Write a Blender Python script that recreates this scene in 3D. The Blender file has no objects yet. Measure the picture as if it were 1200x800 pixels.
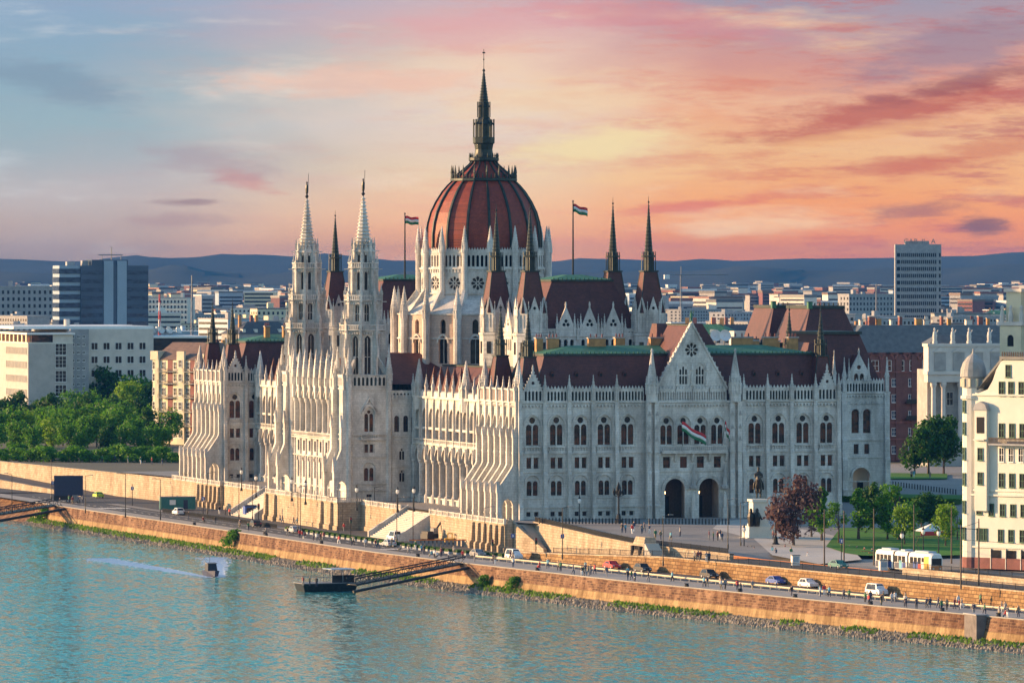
import bpy, bmesh, math, random
from mathutils import Vector, Matrix, noise
from mathutils.geometry import tessellate_polygon
random.seed(7)
PI = math.pi
scene = bpy.context.scene
COL = scene.collection

# ------------------------------------------------------------------ camera (a telephoto on the castle hill)
F = 7000.0; W0 = 1200.0; HZ = 320.0
TH = math.radians(17.2085)
SI, CO = math.sin(TH), math.cos(TH)
CX, CY, CZ = -346.37, -1114.41, 48.18
cam_d = bpy.data.cameras.new('camera'); cam = bpy.data.objects.new('camera', cam_d); COL.objects.link(cam)
cam.location = (CX, CY, CZ)
cam.rotation_euler = (PI/2, 0, -TH)
cam_d.sensor_fit = 'HORIZONTAL'; cam_d.sensor_width = 36; cam_d.lens = 36*F/W0
cam_d.shift_y = -(400-HZ)/W0
cam_d.clip_start = 5; cam_d.clip_end = 60000
scene.camera = cam

def at(u, v, z):
    """ground point seen at photo position (u, v) on a level of height z"""
    t = (u-600)/F; d = F*(CZ-z)/(v-HZ)
    return Vector((CX+d*(SI+t*CO), CY+d*(CO-t*SI), z))
def onx(u, x):
    t = (u-600)/F; d = (x-CX)/(SI+t*CO); return CY+d*(CO-t*SI)
def dist(u, d, z=0):
    t = (u-600)/F
    return Vector((CX+d*(SI+t*CO), CY+d*(CO-t*SI), z))

# ------------------------------------------------------------------ materials
MATS = {}
def newmat(name):
    m = bpy.data.materials.new(name); m.use_nodes = True
    nt = m.node_tree; nt.nodes.clear()
    out = nt.nodes.new('ShaderNodeOutputMaterial'); b = nt.nodes.new('ShaderNodeBsdfPrincipled')
    nt.links.new(b.outputs[0], out.inputs[0]); MATS[name] = m
    return m, nt, b
def ramp(nt, fac, c0, c1, p0=.35, p1=.65):
    r = nt.nodes.new('ShaderNodeValToRGB'); nt.links.new(fac, r.inputs[0])
    r.color_ramp.elements[0].position = p0; r.color_ramp.elements[0].color = (*c0, 1)
    r.color_ramp.elements[1].position = p1; r.color_ramp.elements[1].color = (*c1, 1)
    return r.outputs[0]
def nz(nt, vec, scale, detail=4, rough=.6):
    n = nt.nodes.new('ShaderNodeTexNoise'); n.inputs['Scale'].default_value = scale
    n.inputs['Detail'].default_value = detail; n.inputs['Roughness'].default_value = rough
    nt.links.new(vec, n.inputs['Vector']); return n.outputs[0]
def mapping(nt, vec, scale=(1, 1, 1), rot=(0, 0, 0), loc=(0, 0, 0)):
    m = nt.nodes.new('ShaderNodeMapping'); nt.links.new(vec, m.inputs[0])
    m.inputs['Scale'].default_value = scale; m.inputs['Rotation'].default_value = rot; m.inputs['Location'].default_value = loc
    return m.outputs[0]
def mix(nt, fac, a, b, mode='MIX'):
    m = nt.nodes.new('ShaderNodeMix'); m.data_type = 'RGBA'; m.blend_type = mode
    for s, val in ((m.inputs[0], fac), (m.inputs[6], a), (m.inputs[7], b)):
        if hasattr(val, 'links') or isinstance(val, bpy.types.NodeSocket): nt.links.new(val, s)
        elif isinstance(val, (int, float)): s.default_value = val
        else: s.default_value = (*val, 1)
    return m.outputs[2]
def mth(nt, op, a, b=0., clamp=False):
    m = nt.nodes.new('ShaderNodeMath'); m.operation = op; m.use_clamp = clamp
    for s, val in ((m.inputs[0], a), (m.inputs[1], b)):
        if isinstance(val, bpy.types.NodeSocket): nt.links.new(val, s)
        else: s.default_value = val
    return m.outputs[0]
def pos(nt):
    g = nt.nodes.new('ShaderNodeNewGeometry'); return g.outputs['Position']
def wallvec(nt):
    """(x+y, z) coordinates so that courses run along walls of either direction"""
    s = nt.nodes.new('ShaderNodeSeparateXYZ'); nt.links.new(pos(nt), s.inputs[0])
    a = mth(nt, 'ADD', s.outputs[0], s.outputs[1])
    c = nt.nodes.new('ShaderNodeCombineXYZ'); nt.links.new(a, c.inputs[0]); nt.links.new(s.outputs[2], c.inputs[1])
    return c.outputs[0]
def bump(nt, b, h, strength=.4, dist=.1):
    n = nt.nodes.new('ShaderNodeBump'); n.inputs['Strength'].default_value = strength; n.inputs['Distance'].default_value = dist
    nt.links.new(h, n.inputs['Height']); nt.links.new(n.outputs[0], b.inputs['Normal'])
def simple(name, col, rough=.6, metal=0, var=.25, scale=1.5, spec=None):
    m, nt, b = newmat(name)
    n = nz(nt, pos(nt), scale)
    c0 = tuple(c*(1-var) for c in col); c1 = tuple(min(1, c*(1+var)) for c in col)
    nt.links.new(ramp(nt, n, c0, c1, .3, .7), b.inputs['Base Color'])
    b.inputs['Roughness'].default_value = rough; b.inputs['Metallic'].default_value = metal
    if spec is not None: b.inputs['Specular IOR Level'].default_value = spec
    return m
def masonry(name, c0, c1, mortar, bw, bh, msize=.04, bumps=.5, stain=(.5, .45, .4), stain_amt=.35, rough=.85, bd=.05):
    m, nt, b = newmat(name)
    wv = wallvec(nt)
    br = nt.nodes.new('ShaderNodeTexBrick'); nt.links.new(wv, br.inputs['Vector'])
    br.inputs['Color1'].default_value = (*c0, 1); br.inputs['Color2'].default_value = (*c1, 1); br.inputs['Mortar'].default_value = (*mortar, 1)
    br.inputs['Scale'].default_value = 1; br.inputs['Brick Width'].default_value = bw; br.inputs['Row Height'].default_value = bh
    br.inputs['Mortar Size'].default_value = msize; br.inputs['Mortar Smooth'].default_value = .3
    st = nz(nt, mapping(nt, pos(nt), (.35, .35, .12)), 1.0, 6, .7)
    s2 = ramp(nt, st, stain, (1, 1, 1), .35, .62)
    base = mix(nt, stain_amt, br.outputs[0], s2, 'MULTIPLY')
    g = nz(nt, pos(nt), 2.5, 5)
    base = mix(nt, .35, base, ramp(nt, g, (.55, .55, .55), (1.25, 1.25, 1.25), .3, .7), 'MULTIPLY')
    nt.links.new(base, b.inputs['Base Color']); b.inputs['Roughness'].default_value = rough
    b.inputs['Specular IOR Level'].default_value = .25
    h = mth(nt, 'ADD', mth(nt, 'MULTIPLY', br.outputs['Fac'], -1.0), mth(nt, 'MULTIPLY', g, .8))
    bump(nt, b, h, bumps, bd)
    return m
masonry('stone', (.77, .735, .67), (.69, .66, .60), (.58, .55, .51), 1.3, .5, .03, .4, (.30, .275, .25), .62)
masonry('stone_pink', (.66, .50, .40), (.58, .43, .34), (.46, .38, .32), 1.3, .55, .035, .35, (.6, .5, .45), .4)
masonry('podium_stone', (.56, .46, .33), (.42, .34, .24), (.32, .27, .19), 1.0, .5, .05, .7, (.5, .42, .34), .65)
masonry('quay_brick', (.11, .055, .035), (.33, .19, .11), (.33, .21, .12), 1.05, .42, .06, 1., (.28, .17, .12), .9, .9, .12)
masonry('quay_block', (.40, .26, .12), (.24, .14, .06), (.16, .10, .05), 1.5, .62, .06, 1., (.5, .35, .25), .6, .9, .12)
masonry('quay_base', (.42, .29, .14), (.34, .23, .11), (.28, .19, .09), 2.2, .9, .03, .3, (.32, .24, .16), .85)
def roof_mat(name, c, ribs=True):
    m, nt, b = newmat(name)
    wv = wallvec(nt)
    br = nt.nodes.new('ShaderNodeTexBrick'); nt.links.new(wv, br.inputs['Vector'])
    br.inputs['Color1'].default_value = (*[x*1.15 for x in c], 1); br.inputs['Color2'].default_value = (*[x*.82 for x in c], 1)
    br.inputs['Mortar'].default_value = (*[x*.6 for x in c], 1)
    br.inputs['Scale'].default_value = 1; br.inputs['Brick Width'].default_value = .5; br.inputs['Row Height'].default_value = .3; br.inputs['Mortar Size'].default_value = .03
    n = nz(nt, mapping(nt, pos(nt), (.5, .5, .15)), 1., 6, .7)
    base = mix(nt, .6, br.outputs[0], ramp(nt, n, (.55, .5, .5), (1.25, 1.2, 1.2), .3, .7), 'MULTIPLY')
    nt.links.new(base, b.inputs['Base Color']); b.inputs['Roughness'].default_value = .55
    b.inputs['Specular IOR Level'].default_value = .35
    bump(nt, b, mth(nt, 'MULTIPLY', br.outputs['Fac'], -1.), .4, .04)
    return m
roof_mat('roof', (.115, .036, .027))
roof_mat('roof_dome', (.27, .052, .026))
roof_mat('roof_grey', (.10, .10, .10)); roof_mat('roof_red', (.28, .10, .06)); roof_mat('roof_brown', (.20, .13, .09))
def copper(name):
    m, nt, b = newmat(name)
    n = nz(nt, mapping(nt, pos(nt), (.6, .6, .6)), 1.2, 6, .75)
    wv = mapping(nt, wallvec(nt), (1, 1, 1), (0, 0, .78))
    ck = nt.nodes.new('ShaderNodeTexBrick'); nt.links.new(wv, ck.inputs['Vector']); ck.inputs['Scale'].default_value = 1
    ck.inputs['Brick Width'].default_value = 1.2; ck.inputs['Row Height'].default_value = 1.2
    ck.inputs['Color1'].default_value = (.03, .15, .075, 1); ck.inputs['Color2'].default_value = (.045, .16, .085, 1); ck.inputs['Mortar'].default_value = (.14, .32, .20, 1)
    base = mix(nt, .6, ck.outputs[0], ramp(nt, n, (.35, .4, .3), (1.3, 1.3, 1.2), .35, .65), 'MULTIPLY')
    nt.links.new(base, b.inputs['Base Color']); b.inputs['Roughness'].default_value = .6
    return m
copper('copper_green')
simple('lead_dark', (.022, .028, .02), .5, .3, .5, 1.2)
simple('copper_dark', (.018, .03, .022), .55, .2, .6, 1.0)
simple('dark_metal', (.012, .013, .013), .5, .3, .3)
simple('bronze', (.035, .032, .026), .45, .6, .5)
simple('gold', (.6, .42, .12), .35, .8)
def glass(name, c0, c1, rough=.12):
    m, nt, b = newmat(name)
    n = nz(nt, mapping(nt, pos(nt), (.35, .35, .9)), 1.0, 2)
    nt.links.new(ramp(nt, n, c0, c1, .42, .58), b.inputs['Base Color'])
    b.inputs['Roughness'].default_value = rough; b.inputs['Specular IOR Level'].default_value = .25
    return m
glass('glass_brown', (.012, .006, .005), (.13, .04, .02), .25)
glass('glass_dark', (.008, .008, .01), (.03, .026, .025), .2)
glass('glass_blue', (.02, .035, .07), (.05, .08, .13), .08)
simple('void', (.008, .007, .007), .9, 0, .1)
simple('frame_wood', (.05, .03, .02), .6)
simple('white_render', (.66, .63, .54), .8, 0, .08, .3)
simple('cream_render', (.70, .62, .42), .8, 0, .1, .3)
simple('yellow_render', (.60, .53, .38), .8, 0, .12, .3)
simple('plaster', (.62, .57, .50), .85, 0, .1, .4)
simple('brick_red', (.22, .085, .07), .85, 0, .25, .8)
simple('brick_plum', (.16, .07, .06), .85, 0, .2, .6)
simple('arcade_shade', (.17, .11, .06), .85, 0, .3, .7)  # brown puts the arcade's inner shade into the colour of pale stone walls
simple('pier_stone', (.15, .13, .12), .9, 0, .3, .8)
simple('grey_stone', (.36, .34, .31), .85, 0, .2, .6)
simple('concrete', (.33, .33, .33), .85, 0, .15, .5)
simple('panel_blue', (.045, .075, .13), .35, .2, .3, .05)
simple('panel_light', (.30, .38, .46), .5, 0, .12, .05)
simple('chimney_brick', (.42, .22, .08), .85, 0, .3, 1.)
simple('slate', (.13, .13, .125), .5, 0, .25, .8)
simple('green_paint', (.03, .12, .06), .6, 0, .2)
# grounds
def ground(name, c0, c1, scale, rough=.9, spec=.3):
    m, nt, b = newmat(name)
    a = nz(nt, pos(nt), scale, 8, .7); c = nz(nt, pos(nt), scale*.08, 4, .6)
    base = mix(nt, .5, ramp(nt, a, c0, c1, .3, .7), ramp(nt, c, c0, c1, .35, .65))
    nt.links.new(base, b.inputs['Base Color']); b.inputs['Roughness'].default_value = rough
    b.inputs['Specular IOR Level'].default_value = spec
    bump(nt, b, a, .3, .05); return m
ground('asphalt', (.055, .055, .058), (.10, .10, .10), 1.5)
ground('paving', (.20, .19, .175), (.30, .285, .26), 1.2)
ground('promenade_paving', (.27, .25, .22), (.38, .35, .31), 1.)
ground('pale_paving', (.42, .39, .34), (.54, .50, .44), 1.)
ground('grass', (.035, .12, .008), (.075, .23, .014), .8)
ground('earth', (.10, .09, .06), (.16, .14, .09), .5)
ground('plain', (.05, .07, .04), (.13, .13, .09), .004)
ground('wood_far', (.006, .012, .014), (.045, .055, .05), .0028)
simple('white_paint', (.75, .75, .72), .6, 0, .05)
simple('rock', (.22, .195, .16), .9, 0, .45, .9)
simple('bark', (.07, .05, .035), .9, 0, .3, 3)
def leaf(name, c0, c1):
    m, nt, b = newmat(name)
    r = nt.nodes.new('ShaderNodeNewGeometry')
    n = nz(nt, pos(nt), .35, 2)
    f = mth(nt, 'ADD', mth(nt, 'MULTIPLY', r.outputs['Random Per Island'], .5), mth(nt, 'MULTIPLY', n, .5))
    nt.links.new(ramp(nt, f, c0, c1, .25, .75), b.inputs['Base Color'])
    b.inputs['Roughness'].default_value = .6; b.inputs['Specular IOR Level'].default_value = .25
    b.inputs['Transmission Weight'].default_value = 0
    t = nt.nodes.new('ShaderNodeBsdfTranslucent'); t.inputs[0].default_value = (*[x*1.6 for x in c1], 1)
    ms = nt.nodes.new('ShaderNodeMixShader'); ms.inputs[0].default_value = .3
    nt.links.new(b.outputs[0], ms.inputs[1]); nt.links.new(t.outputs[0], ms.inputs[2])
    nt.links.new(ms.outputs[0], nt.nodes['Material Output'].inputs[0]); return m
leaf('leaf_dark', (.008, .032, .003), (.04, .12, .008))
leaf('leaf_mid', (.022, .075, .004), (.095, .24, .010))
leaf('leaf_light', (.055, .14, .006), (.19, .32, .015))
leaf('leaf_purple', (.035, .018, .018), (.12, .07, .065))
leaf('moss', (.04, .10, .01), (.10, .20, .02))

def emat(name, col, strength):
    m, nt, b = newmat(name); b.inputs['Base Color'].default_value = (*col, 1)
    b.inputs['Emission Color'].default_value = (*col, 1); b.inputs['Emission Strength'].default_value = strength; return m
emat('lamp_glow', (1., .55, .2), 6.)
def flat(name, col, rough=.6):
    m, nt, b = newmat(name); b.inputs['Base Color'].default_value = (*col, 1); b.inputs['Roughness'].default_value = rough
    n = nz(nt, pos(nt), 3.); nt.links.new(ramp(nt, n, tuple(x*.85 for x in col), tuple(min(1, x*1.1) for x in col)), b.inputs['Base Color']); return m
for n_, c_ in dict(red=(.55, .03, .03), white=(.75, .75, .73), green=(.02, .16, .06), blue=(.03, .09, .35), black=(.02, .02, .022), navy=(.02, .03, .07),
                   yellow=(.7, .42, .04), orange=(.7, .2, .03), pink=(.6, .2, .25), grey=(.22, .22, .22), teal=(.03, .16, .15), skin=(.5, .3, .22), hair=(.04, .025, .015),
                   jeans=(.05, .08, .14), khaki=(.25, .2, .12), maroon=(.18, .03, .04), lime=(.35, .55, .03), silver=(.45, .46, .47), cyan=(.1, .35, .45)).items():
    flat(n_, c_, .35 if n_ in ('silver',) else .6)
flat('rubber', (.015, .015, .015), .8)

# water
def water():
    m, nt, b = newmat('river_water')
    p = pos(nt)
    a = nz(nt, mapping(nt, p, (1, .55, 1), (0, 0, .15)), .42, 7, .75)
    w = nz(nt, mapping(nt, p, (1, .4, 1), (0, 0, -.3)), 1.4, 4, .7)
    l = nz(nt, mapping(nt, p, (1, .35, 1)), .02, 5, .6)
    c = mix(nt, .55, ramp(nt, l, (.02, .22, .22), (.05, .35, .34), .35, .65), ramp(nt, w, (.015, .09, .095), (.13, .38, .37), .42, .58))  # speckle paints the waves' light and dark into the base colour
    nt.links.new(c, b.inputs['Base Color'])
    b.inputs['Roughness'].default_value = .1; b.inputs['IOR'].default_value = 1.38; b.inputs['Specular IOR Level'].default_value = .4
    def slope(scale, k, st):
        n = nt.nodes.new('ShaderNodeTexNoise'); n.inputs['Scale'].default_value = scale; n.inputs['Detail'].default_value = 5; n.inputs['Roughness'].default_value = .62
        nt.links.new(mapping(nt, p, (1, st, 1), (0, 0, .2)), n.inputs['Vector'])
        s = nt.nodes.new('ShaderNodeVectorMath'); s.operation = 'SUBTRACT'; nt.links.new(n.outputs['Color'], s.inputs[0]); s.inputs[1].default_value = (.5, .5, .5)
        q = nt.nodes.new('ShaderNodeVectorMath'); q.operation = 'MULTIPLY'; nt.links.new(s.outputs[0], q.inputs[0]); q.inputs[1].default_value = (k, k, 0); return q.outputs[0]
    ad = nt.nodes.new('ShaderNodeVectorMath'); nt.links.new(slope(.35, .44, .5), ad.inputs[0]); nt.links.new(slope(1.0, 1.1, .55), ad.inputs[1])
    a2 = nt.nodes.new('ShaderNodeVectorMath'); nt.links.new(ad.outputs[0], a2.inputs[0]); a2.inputs[1].default_value = (0, 0, 1)
    nn = nt.nodes.new('ShaderNodeVectorMath'); nn.operation = 'NORMALIZE'; nt.links.new(a2.outputs[0], nn.inputs[0]); nt.links.new(nn.outputs[0], b.inputs['Normal']); return m
water()

# ------------------------------------------------------------------ mesh builder
class MB:
    def __init__(s): s.v = []; s.f = []; s.fm = []; s.mats = []; s.M = None; s.smooth = False
    def mi(s, m):
        if m not in s.mats: s.mats.append(m)
        return s.mats.index(m)
    def add(s, vs, fs, mat):
        n = len(s.v); k = s.mi(mat)
        if s.M is not None: vs = [tuple(s.M @ Vector(p)) for p in vs]
        s.v.extend(vs)
        for f in fs: s.f.append([n+i for i in f]); s.fm.append(k)
    def face(s, pts, mat): s.add(pts, [list(range(len(pts)))], mat)
    def box(s, x0, x1, y0, y1, z0, z1, mat):
        s.add([(x0, y0, z0), (x1, y0, z0), (x1, y1, z0), (x0, y1, z0), (x0, y0, z1), (x1, y0, z1), (x1, y1, z1), (x0, y1, z1)],
              [(0, 3, 2, 1), (4, 5, 6, 7), (0, 1, 5, 4), (1, 2, 6, 5), (2, 3, 7, 6), (3, 0, 4, 7)], mat)
    def loft(s, rings, mat, cap=True, closed=True):
        n = len(rings[0]); vs = [p for r in rings for p in r]; fs = []
        for i in range(len(rings)-1):
            for j in range(n if closed else n-1):
                a, b2 = i*n+j, i*n+(j+1) % n; fs.append((a, b2, b2+n, a+n))
        if cap: fs.append(tuple(range(n))[::-1]); fs.append(tuple(range((len(rings)-1)*n, len(rings)*n)))
        s.add(vs, fs, mat)
    def ngon(s, cx, cy, prof, n, mat, rot=None, cap=True):
        """prof: list of (radius, z); a stack of n-gons"""
        rot = PI/n if rot is None else rot
        s.loft([[(cx+r*math.cos(rot+2*PI*k/n), cy+r*math.sin(rot+2*PI*k/n), z) for k in range(n)] for r, z in prof], mat, cap)
    def sq(s, cx, cy, prof, mat):
        s.ngon(cx, cy, [(h*math.sqrt(2), z) for h, z in prof], 4, mat, PI/4)
    def prism_xz(s, poly, y0, y1, mat):
        s.loft([[(x, y0, z) for x, z in poly], [(x, y1, z) for x, z in poly]], mat)
    def prism_yz(s, poly, x0, x1, mat):
        s.loft([[(x0, y, z) for y, z in poly], [(x1, y, z) for y, z in poly]], mat)
    def plate(s, outer, holes, y0, y1, mat, back=False, tr=None, rim=True):
        """x-z outline with holes, front at y0, thickness to y1"""
        tr = tr or (lambda x, y, z: (x, y, z))
        loops = [outer]+list(holes)
        pts = [p for l in loops for p in l]
        tri = tessellate_polygon([[Vector((p[0], p[1], 0)) for p in l] for l in loops])
        s.add([tr(x, y0, z) for x, z in pts], [tuple(t) for t in tri], mat)
        if back: s.add([tr(x, y1, z) for x, z in pts], [tuple(t) for t in tri], mat)
        for l in (loops if rim else loops[1:]):
            n = len(l); s.add([tr(x, y0, z) for x, z in l]+[tr(x, y1, z) for x, z in l], [(i, (i+1) % n, n+(i+1) % n, n+i) for i in range(n)], mat)
    def bar(s, p0, p1, r, mat, n=5, r1=None):
        p0, p1 = Vector(p0), Vector(p1); d = (p1-p0)
        if d.length < 1e-6: return
        q = d.to_track_quat('Z', 'Y'); r1 = r if r1 is None else r1
        s.loft([[tuple(p0+q @ Vector((r*math.cos(2*PI*k/n), r*math.sin(2*PI*k/n), 0))) for k in range(n)],
                [tuple(p1+q @ Vector((r1*math.cos(2*PI*k/n), r1*math.sin(2*PI*k/n), 0))) for k in range(n)]], mat)
    def mesh(s, name):
        me = bpy.data.meshes.new(name); me.from_pydata([tuple(p) for p in s.v], [], s.f)
        for m in s.mats: me.materials.append(MATS[m])
        me.polygons.foreach_set('material_index', s.fm)
        if s.smooth: me.polygons.foreach_set('use_smooth', [True]*len(s.f))
        me.update()
        bm = bmesh.new(); bm.from_mesh(me)
        bmesh.ops.recalc_face_normals(bm, faces=bm.faces); bm.to_mesh(me); bm.free()
        return me
    def build(s, name, parent=None, loc=(0, 0, 0), rz=0, **kw): return place(s.mesh(name), name, parent, loc, rz, **kw)

def place(me, name, parent=None, loc=(0, 0, 0), rz=0, label=None, cat=None, group=None, kind=None):
    o = bpy.data.objects.new(name, me); COL.objects.link(o); o.location = loc; o.rotation_euler = (0, 0, rz)
    if parent is not None: o.parent = parent
    tag(o, label, cat, group, kind); return o
def tag(o, label=None, cat=None, group=None, kind=None):
    if label: o['label'] = label
    if cat: o['category'] = cat
    if group: o['group'] = group
    if kind: o['kind'] = kind
    return o
def empty(name, loc=(0, 0, 0), rz=0, **kw):
    o = bpy.data.objects.new(name, None); COL.objects.link(o); o.location = loc; o.rotation_euler = (0, 0, rz); return tag(o, **kw)
KIDS = {}
def copy_tree(o, parent=None, loc=None, rz=None, label=None, scale=None):
    c = o.copy(); COL.objects.link(c)
    if parent is not None: c.parent = parent
    if loc is not None: c.location = loc
    if rz is not None: c.rotation_euler = (0, 0, rz)
    if scale is not None: c.scale = scale if hasattr(scale, '__len__') else (scale,)*3
    if label: c['label'] = label
    for ch in list(o.children):
        if ch.parent == o: copy_tree(ch, c)
    return c
def rect(x0, x1, z0, z1): return [(x0, z0), (x1, z0), (x1, z1), (x0, z1)]
def arch(cx, w, z0, zs, k=0, n=5):
    """opening outline: z0 sill, zs springing; k=0 round, k>0 pointed (higher = sharper)"""
    h = w/2; p = [(cx-h, z0), (cx+h, z0), (cx+h, zs)]
    if k == 0:
        p += [(cx+h*math.cos(PI*i/(2*n)), zs+h*math.sin(PI*i/(2*n))) for i in range(1, 2*n)]
    else:
        R = h*(1+k); c = h-R; a1 = math.acos((0-c)/R)
        right = [(cx+c+R*math.cos(a1*i/n), zs+R*math.sin(a1*i/n)) for i in range(1, n+1)]
        p += right + [(2*cx-x, z) for x, z in right[:-1][::-1]]
    return p+[(cx-h, zs)]
def archtop(w, k): 
    h = w/2
    if k == 0: return h
    R = h*(1+k); return math.sqrt(R*R-(R-h)**2)
def circ(cx, cz, r, n=12): return [(cx+r*math.cos(2*PI*i/n), cz+r*math.sin(2*PI*i/n)) for i in range(n)]
def hood(mb, cx, w, z0, zs, k, t=.22, out=.14, mat='stone', n=6):
    a = arch(cx, w, z0, zs, k, n)[2:]; b2 = arch(cx, w+2*t, z0, zs, k, n)[2:]
    mb.plate(a+b2[::-1], [], -out, .02, mat)
# ================================================================== the parliament
# x runs east along the south front, y north along the river front, z = 0 at the foot of the south front
R90 = -PI/2
parl = empty('parliament_building', (0, 0, 0), label='white gothic palace with great red ribbed dome and many spires on the river bank', cat='parliament')

def pinnacle(mb, x, y, z0, h, w=.42, mat='stone', shaft=.42):
    zs = z0+h*shaft
    mb.sq(x, y, [(w, z0), (w, zs), (w*1.25, zs+.02), (w*1.25, zs+.18)], mat)
    for k in range(4):       # small gables round the foot of the spirelet
        a = k*PI/2; c, s_ = math.cos(a), math.sin(a)
        mb.add([(x+c*w*1.2-s_*w, y+s_*w*1.2+c*w, zs+.15), (x+c*w*1.2+s_*w, y+s_*w*1.2-c*w, zs+.15), (x+c*w*1.1, y+s_*w*1.1, zs+.15+w*2.2), (x, y, zs+.2+w*1.5)],
               [(0, 1, 2), (0, 2, 3), (1, 3, 2)], mat)
    mb.sq(x, y, [(w*.85, zs+.15), (w*.12, z0+h*.95)], mat)
    hh = z0+h-zs
    for i in range(3):
        t = .25+.22*i; r = w*.85*(1-t)+.09
        mb.sq(x, y, [(r, zs+hh*t), (r*.6, zs+hh*t+.14)], mat)
    mb.ngon(x, y, [(w*.1, z0+h*.92), (w*.34, z0+h*.95), (w*.1, z0+h)], 5, mat)

def crest(mb, x0, x1, z, y=0, step=.62, mat='stone', h=.55):
    n = max(1, int((x1-x0)/step)); s = (x1-x0)/n
    for i in range(n):
        xc = x0+(i+.5)*s
        mb.add([(xc-s*.34, y-.08, z), (xc+s*.34, y-.08, z), (xc, y-.04, z+h), (xc-s*.34, y+.14, z), (xc+s*.34, y+.14, z), (xc, y+.1, z+h)],
               [(0, 1, 2), (3, 5, 4), (0, 2, 5, 3), (1, 4, 5, 2)], mat)

def balus(mb, x0, x1, z, h=.95, y0=-.25, mat='stone', step=.5, t=.22):
    """balustrade: base, rail and little balusters"""
    mb.box(x0, x1, y0, y0+t, z, z+.16, mat); mb.box(x0, x1, y0-.04, y0+t+.04, z+h-.17, z+h, mat)
    n = max(1, int((x1-x0)/step)); s = (x1-x0)/n
    for i in range(n):
        xc = x0+(i+.5)*s; mb.box(xc-.09, xc+.09, y0+.04, y0+t-.04, z+.16, z+h-.17, mat)

# ---- window meshes (front of the wall is y = 0, inwards is +y), built once and shared
WIN = {}
def glazed(mb, ops, gl='glass_brown', depth=.62, bars=True):
    for cx, w, z0, zs, k in ops:
        top = zs+archtop(w, k) if k is not None else zs
        mb.box(cx-w/2-.05, cx+w/2+.05, depth, depth+.06, z0-.05, top+.05, gl)
        if bars:
            mb.box(cx-.035, cx+.035, depth-.06, depth-.002, z0, top, 'frame_wood')
            nb = max(1, int((zs-z0)/1.2))
            for i in range(1, nb+1):
                zz = z0+(zs-z0)*i/nb; mb.box(cx-w/2, cx+w/2, depth-.05, depth-.004, zz-.03, zz+.03, 'frame_wood')
def w_main():
    mb = MB(); out = arch(0, 3.2, 0, 4.1, .25, 6)
    hol = [arch(-.7, 1.15, .25, 3.7), arch(.7, 1.15, .25, 3.7), circ(0, 5.1, .62, 14)]
    mb.plate(out, hol, .28, .62, 'stone', rim=False)
    glazed(mb, [(-.7, 1.15, .25, 3.7, 0), (.7, 1.15, .25, 3.7, 0)])
    mb.box(-.7, .7, .62, .68, 4.4, 5.8, 'glass_dark')
    mb.box(-1.35, -.05, .1, .3, .25, 1.1, 'lead_dark') if False else None
    return mb.mesh('window')
def w_lower():
    mb = MB(); out = arch(0, 2.8, 0, 2.7, 0, 6)
    hol = [arch(-.62, 1.0, .2, 2.55), arch(.62, 1.0, .2, 2.55)]
    mb.plate(out, hol, .25, .62, 'stone', rim=False); glazed(mb, [(-.62, 1.0, .2, 2.55, 0), (.62, 1.0, .2, 2.55, 0)]); return mb.mesh('window')
def w_pair(w, h, sp, gl='glass_brown'):
    mb = MB(); x = sp+w/2+.12
    mb.plate(rect(-x, x, 0, h), [rect(-sp-w/2, -sp+w/2, .1, h-.1), rect(sp-w/2, sp+w/2, .1, h-.1)], .14, .5, 'stone', rim=False)
    glazed(mb, [(-sp, w, .1, h-.1, None), (sp, w, .1, h-.1, None)], gl, .5); return mb.mesh('window')
def w_one(w, h, k=None, gl='glass_brown', mull=False):
    mb = MB(); glazed(mb, [(0, w, 0, h, k)], gl, .5)
    if k is not None and mull:
        mb.plate(arch(0, w, 0, h, k, 6), [arch(-w*.235, w*.36, .1, h-.3), arch(w*.235, w*.36, .1, h-.3), circ(0, h+archtop(w, k)*.3, w*.17, 8)], .3, .5, 'stone', rim=False)
    return mb.mesh('window')
def w_tracery3(w, h, gl='glass_dark'):
    """three lights in two tiers (in the gable)"""
    mb = MB(); hol = []
    for i in (-1, 0, 1):
        hol.append(rect(i*w*.31-w*.11, i*w*.31+w*.11, .15, h*.58)); hol.append(arch(i*w*.31, w*.22, h*.66, h*.95 if i else h*1.12, .6, 3))
    mb.plate(arch(0, w, 0, h, .5, 6), hol, .15, .4, 'stone', rim=False); mb.box(-w/2, w/2, .4, .45, 0, h+archtop(w, .5), gl); return mb.mesh('window')
def rose(mb, cx, cz, r, y=.2, n=8, gl='glass_dark', mat='stone'):
    hol = [circ(cx, cz, r*.16, 8)]
    for i in range(n):
        a = 2*PI*i/n+PI/n*0; ca, sa = math.cos(a), math.sin(a); pts = []
        for t, wd in ((.24, .03), (.5, .16), (.74, .24), (.93, .09)):
            pts.append((cx+r*(ca*t-sa*wd), cz+r*(sa*t+ca*wd)))
        for t, wd in ((.93, -.09), (.74, -.24), (.5, -.16), (.24, -.03)):
            pts.append((cx+r*(ca*t-sa*wd), cz+r*(sa*t+ca*wd)))
        hol.append(pts)
    mb.plate(circ(cx, cz, r, 20), hol, y, y+.25, mat, rim=False); mb.box(cx-r*.95, cx+r*.95, y+.25, y+.3, cz-r*.95, cz+r*.95, gl)
WM, WL = w_main(), w_lower()
WP, WB = w_pair(.95, 2.3, .73), w_pair(.85, 1.05, .8, 'glass_dark')

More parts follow.
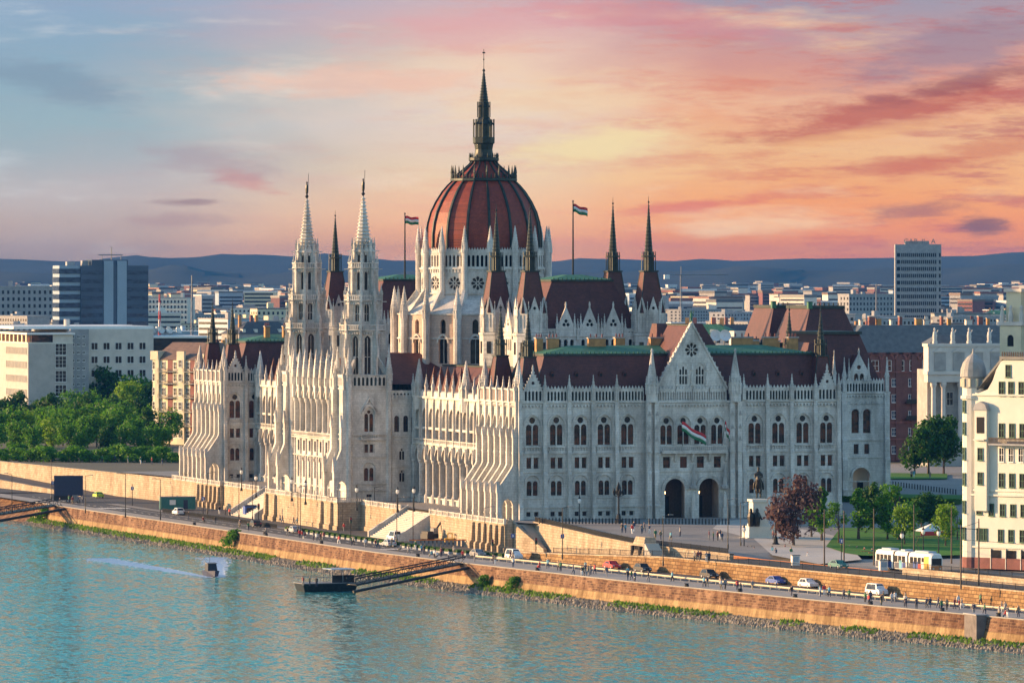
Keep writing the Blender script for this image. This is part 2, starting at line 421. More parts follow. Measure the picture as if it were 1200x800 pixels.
class Facade:
    """a wall standing along local x, outside towards -y"""
    def __init__(s, L, z0, z1, loc, rz, parent=parl, mat='stone', th=.7):
        s.L, s.z0, s.z1, s.loc, s.rz, s.parent, s.mat = L, z0, z1, loc, rz, parent, mat
        s.h = []; s.w = []; s.mb = MB(); s.th = th
    def open(s, outline): s.h.append(outline)
    def win(s, me, x, z, y=0): s.w.append((me, x, z, y))
    def string(s, z, h=.22, out=.18, x0=None, x1=None):
        s.mb.box(0 if x0 is None else x0, s.L if x1 is None else x1, -out, -.001, z, z+h, s.mat)
    def done(s, name='wall'):
        s.mb.plate(rect(0, s.L, s.z0, s.z1), s.h, 0, s.th, s.mat)
        o = s.mb.build(name, s.parent, s.loc, s.rz); s.o = o
        for me, x, z, y in s.w: place(me, 'window', o, (x, y, z))
        return o
    def local(s, x, y, z):
        c, sn = math.cos(s.rz), math.sin(s.rz); return (s.loc[0]+c*x-sn*y, s.loc[1]+sn*x+c*y, s.loc[2]+z)
    def put(s, mb, name, **kw): return mb.build(name, s.parent, s.loc, s.rz, **kw)

def std_bay(f, x, lower=True, base=True):
    f.open(arch(x, 3.2, 14.3, 18.4, .25, 6)); f.win(WM, x, 14.3); hood(f.mb, x, 3.45, 14.3, 18.4, .25)
    f.open(rect(x-1.325, x+1.325, 9.9, 12.2)); f.win(WP, x, 9.9)
    if lower:
        f.open(arch(x, 2.8, 4.5, 7.2, 0, 6)); f.win(WL, x, 4.5); hood(f.mb, x, 3.0, 4.5, 7.2, 0, .2)
    if base: f.open(rect(x-1.345, x+1.345, .55, 1.6)); f.win(WB, x, .55)
    f.mb.box(x-1.7, x+1.7, -.25, -.001, 13.1, 13.3, 'stone'); balus(f.mb, x-1.7, x+1.7, 13.3, .95, -.25)
def std_strings(f):
    f.string(2.3, .25, .3); f.string(4.1, .2, .15); f.string(9.2, .25, .2); f.string(12.85, .25, .25)
    f.string(22.35, .25, .25); f.string(22.75, .35, .42)
    n = int(f.L/.7)
    for i in range(n): f.mb.box((i+.3)*f.L/n, (i+.75)*f.L/n, -.32, -.002, 21.95, 22.35, 'stone')
def gallery(f, x0, x1, z=23.1, h=2.0, n=None, y=-.3, cres=True, name='gallery'):
    mb = MB(); L = x1-x0; n = n or max(1, round(L/.66)); s_ = L/n
    mb.plate(rect(x0, x1, z, z+h+.35), [arch(x0+(i+.5)*s_, s_*.6, z+.12, z+h-.35, .4, 3) for i in range(n)], y, y+.3, 'stone', back=True)
    mb.box(x0, x1, y-.1, y+.4, z+h+.35, z+h+.5, 'stone'); mb.box(x0, x1, y+.5, y+.55, z, z+h+.2, 'lead_dark')  # thin dark plate added behind the arches, painting the shade seen through them
    if cres: crest(mb, x0, x1, z+h+.5, y+.1)
    f.put(mb, name)
def but_straight(mb, x, top=28.2, out=.9, w=.75, base=0):
    """flat stepped buttress with a pinnacle"""
    mb.prism_yz([(-out-.5, base), (-out-.5, base+2.3), (-out-.25, base+2.7), (-out-.25, 8.8), (-out, 9.4), (-out, 12.9), (-out*.75, 13.5), (-out*.75, 20.5), (-out*.55, 21.2), (-out*.55, 23.2), (.05, 23.2), (.05, base)], x-w/2, x+w/2, 'stone')
    mb.box(x-w/2-.08, x+w/2+.08, -out-.62, -out-.3, base+2.3, base+2.5, 'stone')
    pinnacle(mb, x, -out*.45, 23.2, top-23.2, .36)
def gable(f, x, w=4.5, z=23.1, h=6.2, y=-.35):
    mb = MB()
    hol = [arch(x+(i-2)*w*.165, w*.1, z+.15, z+1.75, .4, 3) for i in range(5)]+[circ(x, z+h*.58, .34, 8)]
    mb.plate([(x-w/2, z), (x+w/2, z), (x+w/2, z+1.6), (x, z+h-.4), (x-w/2, z+1.6)], hol, y, y+.45, 'stone', back=True)
    for sgn in (-1, 1):
        for i in range(7):
            t = (i+.5)/7; xx = x+sgn*w/2*(1-t); zz = z+1.6+(h-2.)*t
            mb.box(xx-.13, xx+.13, y-.1, y+.5, zz, zz+.32, 'stone')
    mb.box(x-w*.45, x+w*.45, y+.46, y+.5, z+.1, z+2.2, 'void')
    pinnacle(mb, x, y+.2, z+h-.6, 1.6, .16)
    f.put(mb, 'gable')

# ------------------------------------------------------------ south front: y = 0, x 0..67
def south_front(loc, rz, name='south'):
    f = Facade(67, -3.5, 23.1, loc, rz); full = f.string
    f.string = lambda z, h=.22, out=.18, x0=None, x1=None: (full(z, h, out, 0, 26.3), full(z, h, out, 45.2, 67)) if z < 9 else full(z, h, out, x0, x1)
    std_strings(f)
    xs = [3.0, 7.95, 12.9, 17.75, 22.6]; xr = [49.1, 54.1, 59.2, 64.2]
    for x in xs+xr: std_bay(f, x)
    f.open(rect(29.2, 41.8, -.2, 8.5)); o = f.done()
    for x in (.35, 5.4, 10.4, 15.35, 20.2, 46.6, 51.6, 56.7, 61.7, 66.6):
        mb = MB(); but_straight(mb, x, 28.3 if x not in (.35,) else 29.5); mb.box(x-.4, x+.4, -1.4, 0, -3.5, 0, 'stone') if False else None; f.put(mb, 'buttress')
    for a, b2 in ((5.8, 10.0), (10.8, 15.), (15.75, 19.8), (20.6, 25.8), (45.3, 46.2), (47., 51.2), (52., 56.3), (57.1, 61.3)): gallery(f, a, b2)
    gable(f, 3.); gable(f, 64.2)
    return f
fs = south_front((0, 0, 0), 0)

# central gabled pavilion
def pavilion():
    x0, x1 = 26.4, 45.1; xc = 35.5; y = -1.3
    f = Facade(x1-x0, -3.5, 23.1, (x0, y, 0), 0)
    for cx in (xc-3.55, xc+3.55): f.open(arch(cx-x0, 4.2, 0, 5.7, 0, 9)); [hood(f.mb, cx-x0, 4.2+.5*i, 0, 5.7, 0, .2, .12+.12*i, n=9) for i in (0, 1, 2)]
    W1 = w_one(1.5, 2.2)
    for i in range(4):
        cx = xc+(i-1.5)*3.52-x0
        f.open(rect(cx-.75, cx+.75, 9.9, 12.1)); f.win(W1, cx, 9.9)
        f.open(arch(cx, 2.9, 14.3, 18.3, .25, 6)); f.win(WMs, cx, 14.3); hood(f.mb, cx, 3.1, 14.3, 18.3, .25, .18)
    for z, h, o_ in ((9.2, .22, .2), (22.3, .3, .3), (22.75, .35, .45), (2.3, .2, .2)): f.string(z, h, o_, *( (0, 2.9) if z == 2.3 else (None, None)))
    # balcony on brackets
    f.mb.box(2.6, 16.1, -1.2, 0, 12.75, 13.2, 'stone'); balus(f.mb, 2.6, 16.1, 13.2, 1.05, -1.2, step=.42)
    for i in range(5):
        cx = xc+(i-2)*3.52-x0
        f.mb.prism_yz([(0, 11.), (-.35, 11.3), (-.9, 12.6), (-.9, 12.75), (0, 12.75)], cx-.22, cx+.22, 'stone')
    for i in range(20): f.mb.box(3.1+i*.66, 3.4+i*.66, -.3, 0, 21.9, 22.3, 'stone')
    o = f.done('portal_wall')
    # vaulted porch behind the arches
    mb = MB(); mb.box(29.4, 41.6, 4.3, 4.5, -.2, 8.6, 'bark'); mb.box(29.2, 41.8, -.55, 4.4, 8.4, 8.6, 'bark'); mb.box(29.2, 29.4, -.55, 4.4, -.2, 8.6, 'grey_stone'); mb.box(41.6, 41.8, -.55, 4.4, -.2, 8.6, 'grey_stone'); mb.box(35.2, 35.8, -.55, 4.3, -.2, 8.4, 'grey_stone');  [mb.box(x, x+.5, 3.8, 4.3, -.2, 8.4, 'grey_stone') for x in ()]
    for cx in (31.2, 38.2): mb.box(cx-.2, cx+1.3, 4.1, 4.19, -.2, 4.2, 'void'); mb.box(cx-1.3, cx-.5, 4.1, 4.19, 0, 5, 'void')  # porch back and door areas coloured dark to paint the shade inside
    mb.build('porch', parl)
    for cx in (xc-4.9, xc+2.2):
        mb = MB(); mb.ngon(cx, 1.2, [(.05, 4.6), (.2, 4.8), (.2, 5.1), (.05, 5.3)], 6, 'lamp_glow'); mb.bar((cx, 1.2, 5.3), (cx, 1.2, 8.4), .03, 'dark_metal')
        mb.build('lantern', parl)
    # clustered corner turrets
    for tx in (27.1, 44.4):
        mb = MB()
        for dx in (-.75, .85):
            mb.prism_yz([(-1.2, -3.5), (-1.2, 2.6), (-1., 2.9), (-1., 9), (-.8, 9.6), (-.8, 22.8), (.1, 22.8), (.1, -3.5)], tx+dx-.45, tx+dx+.45, 'stone')
            mb.box(tx+dx-.55, tx+dx+.55, -1.32, 0, 2.3, 2.6, 'stone'); mb.box(tx+dx-.52, tx+dx+.52, -1.1, 0, 12.9, 13.2, 'stone')
            for zz in (15.2, 17.6, 20.2): mb.add([(tx+dx-.35, -.95, zz), (tx+dx+.35, -.95, zz), (tx+dx, -1.0, zz+1.)], [(0, 1, 2)], 'grey_stone')
        mb.ngon(tx, -.2, [(1.15, 22.8), (1.15, 26.2), (1.35, 26.3), (1.35, 26.6)], 8, 'stone')
        for k in range(8):
            a = k*PI/4; pinnacle(mb, tx+1.15*math.cos(a), -.2+1.15*math.sin(a), 24.4, 3.6, .17)
        mb.ngon(tx, -.2, [(1.1, 26.6), (.12, 33.)], 8, 'stone')
        for i in range(9):
            t = (i+.5)/10; r = 1.1*(1-t)+.12
            mb.ngon(tx, -.2, [(r, 26.6+6.4*t), (r*.7, 26.8+6.4*t)], 8, 'stone')
        mb.ngon(tx, -.2, [(.1, 32.6), (.3, 32.9), (.08, 33.4)], 6, 'stone')
        mb.build('turret', parl, (0, y, 0))
    g = Facade(x1-x0, 0, 1, (x0, y, 0), 0)
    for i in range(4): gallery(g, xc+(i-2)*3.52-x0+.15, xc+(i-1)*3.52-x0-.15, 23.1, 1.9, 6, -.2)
    # great gable
    mb = MB(); hw = 6.7; zb, zt = 25.4, 37.6
    hol = [arch(-1.72, 1.9, 26.2, 29.2, .5, 5), arch(1.72, 1.9, 26.2, 29.2, .5, 5), circ(0, 33.1, 1.45, 18)]
    mb.plate([(-hw-.6, 23.1), (hw+.6, 23.1), (hw+.6, zb), (0, zt+.6), (-hw-.6, zb)], hol, 0, .6, 'stone')
    for sgn in (-1, 1):
        mb.prism_xz([(sgn*(hw+.7), zb-.2), (sgn*(hw+.7), zb+.35), (0, zt+1.1), (0, zt+.45)], -.25, .75, 'stone')
        for i in range(13):
            t = (i+.5)/13; xx = sgn*(hw+.6)*(1-t); zz = zb+.5+(zt-zb+.2)*t
            mb.box(xx-.15, xx+.15, -.1, .5, zz, zz+.5, 'stone')
    for cx in (-3.1, 0, 3.1):          # statues on consoles
        mb.box(cx-.35, cx+.35, -.35, 0, 26., 26.3, 'stone'); mb.ngon(cx, -.22, [(.22, 26.3), (.28, 27.2), (.2, 28.), (.12, 28.2), (.16, 28.45), (.05, 28.65)], 6, 'stone')
        mb.ngon(cx, -.22, [(.35, 29.1), (.03, 30.6)], 5, 'stone')
    gb = mb.build('gable', parl, (xc, y+.2, 0))
    W3 = w_tracery3(1.9, 3.); place(W3, 'window', gb, (-1.72, 0, 26.2)); place(W3, 'window', gb, (1.72, 0, 26.2))
    r = MB(); rose(r, 0, 0, 1.45, .12); r.build('rose_window', gb, (0, 0, 33.1))
    st = MB(); st.ngon(0, 0, [(.35, 0), (.2, .5), (.16, .6), (.3, 1.1), (.26, 1.7), (.1, 1.9), (.15, 2.1), (.03, 2.35)], 6, 'copper_green'); st.bar((.25, 0, 1.5), (.55, 0, 2.1), .06, 'copper_green'); st.build('statue', parl, (xc, y+.5, zt+.9))
    # statue pier between the portals and on the flank
    for cx in (xc+.05, xc+6.6):
        mb = MB(); mb.box(cx-.5, cx+.5, -1.2, -.05, -.2, 2.2, 'stone'); mb.ngon(cx, -.7, [(.3, 2.2), (.38, 3.4), (.3, 4.5), (.14, 4.7), (.2, 5.), (.06, 5.3)], 6, 'plaster')
        mb.ngon(cx, -.65, [(.75, 5.8), (.8, 6.3), (.5, 6.6), (.42, 7.6), (.03, 10.8)], 6, 'grey_stone'); mb.build('canopied_statue', parl, (0, y, 0))
    # gable roof running north, its west slope lit
    mb = MB(); mb.prism_xz([(-hw, 24.), (-hw, 25.6), (0, 37.9), (hw, 25.6), (hw, 24.)], .6, 14.6, 'roof'); mb.box(-.2, .2, .7, 14.6, 37.8, 38.1, 'copper_dark')
    mb.build('roof', parl, (xc, y+.2, 0))
    mb = MB(); mb.loft([[(33.2, 13, 24), (52, 13, 24), (52, 27, 24), (33.2, 27, 24)], [(35, 19, 38.1), (44.6, 19, 38.1), (44.6, 22, 38.1), (35, 22, 38.1)]], 'roof'); mb.build('roof', parl)
def w_mains():
    mb = MB(); out = arch(0, 2.9, 0, 4.0, .25, 6)
    hol = [arch(-.66, 1.08, .25, 3.5), arch(.66, 1.08, .25, 3.5), circ(0, 4.85, .6, 14)]
    mb.plate(out, hol, .28, .62, 'stone', rim=False); glazed(mb, [(-.66, 1.08, .25, 3.5, 0), (.66, 1.08, .25, 3.5, 0)]); mb.box(-.65, .65, .62, .68, 4.2, 5.5, 'glass_dark'); return mb.mesh('window')
WMs = w_mains()
pavilion()

# ------------------------------------------------------------ steep mansard roofs with copper decks
def mansard(x0, x1, y0, y1, zb, zt, inset, deck=1.6, mat='roof', insx=None, parent=parl, name='roof', dk=9):
    ix = inset if insx is None else insx; mb = MB()
    mb.loft([[(x0, y0, zb), (x1, y0, zb), (x1, y1, zb), (x0, y1, zb)], [(x0+ix, y0+inset, zt), (x1-ix, y0+inset, zt), (x1-ix, y1-inset, zt), (x0+ix, y1-inset, zt)]], mat)
    a, b2, c, d = x0+ix, x1-ix, y0+inset, y1-inset
    mb.box(a-.2, b2+.2, c-.2, d+.2, zt+.005, zt+.45, 'copper_dark')
    e = min(dk, (d-c)/2-.05, (b2-a)/2-.05)
    mb.loft([[(a, c, zt+.45), (b2, c, zt+.45), (b2, d, zt+.45), (a, d, zt+.45)], [(a+e, c+e, zt+.45+deck), (b2-e, c+e, zt+.45+deck), (b2-e, d-e, zt+.45+deck), (a+e, d-e, zt+.45+deck)]], 'copper_green')
    n = int((b2-a)/.9)
    for i in range(n): mb.box(a+(i+.3)*(b2-a)/n, a+(i+.6)*(b2-a)/n, c-.18, c-.1, zt+.45, zt+.8, 'copper_green')
    o = mb.build(name, parent)
    return o
def dormers(xs, y, z, inset, parent):
    for x in xs:
        mb = MB(); mb.box(-.35, .35, -.1, .9, 0, .75, 'roof'); mb.box(-.24, .24, -.14, -.1, .1, .65, 'void'); mb.prism_xz([(-.45, .75), (.45, .75), (0, 1.15)], -.15, .9, 'roof'); mb.build('dormer', parent, (x, y, z))
def chimney(x, y, z, w, d, h, pots=3, parent=parl):
    mb = MB(); mb.box(-w/2, w/2, -d/2, d/2, 0, h, 'chimney_brick'); mb.box(-w/2-.15, w/2+.15, -d/2-.15, d/2+.15, h, h+.25, 'grey_stone')
    for i in range(pots): mb.ngon((i-(pots-1)/2)*w/max(1, pots), 0, [(.16, h+.25), (.13, h+.95)], 6, 'brick_red')
    mb.build('chimney', parent, (x, y, z))
def needle(x, y, zb, w0, z1, w1, z2, zt, parent=parl, dark='lead_dark', base_gables=True):
    """steep four-sided roof, belfry of thin posts and a crocketed lead needle"""
    mb = MB(); mb.sq(0, 0, [(w0, zb), (w1*1.1, z1)], 'roof')
    for sx in (-1, 1):
        for sy in (-1, 1): mb.bar((sx*w0, sy*w0, zb), (sx*w1*1.1, sy*w1*1.1, z1), .11, dark, 4)
    mb.sq(0, 0, [(w1*1.3, z1), (w1*1.3, z1+.3)], dark); mb.sq(0, 0, [(w1*.62, z1+.3), (w1*.62, z2)], dark)
    for k in range(8):
        a = k*PI/4+PI/8; mb.bar((w1*1.15*math.cos(a), w1*1.15*math.sin(a), z1), (w1*1.1*math.cos(a), w1*1.1*math.sin(a), z2+.8), .09, dark, 4)
    mb.ngon(0, 0, [(w1*1.2, z2-.3), (w1*1.2, z2), (w1*.72, z2+.1)], 8, dark)
    mb.ngon(0, 0, [(w1*.72, z2), (.06, zt-1.4)], 8, dark)
    n = int((zt-1.4-z2)/.75)
    for i in range(n):
        t = (i+.6)/(n+.5); r = w1*.72*(1-t)+.17; mb.ngon(0, 0, [(r, z2+(zt-1.4-z2)*t), (r*.7, z2+(zt-1.4-z2)*t+.18)], 8, dark)
    mb.ngon(0, 0, [(.05, zt-1.5), (.22, zt-1.2), (.05, zt-.9)], 6, dark); mb.bar((0, 0, zt-1), (0, 0, zt), .045, dark, 4)
    return mb.build('spire', parent, (x, y, 0))

ro = mansard(3.6, 66.2, 1.2, 24., 22.8, 31.9, 3.4, 1.5, insx=3.2)
dormers([8, 13, 18, 23, 50, 55, 60], 3.0, 27.8, 0, ro)
for x, w in ((9., 1.4), (11.8, 2.2), (20, 3.6), (26.4, 2.), (33., 3.), (52, 4.2), (57.5, 3.), (61.5, 2.)): chimney(x, 12+(x*7 % 5), 32.4, w, 1.2, 2.8)
for x, y in ((3.1, 3.2), (3.1, 21.6), (64.1, 3.2), (64.1, 21.6)): needle(x, y, 22.9, 2.55, 31.6, 1.05, 34.2, 42.)

# ------------------------------------------------------------ river fronts (facing west): local x runs south, so length runs from north to south
def but_river(mb, x, top=28.0, w=.78, pierced=True, base=-1., s=1.):
    """buttress of the end pavilions: tall foot pierced by a walk, long slope, thin upper shaft, pinnacle"""
    prof = [(-4.2*s, base), (-4.2*s, 5.6), (-3.9*s, 6.3), (-1.25*s, 10.2), (-1.0*s, 10.8), (-1.0*s, 16.4), (-.8*s, 17.2), (-.5, 18.2), (-.5, 23.1), (.05, 23.1), (.05, base)]
    hol = [[(-3.2*s, -.4), (-1.0*s, -.4), (-1.0*s, 2.9), (-1.35*s, 3.7), (-2.1*s, 4.2), (-2.85*s, 3.7), (-3.2*s, 2.9)]] if pierced else []
    mb.plate([(a, b2) for a, b2 in prof], hol, x-w/2, x+w/2, 'stone', back=True, tr=lambda a, yy, b2: (yy, a, b2))
    # gabled caps on the steps
    for yy, zz, hh in ((-4.2*s, 5.6, 1.9), (-1.0*s, 16.4, 1.4)):
        mb.add([(x-w/2-.12, yy-.12, zz-.3), (x+w/2+.12, yy-.12, zz-.3), (x, yy-.12, zz+hh), (x-w/2-.12, yy+.6, zz-.3), (x+w/2+.12, yy+.6, zz-.3), (x, yy+.6, zz+hh)],
               [(0, 1, 2), (3, 5, 4), (0, 2, 5, 3), (1, 4, 5, 2), (0, 3, 4, 1)], 'stone')
    mb.box(x-w/2-.08, x+w/2+.08, -4.3*s, -4.1*s+.6, 1.2, 1.4, 'stone')
    pinnacle(mb, x, -.35, 23.1, top-23.1, .34)
def river_pavilion(y0, y1):
    L = y1-y0; f = Facade(L, -1, 23.1, (0, y1, 0), R90); std_strings(f); n = 6; bw = (L-.6)/n
    for i in range(n):
        x = .3+(i+.5)*bw
        f.open(arch(x, 2.5, 14.3, 18.4, .5, 5)); f.win(WT, x, 14.3); f.open(arch(x, 2., 4.5, 7.2, 0, 5)); f.win(WT2, x, 4.5)
        f.open(rect(x-.9, x+.9, 9.9, 12.1)); f.win(WT3, x, 9.9)
        hood(f.mb, x, 2.6, 14.3, 18.4, .5, .2, .25)
    f.done()
    for i in range(n+1):
        mb = MB(); but_river(mb, .45+i*(L-.9)/n); f.put(mb, 'buttress')
    # closed parapet with blind panels
    mb = MB()
    for i in range(n):
        a = .45+i*(L-.9)/n+.45; b2 = .45+(i+1)*(L-.9)/n-.45
        mb.box(a, b2, -.25, .2, 23.1, 25.3, 'stone_pink'); m_ = 5
        for j in range(m_): mb.box(a+(j+.15)*(b2-a)/m_, a+(j+.3)*(b2-a)/m_, -.36, -.25, 23.2, 25.3, 'stone')
        mb.box(a, b2, -.42, .3, 25.3, 25.6, 'stone')
    f.put(mb, 'gallery')
    for tx in (1.1, L-1.6):     # stone
        mb = MB()  # turrets at the ends of the parapet
        mb.ngon(tx, .6, [(1., 23.1), (1., 26.3), (1.15, 26.4), (1.15, 26.7)], 8, 'stone'); mb.ngon(tx, .6, [(.95, 26.7), (.08, 31.2)], 8, 'stone')
        for i in range(7): t = (i+.5)/8; mb.ngon(tx, .6, [(.95*(1-t)+.12, 26.7+4.5*t), (.7*(1-t)+.08, 26.9+4.5*t)], 8, 'stone')
        for k in range(4): a = k*PI/2; pinnacle(mb, tx+math.cos(a), .6+math.sin(a), 25, 2.8, .16)
        f.put(mb, 'turret')
WT = w_one(2.5, 4.1, .5, 'glass_dark', True); WT2 = w_one(2., 2.7, 0, 'glass_dark', True); WT3 = w_one(1.8, 2.2, None, 'glass_dark')
river_pavilion(0, 25.2); river_pavilion(230.8, 256)

# north end block: its two visible south bays (x 0..9), roof and spires
f = Facade(9.6, -1, 23.1, (0, 230.8, 0), 0); std_strings(f); std_bay(f, 2.9); std_bay(f, 7.6); f.done()
gable(f, 2.9)
for x in (.45, 5.4): mb = MB(); but_straight(mb, x, 29); f.put(mb, 'buttress')
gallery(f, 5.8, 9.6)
mansard(3.6, 66, 232.2, 255, 22.8, 31.9, 3.4, 1.5, insx=3.2)
for x, y in ((3.1, 234), (3.1, 252.6), (64, 234)): needle(x, y, 22.9, 2.55, 31.6, 1.05, 34.2, 42.2)
for x, w in ((13, 1.2), (18, 2.4), (22, 1.6), (30, 6)): chimney(x, 240, 32.4, w, 1.2, 3.2)
mb = MB(); mb.loft([[(8, 238, 32.4), (28, 238, 32.4), (28, 252, 32.4), (8, 252, 32.4)], [(10, 240, 33), (26, 240, 33), (26, 250, 33), (10, 250, 33)]], 'copper_green'); mb.build('copper_deck', parl)
# north end wall and east wall closing the outline
f = Facade(67, -3.5, 23.1, (67, 256, 0), PI); std_strings(f); [std_bay(f, 3+5.08*i) for i in range(0, 13, 2)]; f.done()
f = Facade(25, -3.5, 23.1, (67, 0, 0), PI/2); std_strings(f); [std_bay(f, 2.9+4.8*i) for i in range(5)]; f.done()
f = Facade(25, -3.5, 23.1, (67, 231, 0), PI/2); std_strings(f); f.done()

# ------------------------------------------------------------ wings with the open arcades (x = 8)
def wing(y0, y1):
    L = y1-y0; n = round(L/4.95); bw = L/n; f = Facade(L, -1, 22.4, (8, y1, 0), R90)
    for i in range(n):
        x = (i+.5)*bw
        f.open(arch(x, 4.0, 1.2, 8.6, .5, 6)); hood(f.mb, x, 4.05, 1.2, 8.6, .5, .3, .2)
        f.open(rect(x-2., x+2., 13.4, 15.4)); f.open(arch(x, 3.8, 15.9, 17.4, .4, 5))
    for z, h, o_ in ((12.2, .3, .35), (21.9, .5, .5), (1., .3, .3)): f.string(z, h, o_)
    f.done()
    b_ = MB(); b_.box(0, L, 4.2, 4.4, -1, 22.4, 'arcade_shade'); b_.box(0, L, .7, 4.2, 12., 12.3, 'arcade_shade'); b_.box(0, L, .7, .72, 13, 16.5, 'glass_dark') if False else None
    for i in range(n):
        x = (i+.5)*bw
        b_.box(x-2.0, x+2.0, 4.1, 4.19, 1.6, 8.6, 'glass_dark'); b_.box(x-2., x+2., .75, .8, 13.4, 15.4, 'glass_brown'); b_.box(x-1.9, x+1.9, .75, .8, 15.9, 19.6, 'glass_dark')  # lower panes made large and dark to paint the shade between the columns
        for j in (-1, 0, 1): b_.box(x+j*1.0-.07, x+j*1.0+.07, .4, .6, 13.4, 19, 'stone')
    f.put(b_, 'inner_wall')
    for i in range(n+1):
        mb = MB(); x = i*bw; big = i in (n//2,)
        mb.ngon(x, -.15, [(.6, -1), (.6, 1.6), (.32, 1.9), (.32, 8.2), (.55, 8.6), (.55, 9.)], 8, 'stone')
        mb.prism_yz([(-.7, 9.), (-.7, 11.5), (-.45, 12.2), (-.45, 20.8), (-.3, 21.4), (-.3, 22.4), (.05, 22.4), (.05, 9)], x-.2, x+.2, 'stone')
        mb.add([(x-.4, -.8, 9.2), (x+.4, -.8, 9.2), (x, -.8, 12.), (x-.4, -.5, 9.2), (x+.4, -.5, 9.2), (x, -.5, 12.)], [(0, 1, 2), (0, 2, 5, 3), (1, 4, 5, 2), (0, 3, 4, 1)], 'stone')
        pinnacle(mb, x, -.3, 22.4, 4.6, .3); f.put(mb, 'column')
    for i in range(n):
        mb = MB(); a, b2 = i*bw+.35, (i+1)*bw-.35; balus(mb, a, b2, 12.5, .95, -.35); mb.box(a, b2, -.3, .1, 22.4, 23.3, 'stone'); crest(mb, a, b2, 23.3, -.1, h=.4)
        f.put(mb, 'balustrade')
    # stone spirelets and little orange roofs over the cornice
    for k, x in enumerate((bw*.5+.3, L/2, L-1.2)):
        mb = MB(); mb.ngon(x, .2, [(1.15, 19.5), (1.15, 24.2), (1.3, 24.3), (1.3, 24.6)], 8, 'stone'); mb.ngon(x, .2, [(1.1, 24.6), (.08, 30.2)], 8, 'stone')
        for i in range(8): t = (i+.5)/9; mb.ngon(x, .2, [(1.1*(1-t)+.13, 24.6+5.6*t), (.75*(1-t)+.08, 24.8+5.6*t)], 8, 'stone')
        for q in range(6): a = q*PI/3; pinnacle(mb, x+1.15*math.cos(a), .2+1.15*math.sin(a), 22.6, 3.2, .17)
        f.put(mb, 'turret')
    for i in range(n):
        x = (i+.5)*bw
        if abs(x-L/2) < 2.4: continue
        mb = MB(); mb.sq(x, 2.2, [(1.0, 22.4), (1.0, 23.4)], 'stone'); mb.sq(x, 2.2, [(1.15, 23.4), (.05, 28.6)], 'roof'); f.put(mb, 'roof_turret')
    mb = MB(); mb.loft([[(9.8, y0-1, 22.2), (24, y0-1, 22.2), (24, y1+1, 22.2), (9.8, y1+1, 22.2)], [(14.5, y0-1, 28.6), (20, y0-1, 28.6), (20, y1+1, 28.6), (14.5, y1+1, 28.6)]], 'roof'); mb.box(14.3, 20.2, y0-1, y1+1, 28.6, 28.9, 'copper_dark'); mb.build('roof', parl)
wing(25.2, 99.5); wing(156.5, 230.8)
# stub walls facing south between wing and tower
f = Facade(7, -1, 22.4, (2.6, 100.6, 0), 0); W6 = w_one(1.1, 2.9, 0, 'glass_dark'); W7 = w_one(1.3, 2., 0, 'glass_dark', True)
for x, w, z0, zs, me in ((1.8, 1.1, 14.6, 17.5, W6), (3.8, 1.1, 14.6, 17.5, W6), (5.6, 1.1, 14.6, 17.5, W6), (3., 1.3, 8.6, 10.6, W7), (3., 1.3, 4, 6, W7)): f.open(arch(x, w, z0, zs, 0, 5)); f.win(me, x, z0)
for z in (2.3, 7.2, 12.6, 13.6, 20.5): f.string(z, .25, .22)
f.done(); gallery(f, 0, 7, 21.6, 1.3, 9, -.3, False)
# ------------------------------------------------------------ inner masses and decks
mb = MB()
mb.box(.75, 66.3, 4.7, 25.2, -3, 22.5, 'grey_stone'); mb.box(.75, 66.3, 231.6, 255.2, -3, 22.5, 'grey_stone')
mb.box(13, 67, 25.3, 231.5, -3, 22.4, 'grey_stone'); mb.box(-5.2, 13, 101.5, 154.5, -3, 22.2, 'grey_stone')
mb.build('inner_block', parl)
mb = MB(); mb.loft([[(46, 25, 22.5), (66.5, 25, 22.5), (66.5, 231, 22.5), (46, 231, 22.5)], [(53, 25, 29), (60, 25, 29), (60, 231, 29), (53, 231, 29)]], 'roof'); mb.build('roof', parl)
mb = MB(); mb.loft([[(-4, 110, 24.5), (30, 110, 24.5), (30, 146, 24.5), (-4, 146, 24.5)], [(4, 120, 31), (30, 120, 31), (30, 136, 31), (4, 136, 31)]], 'roof'); mb.build('roof', parl)

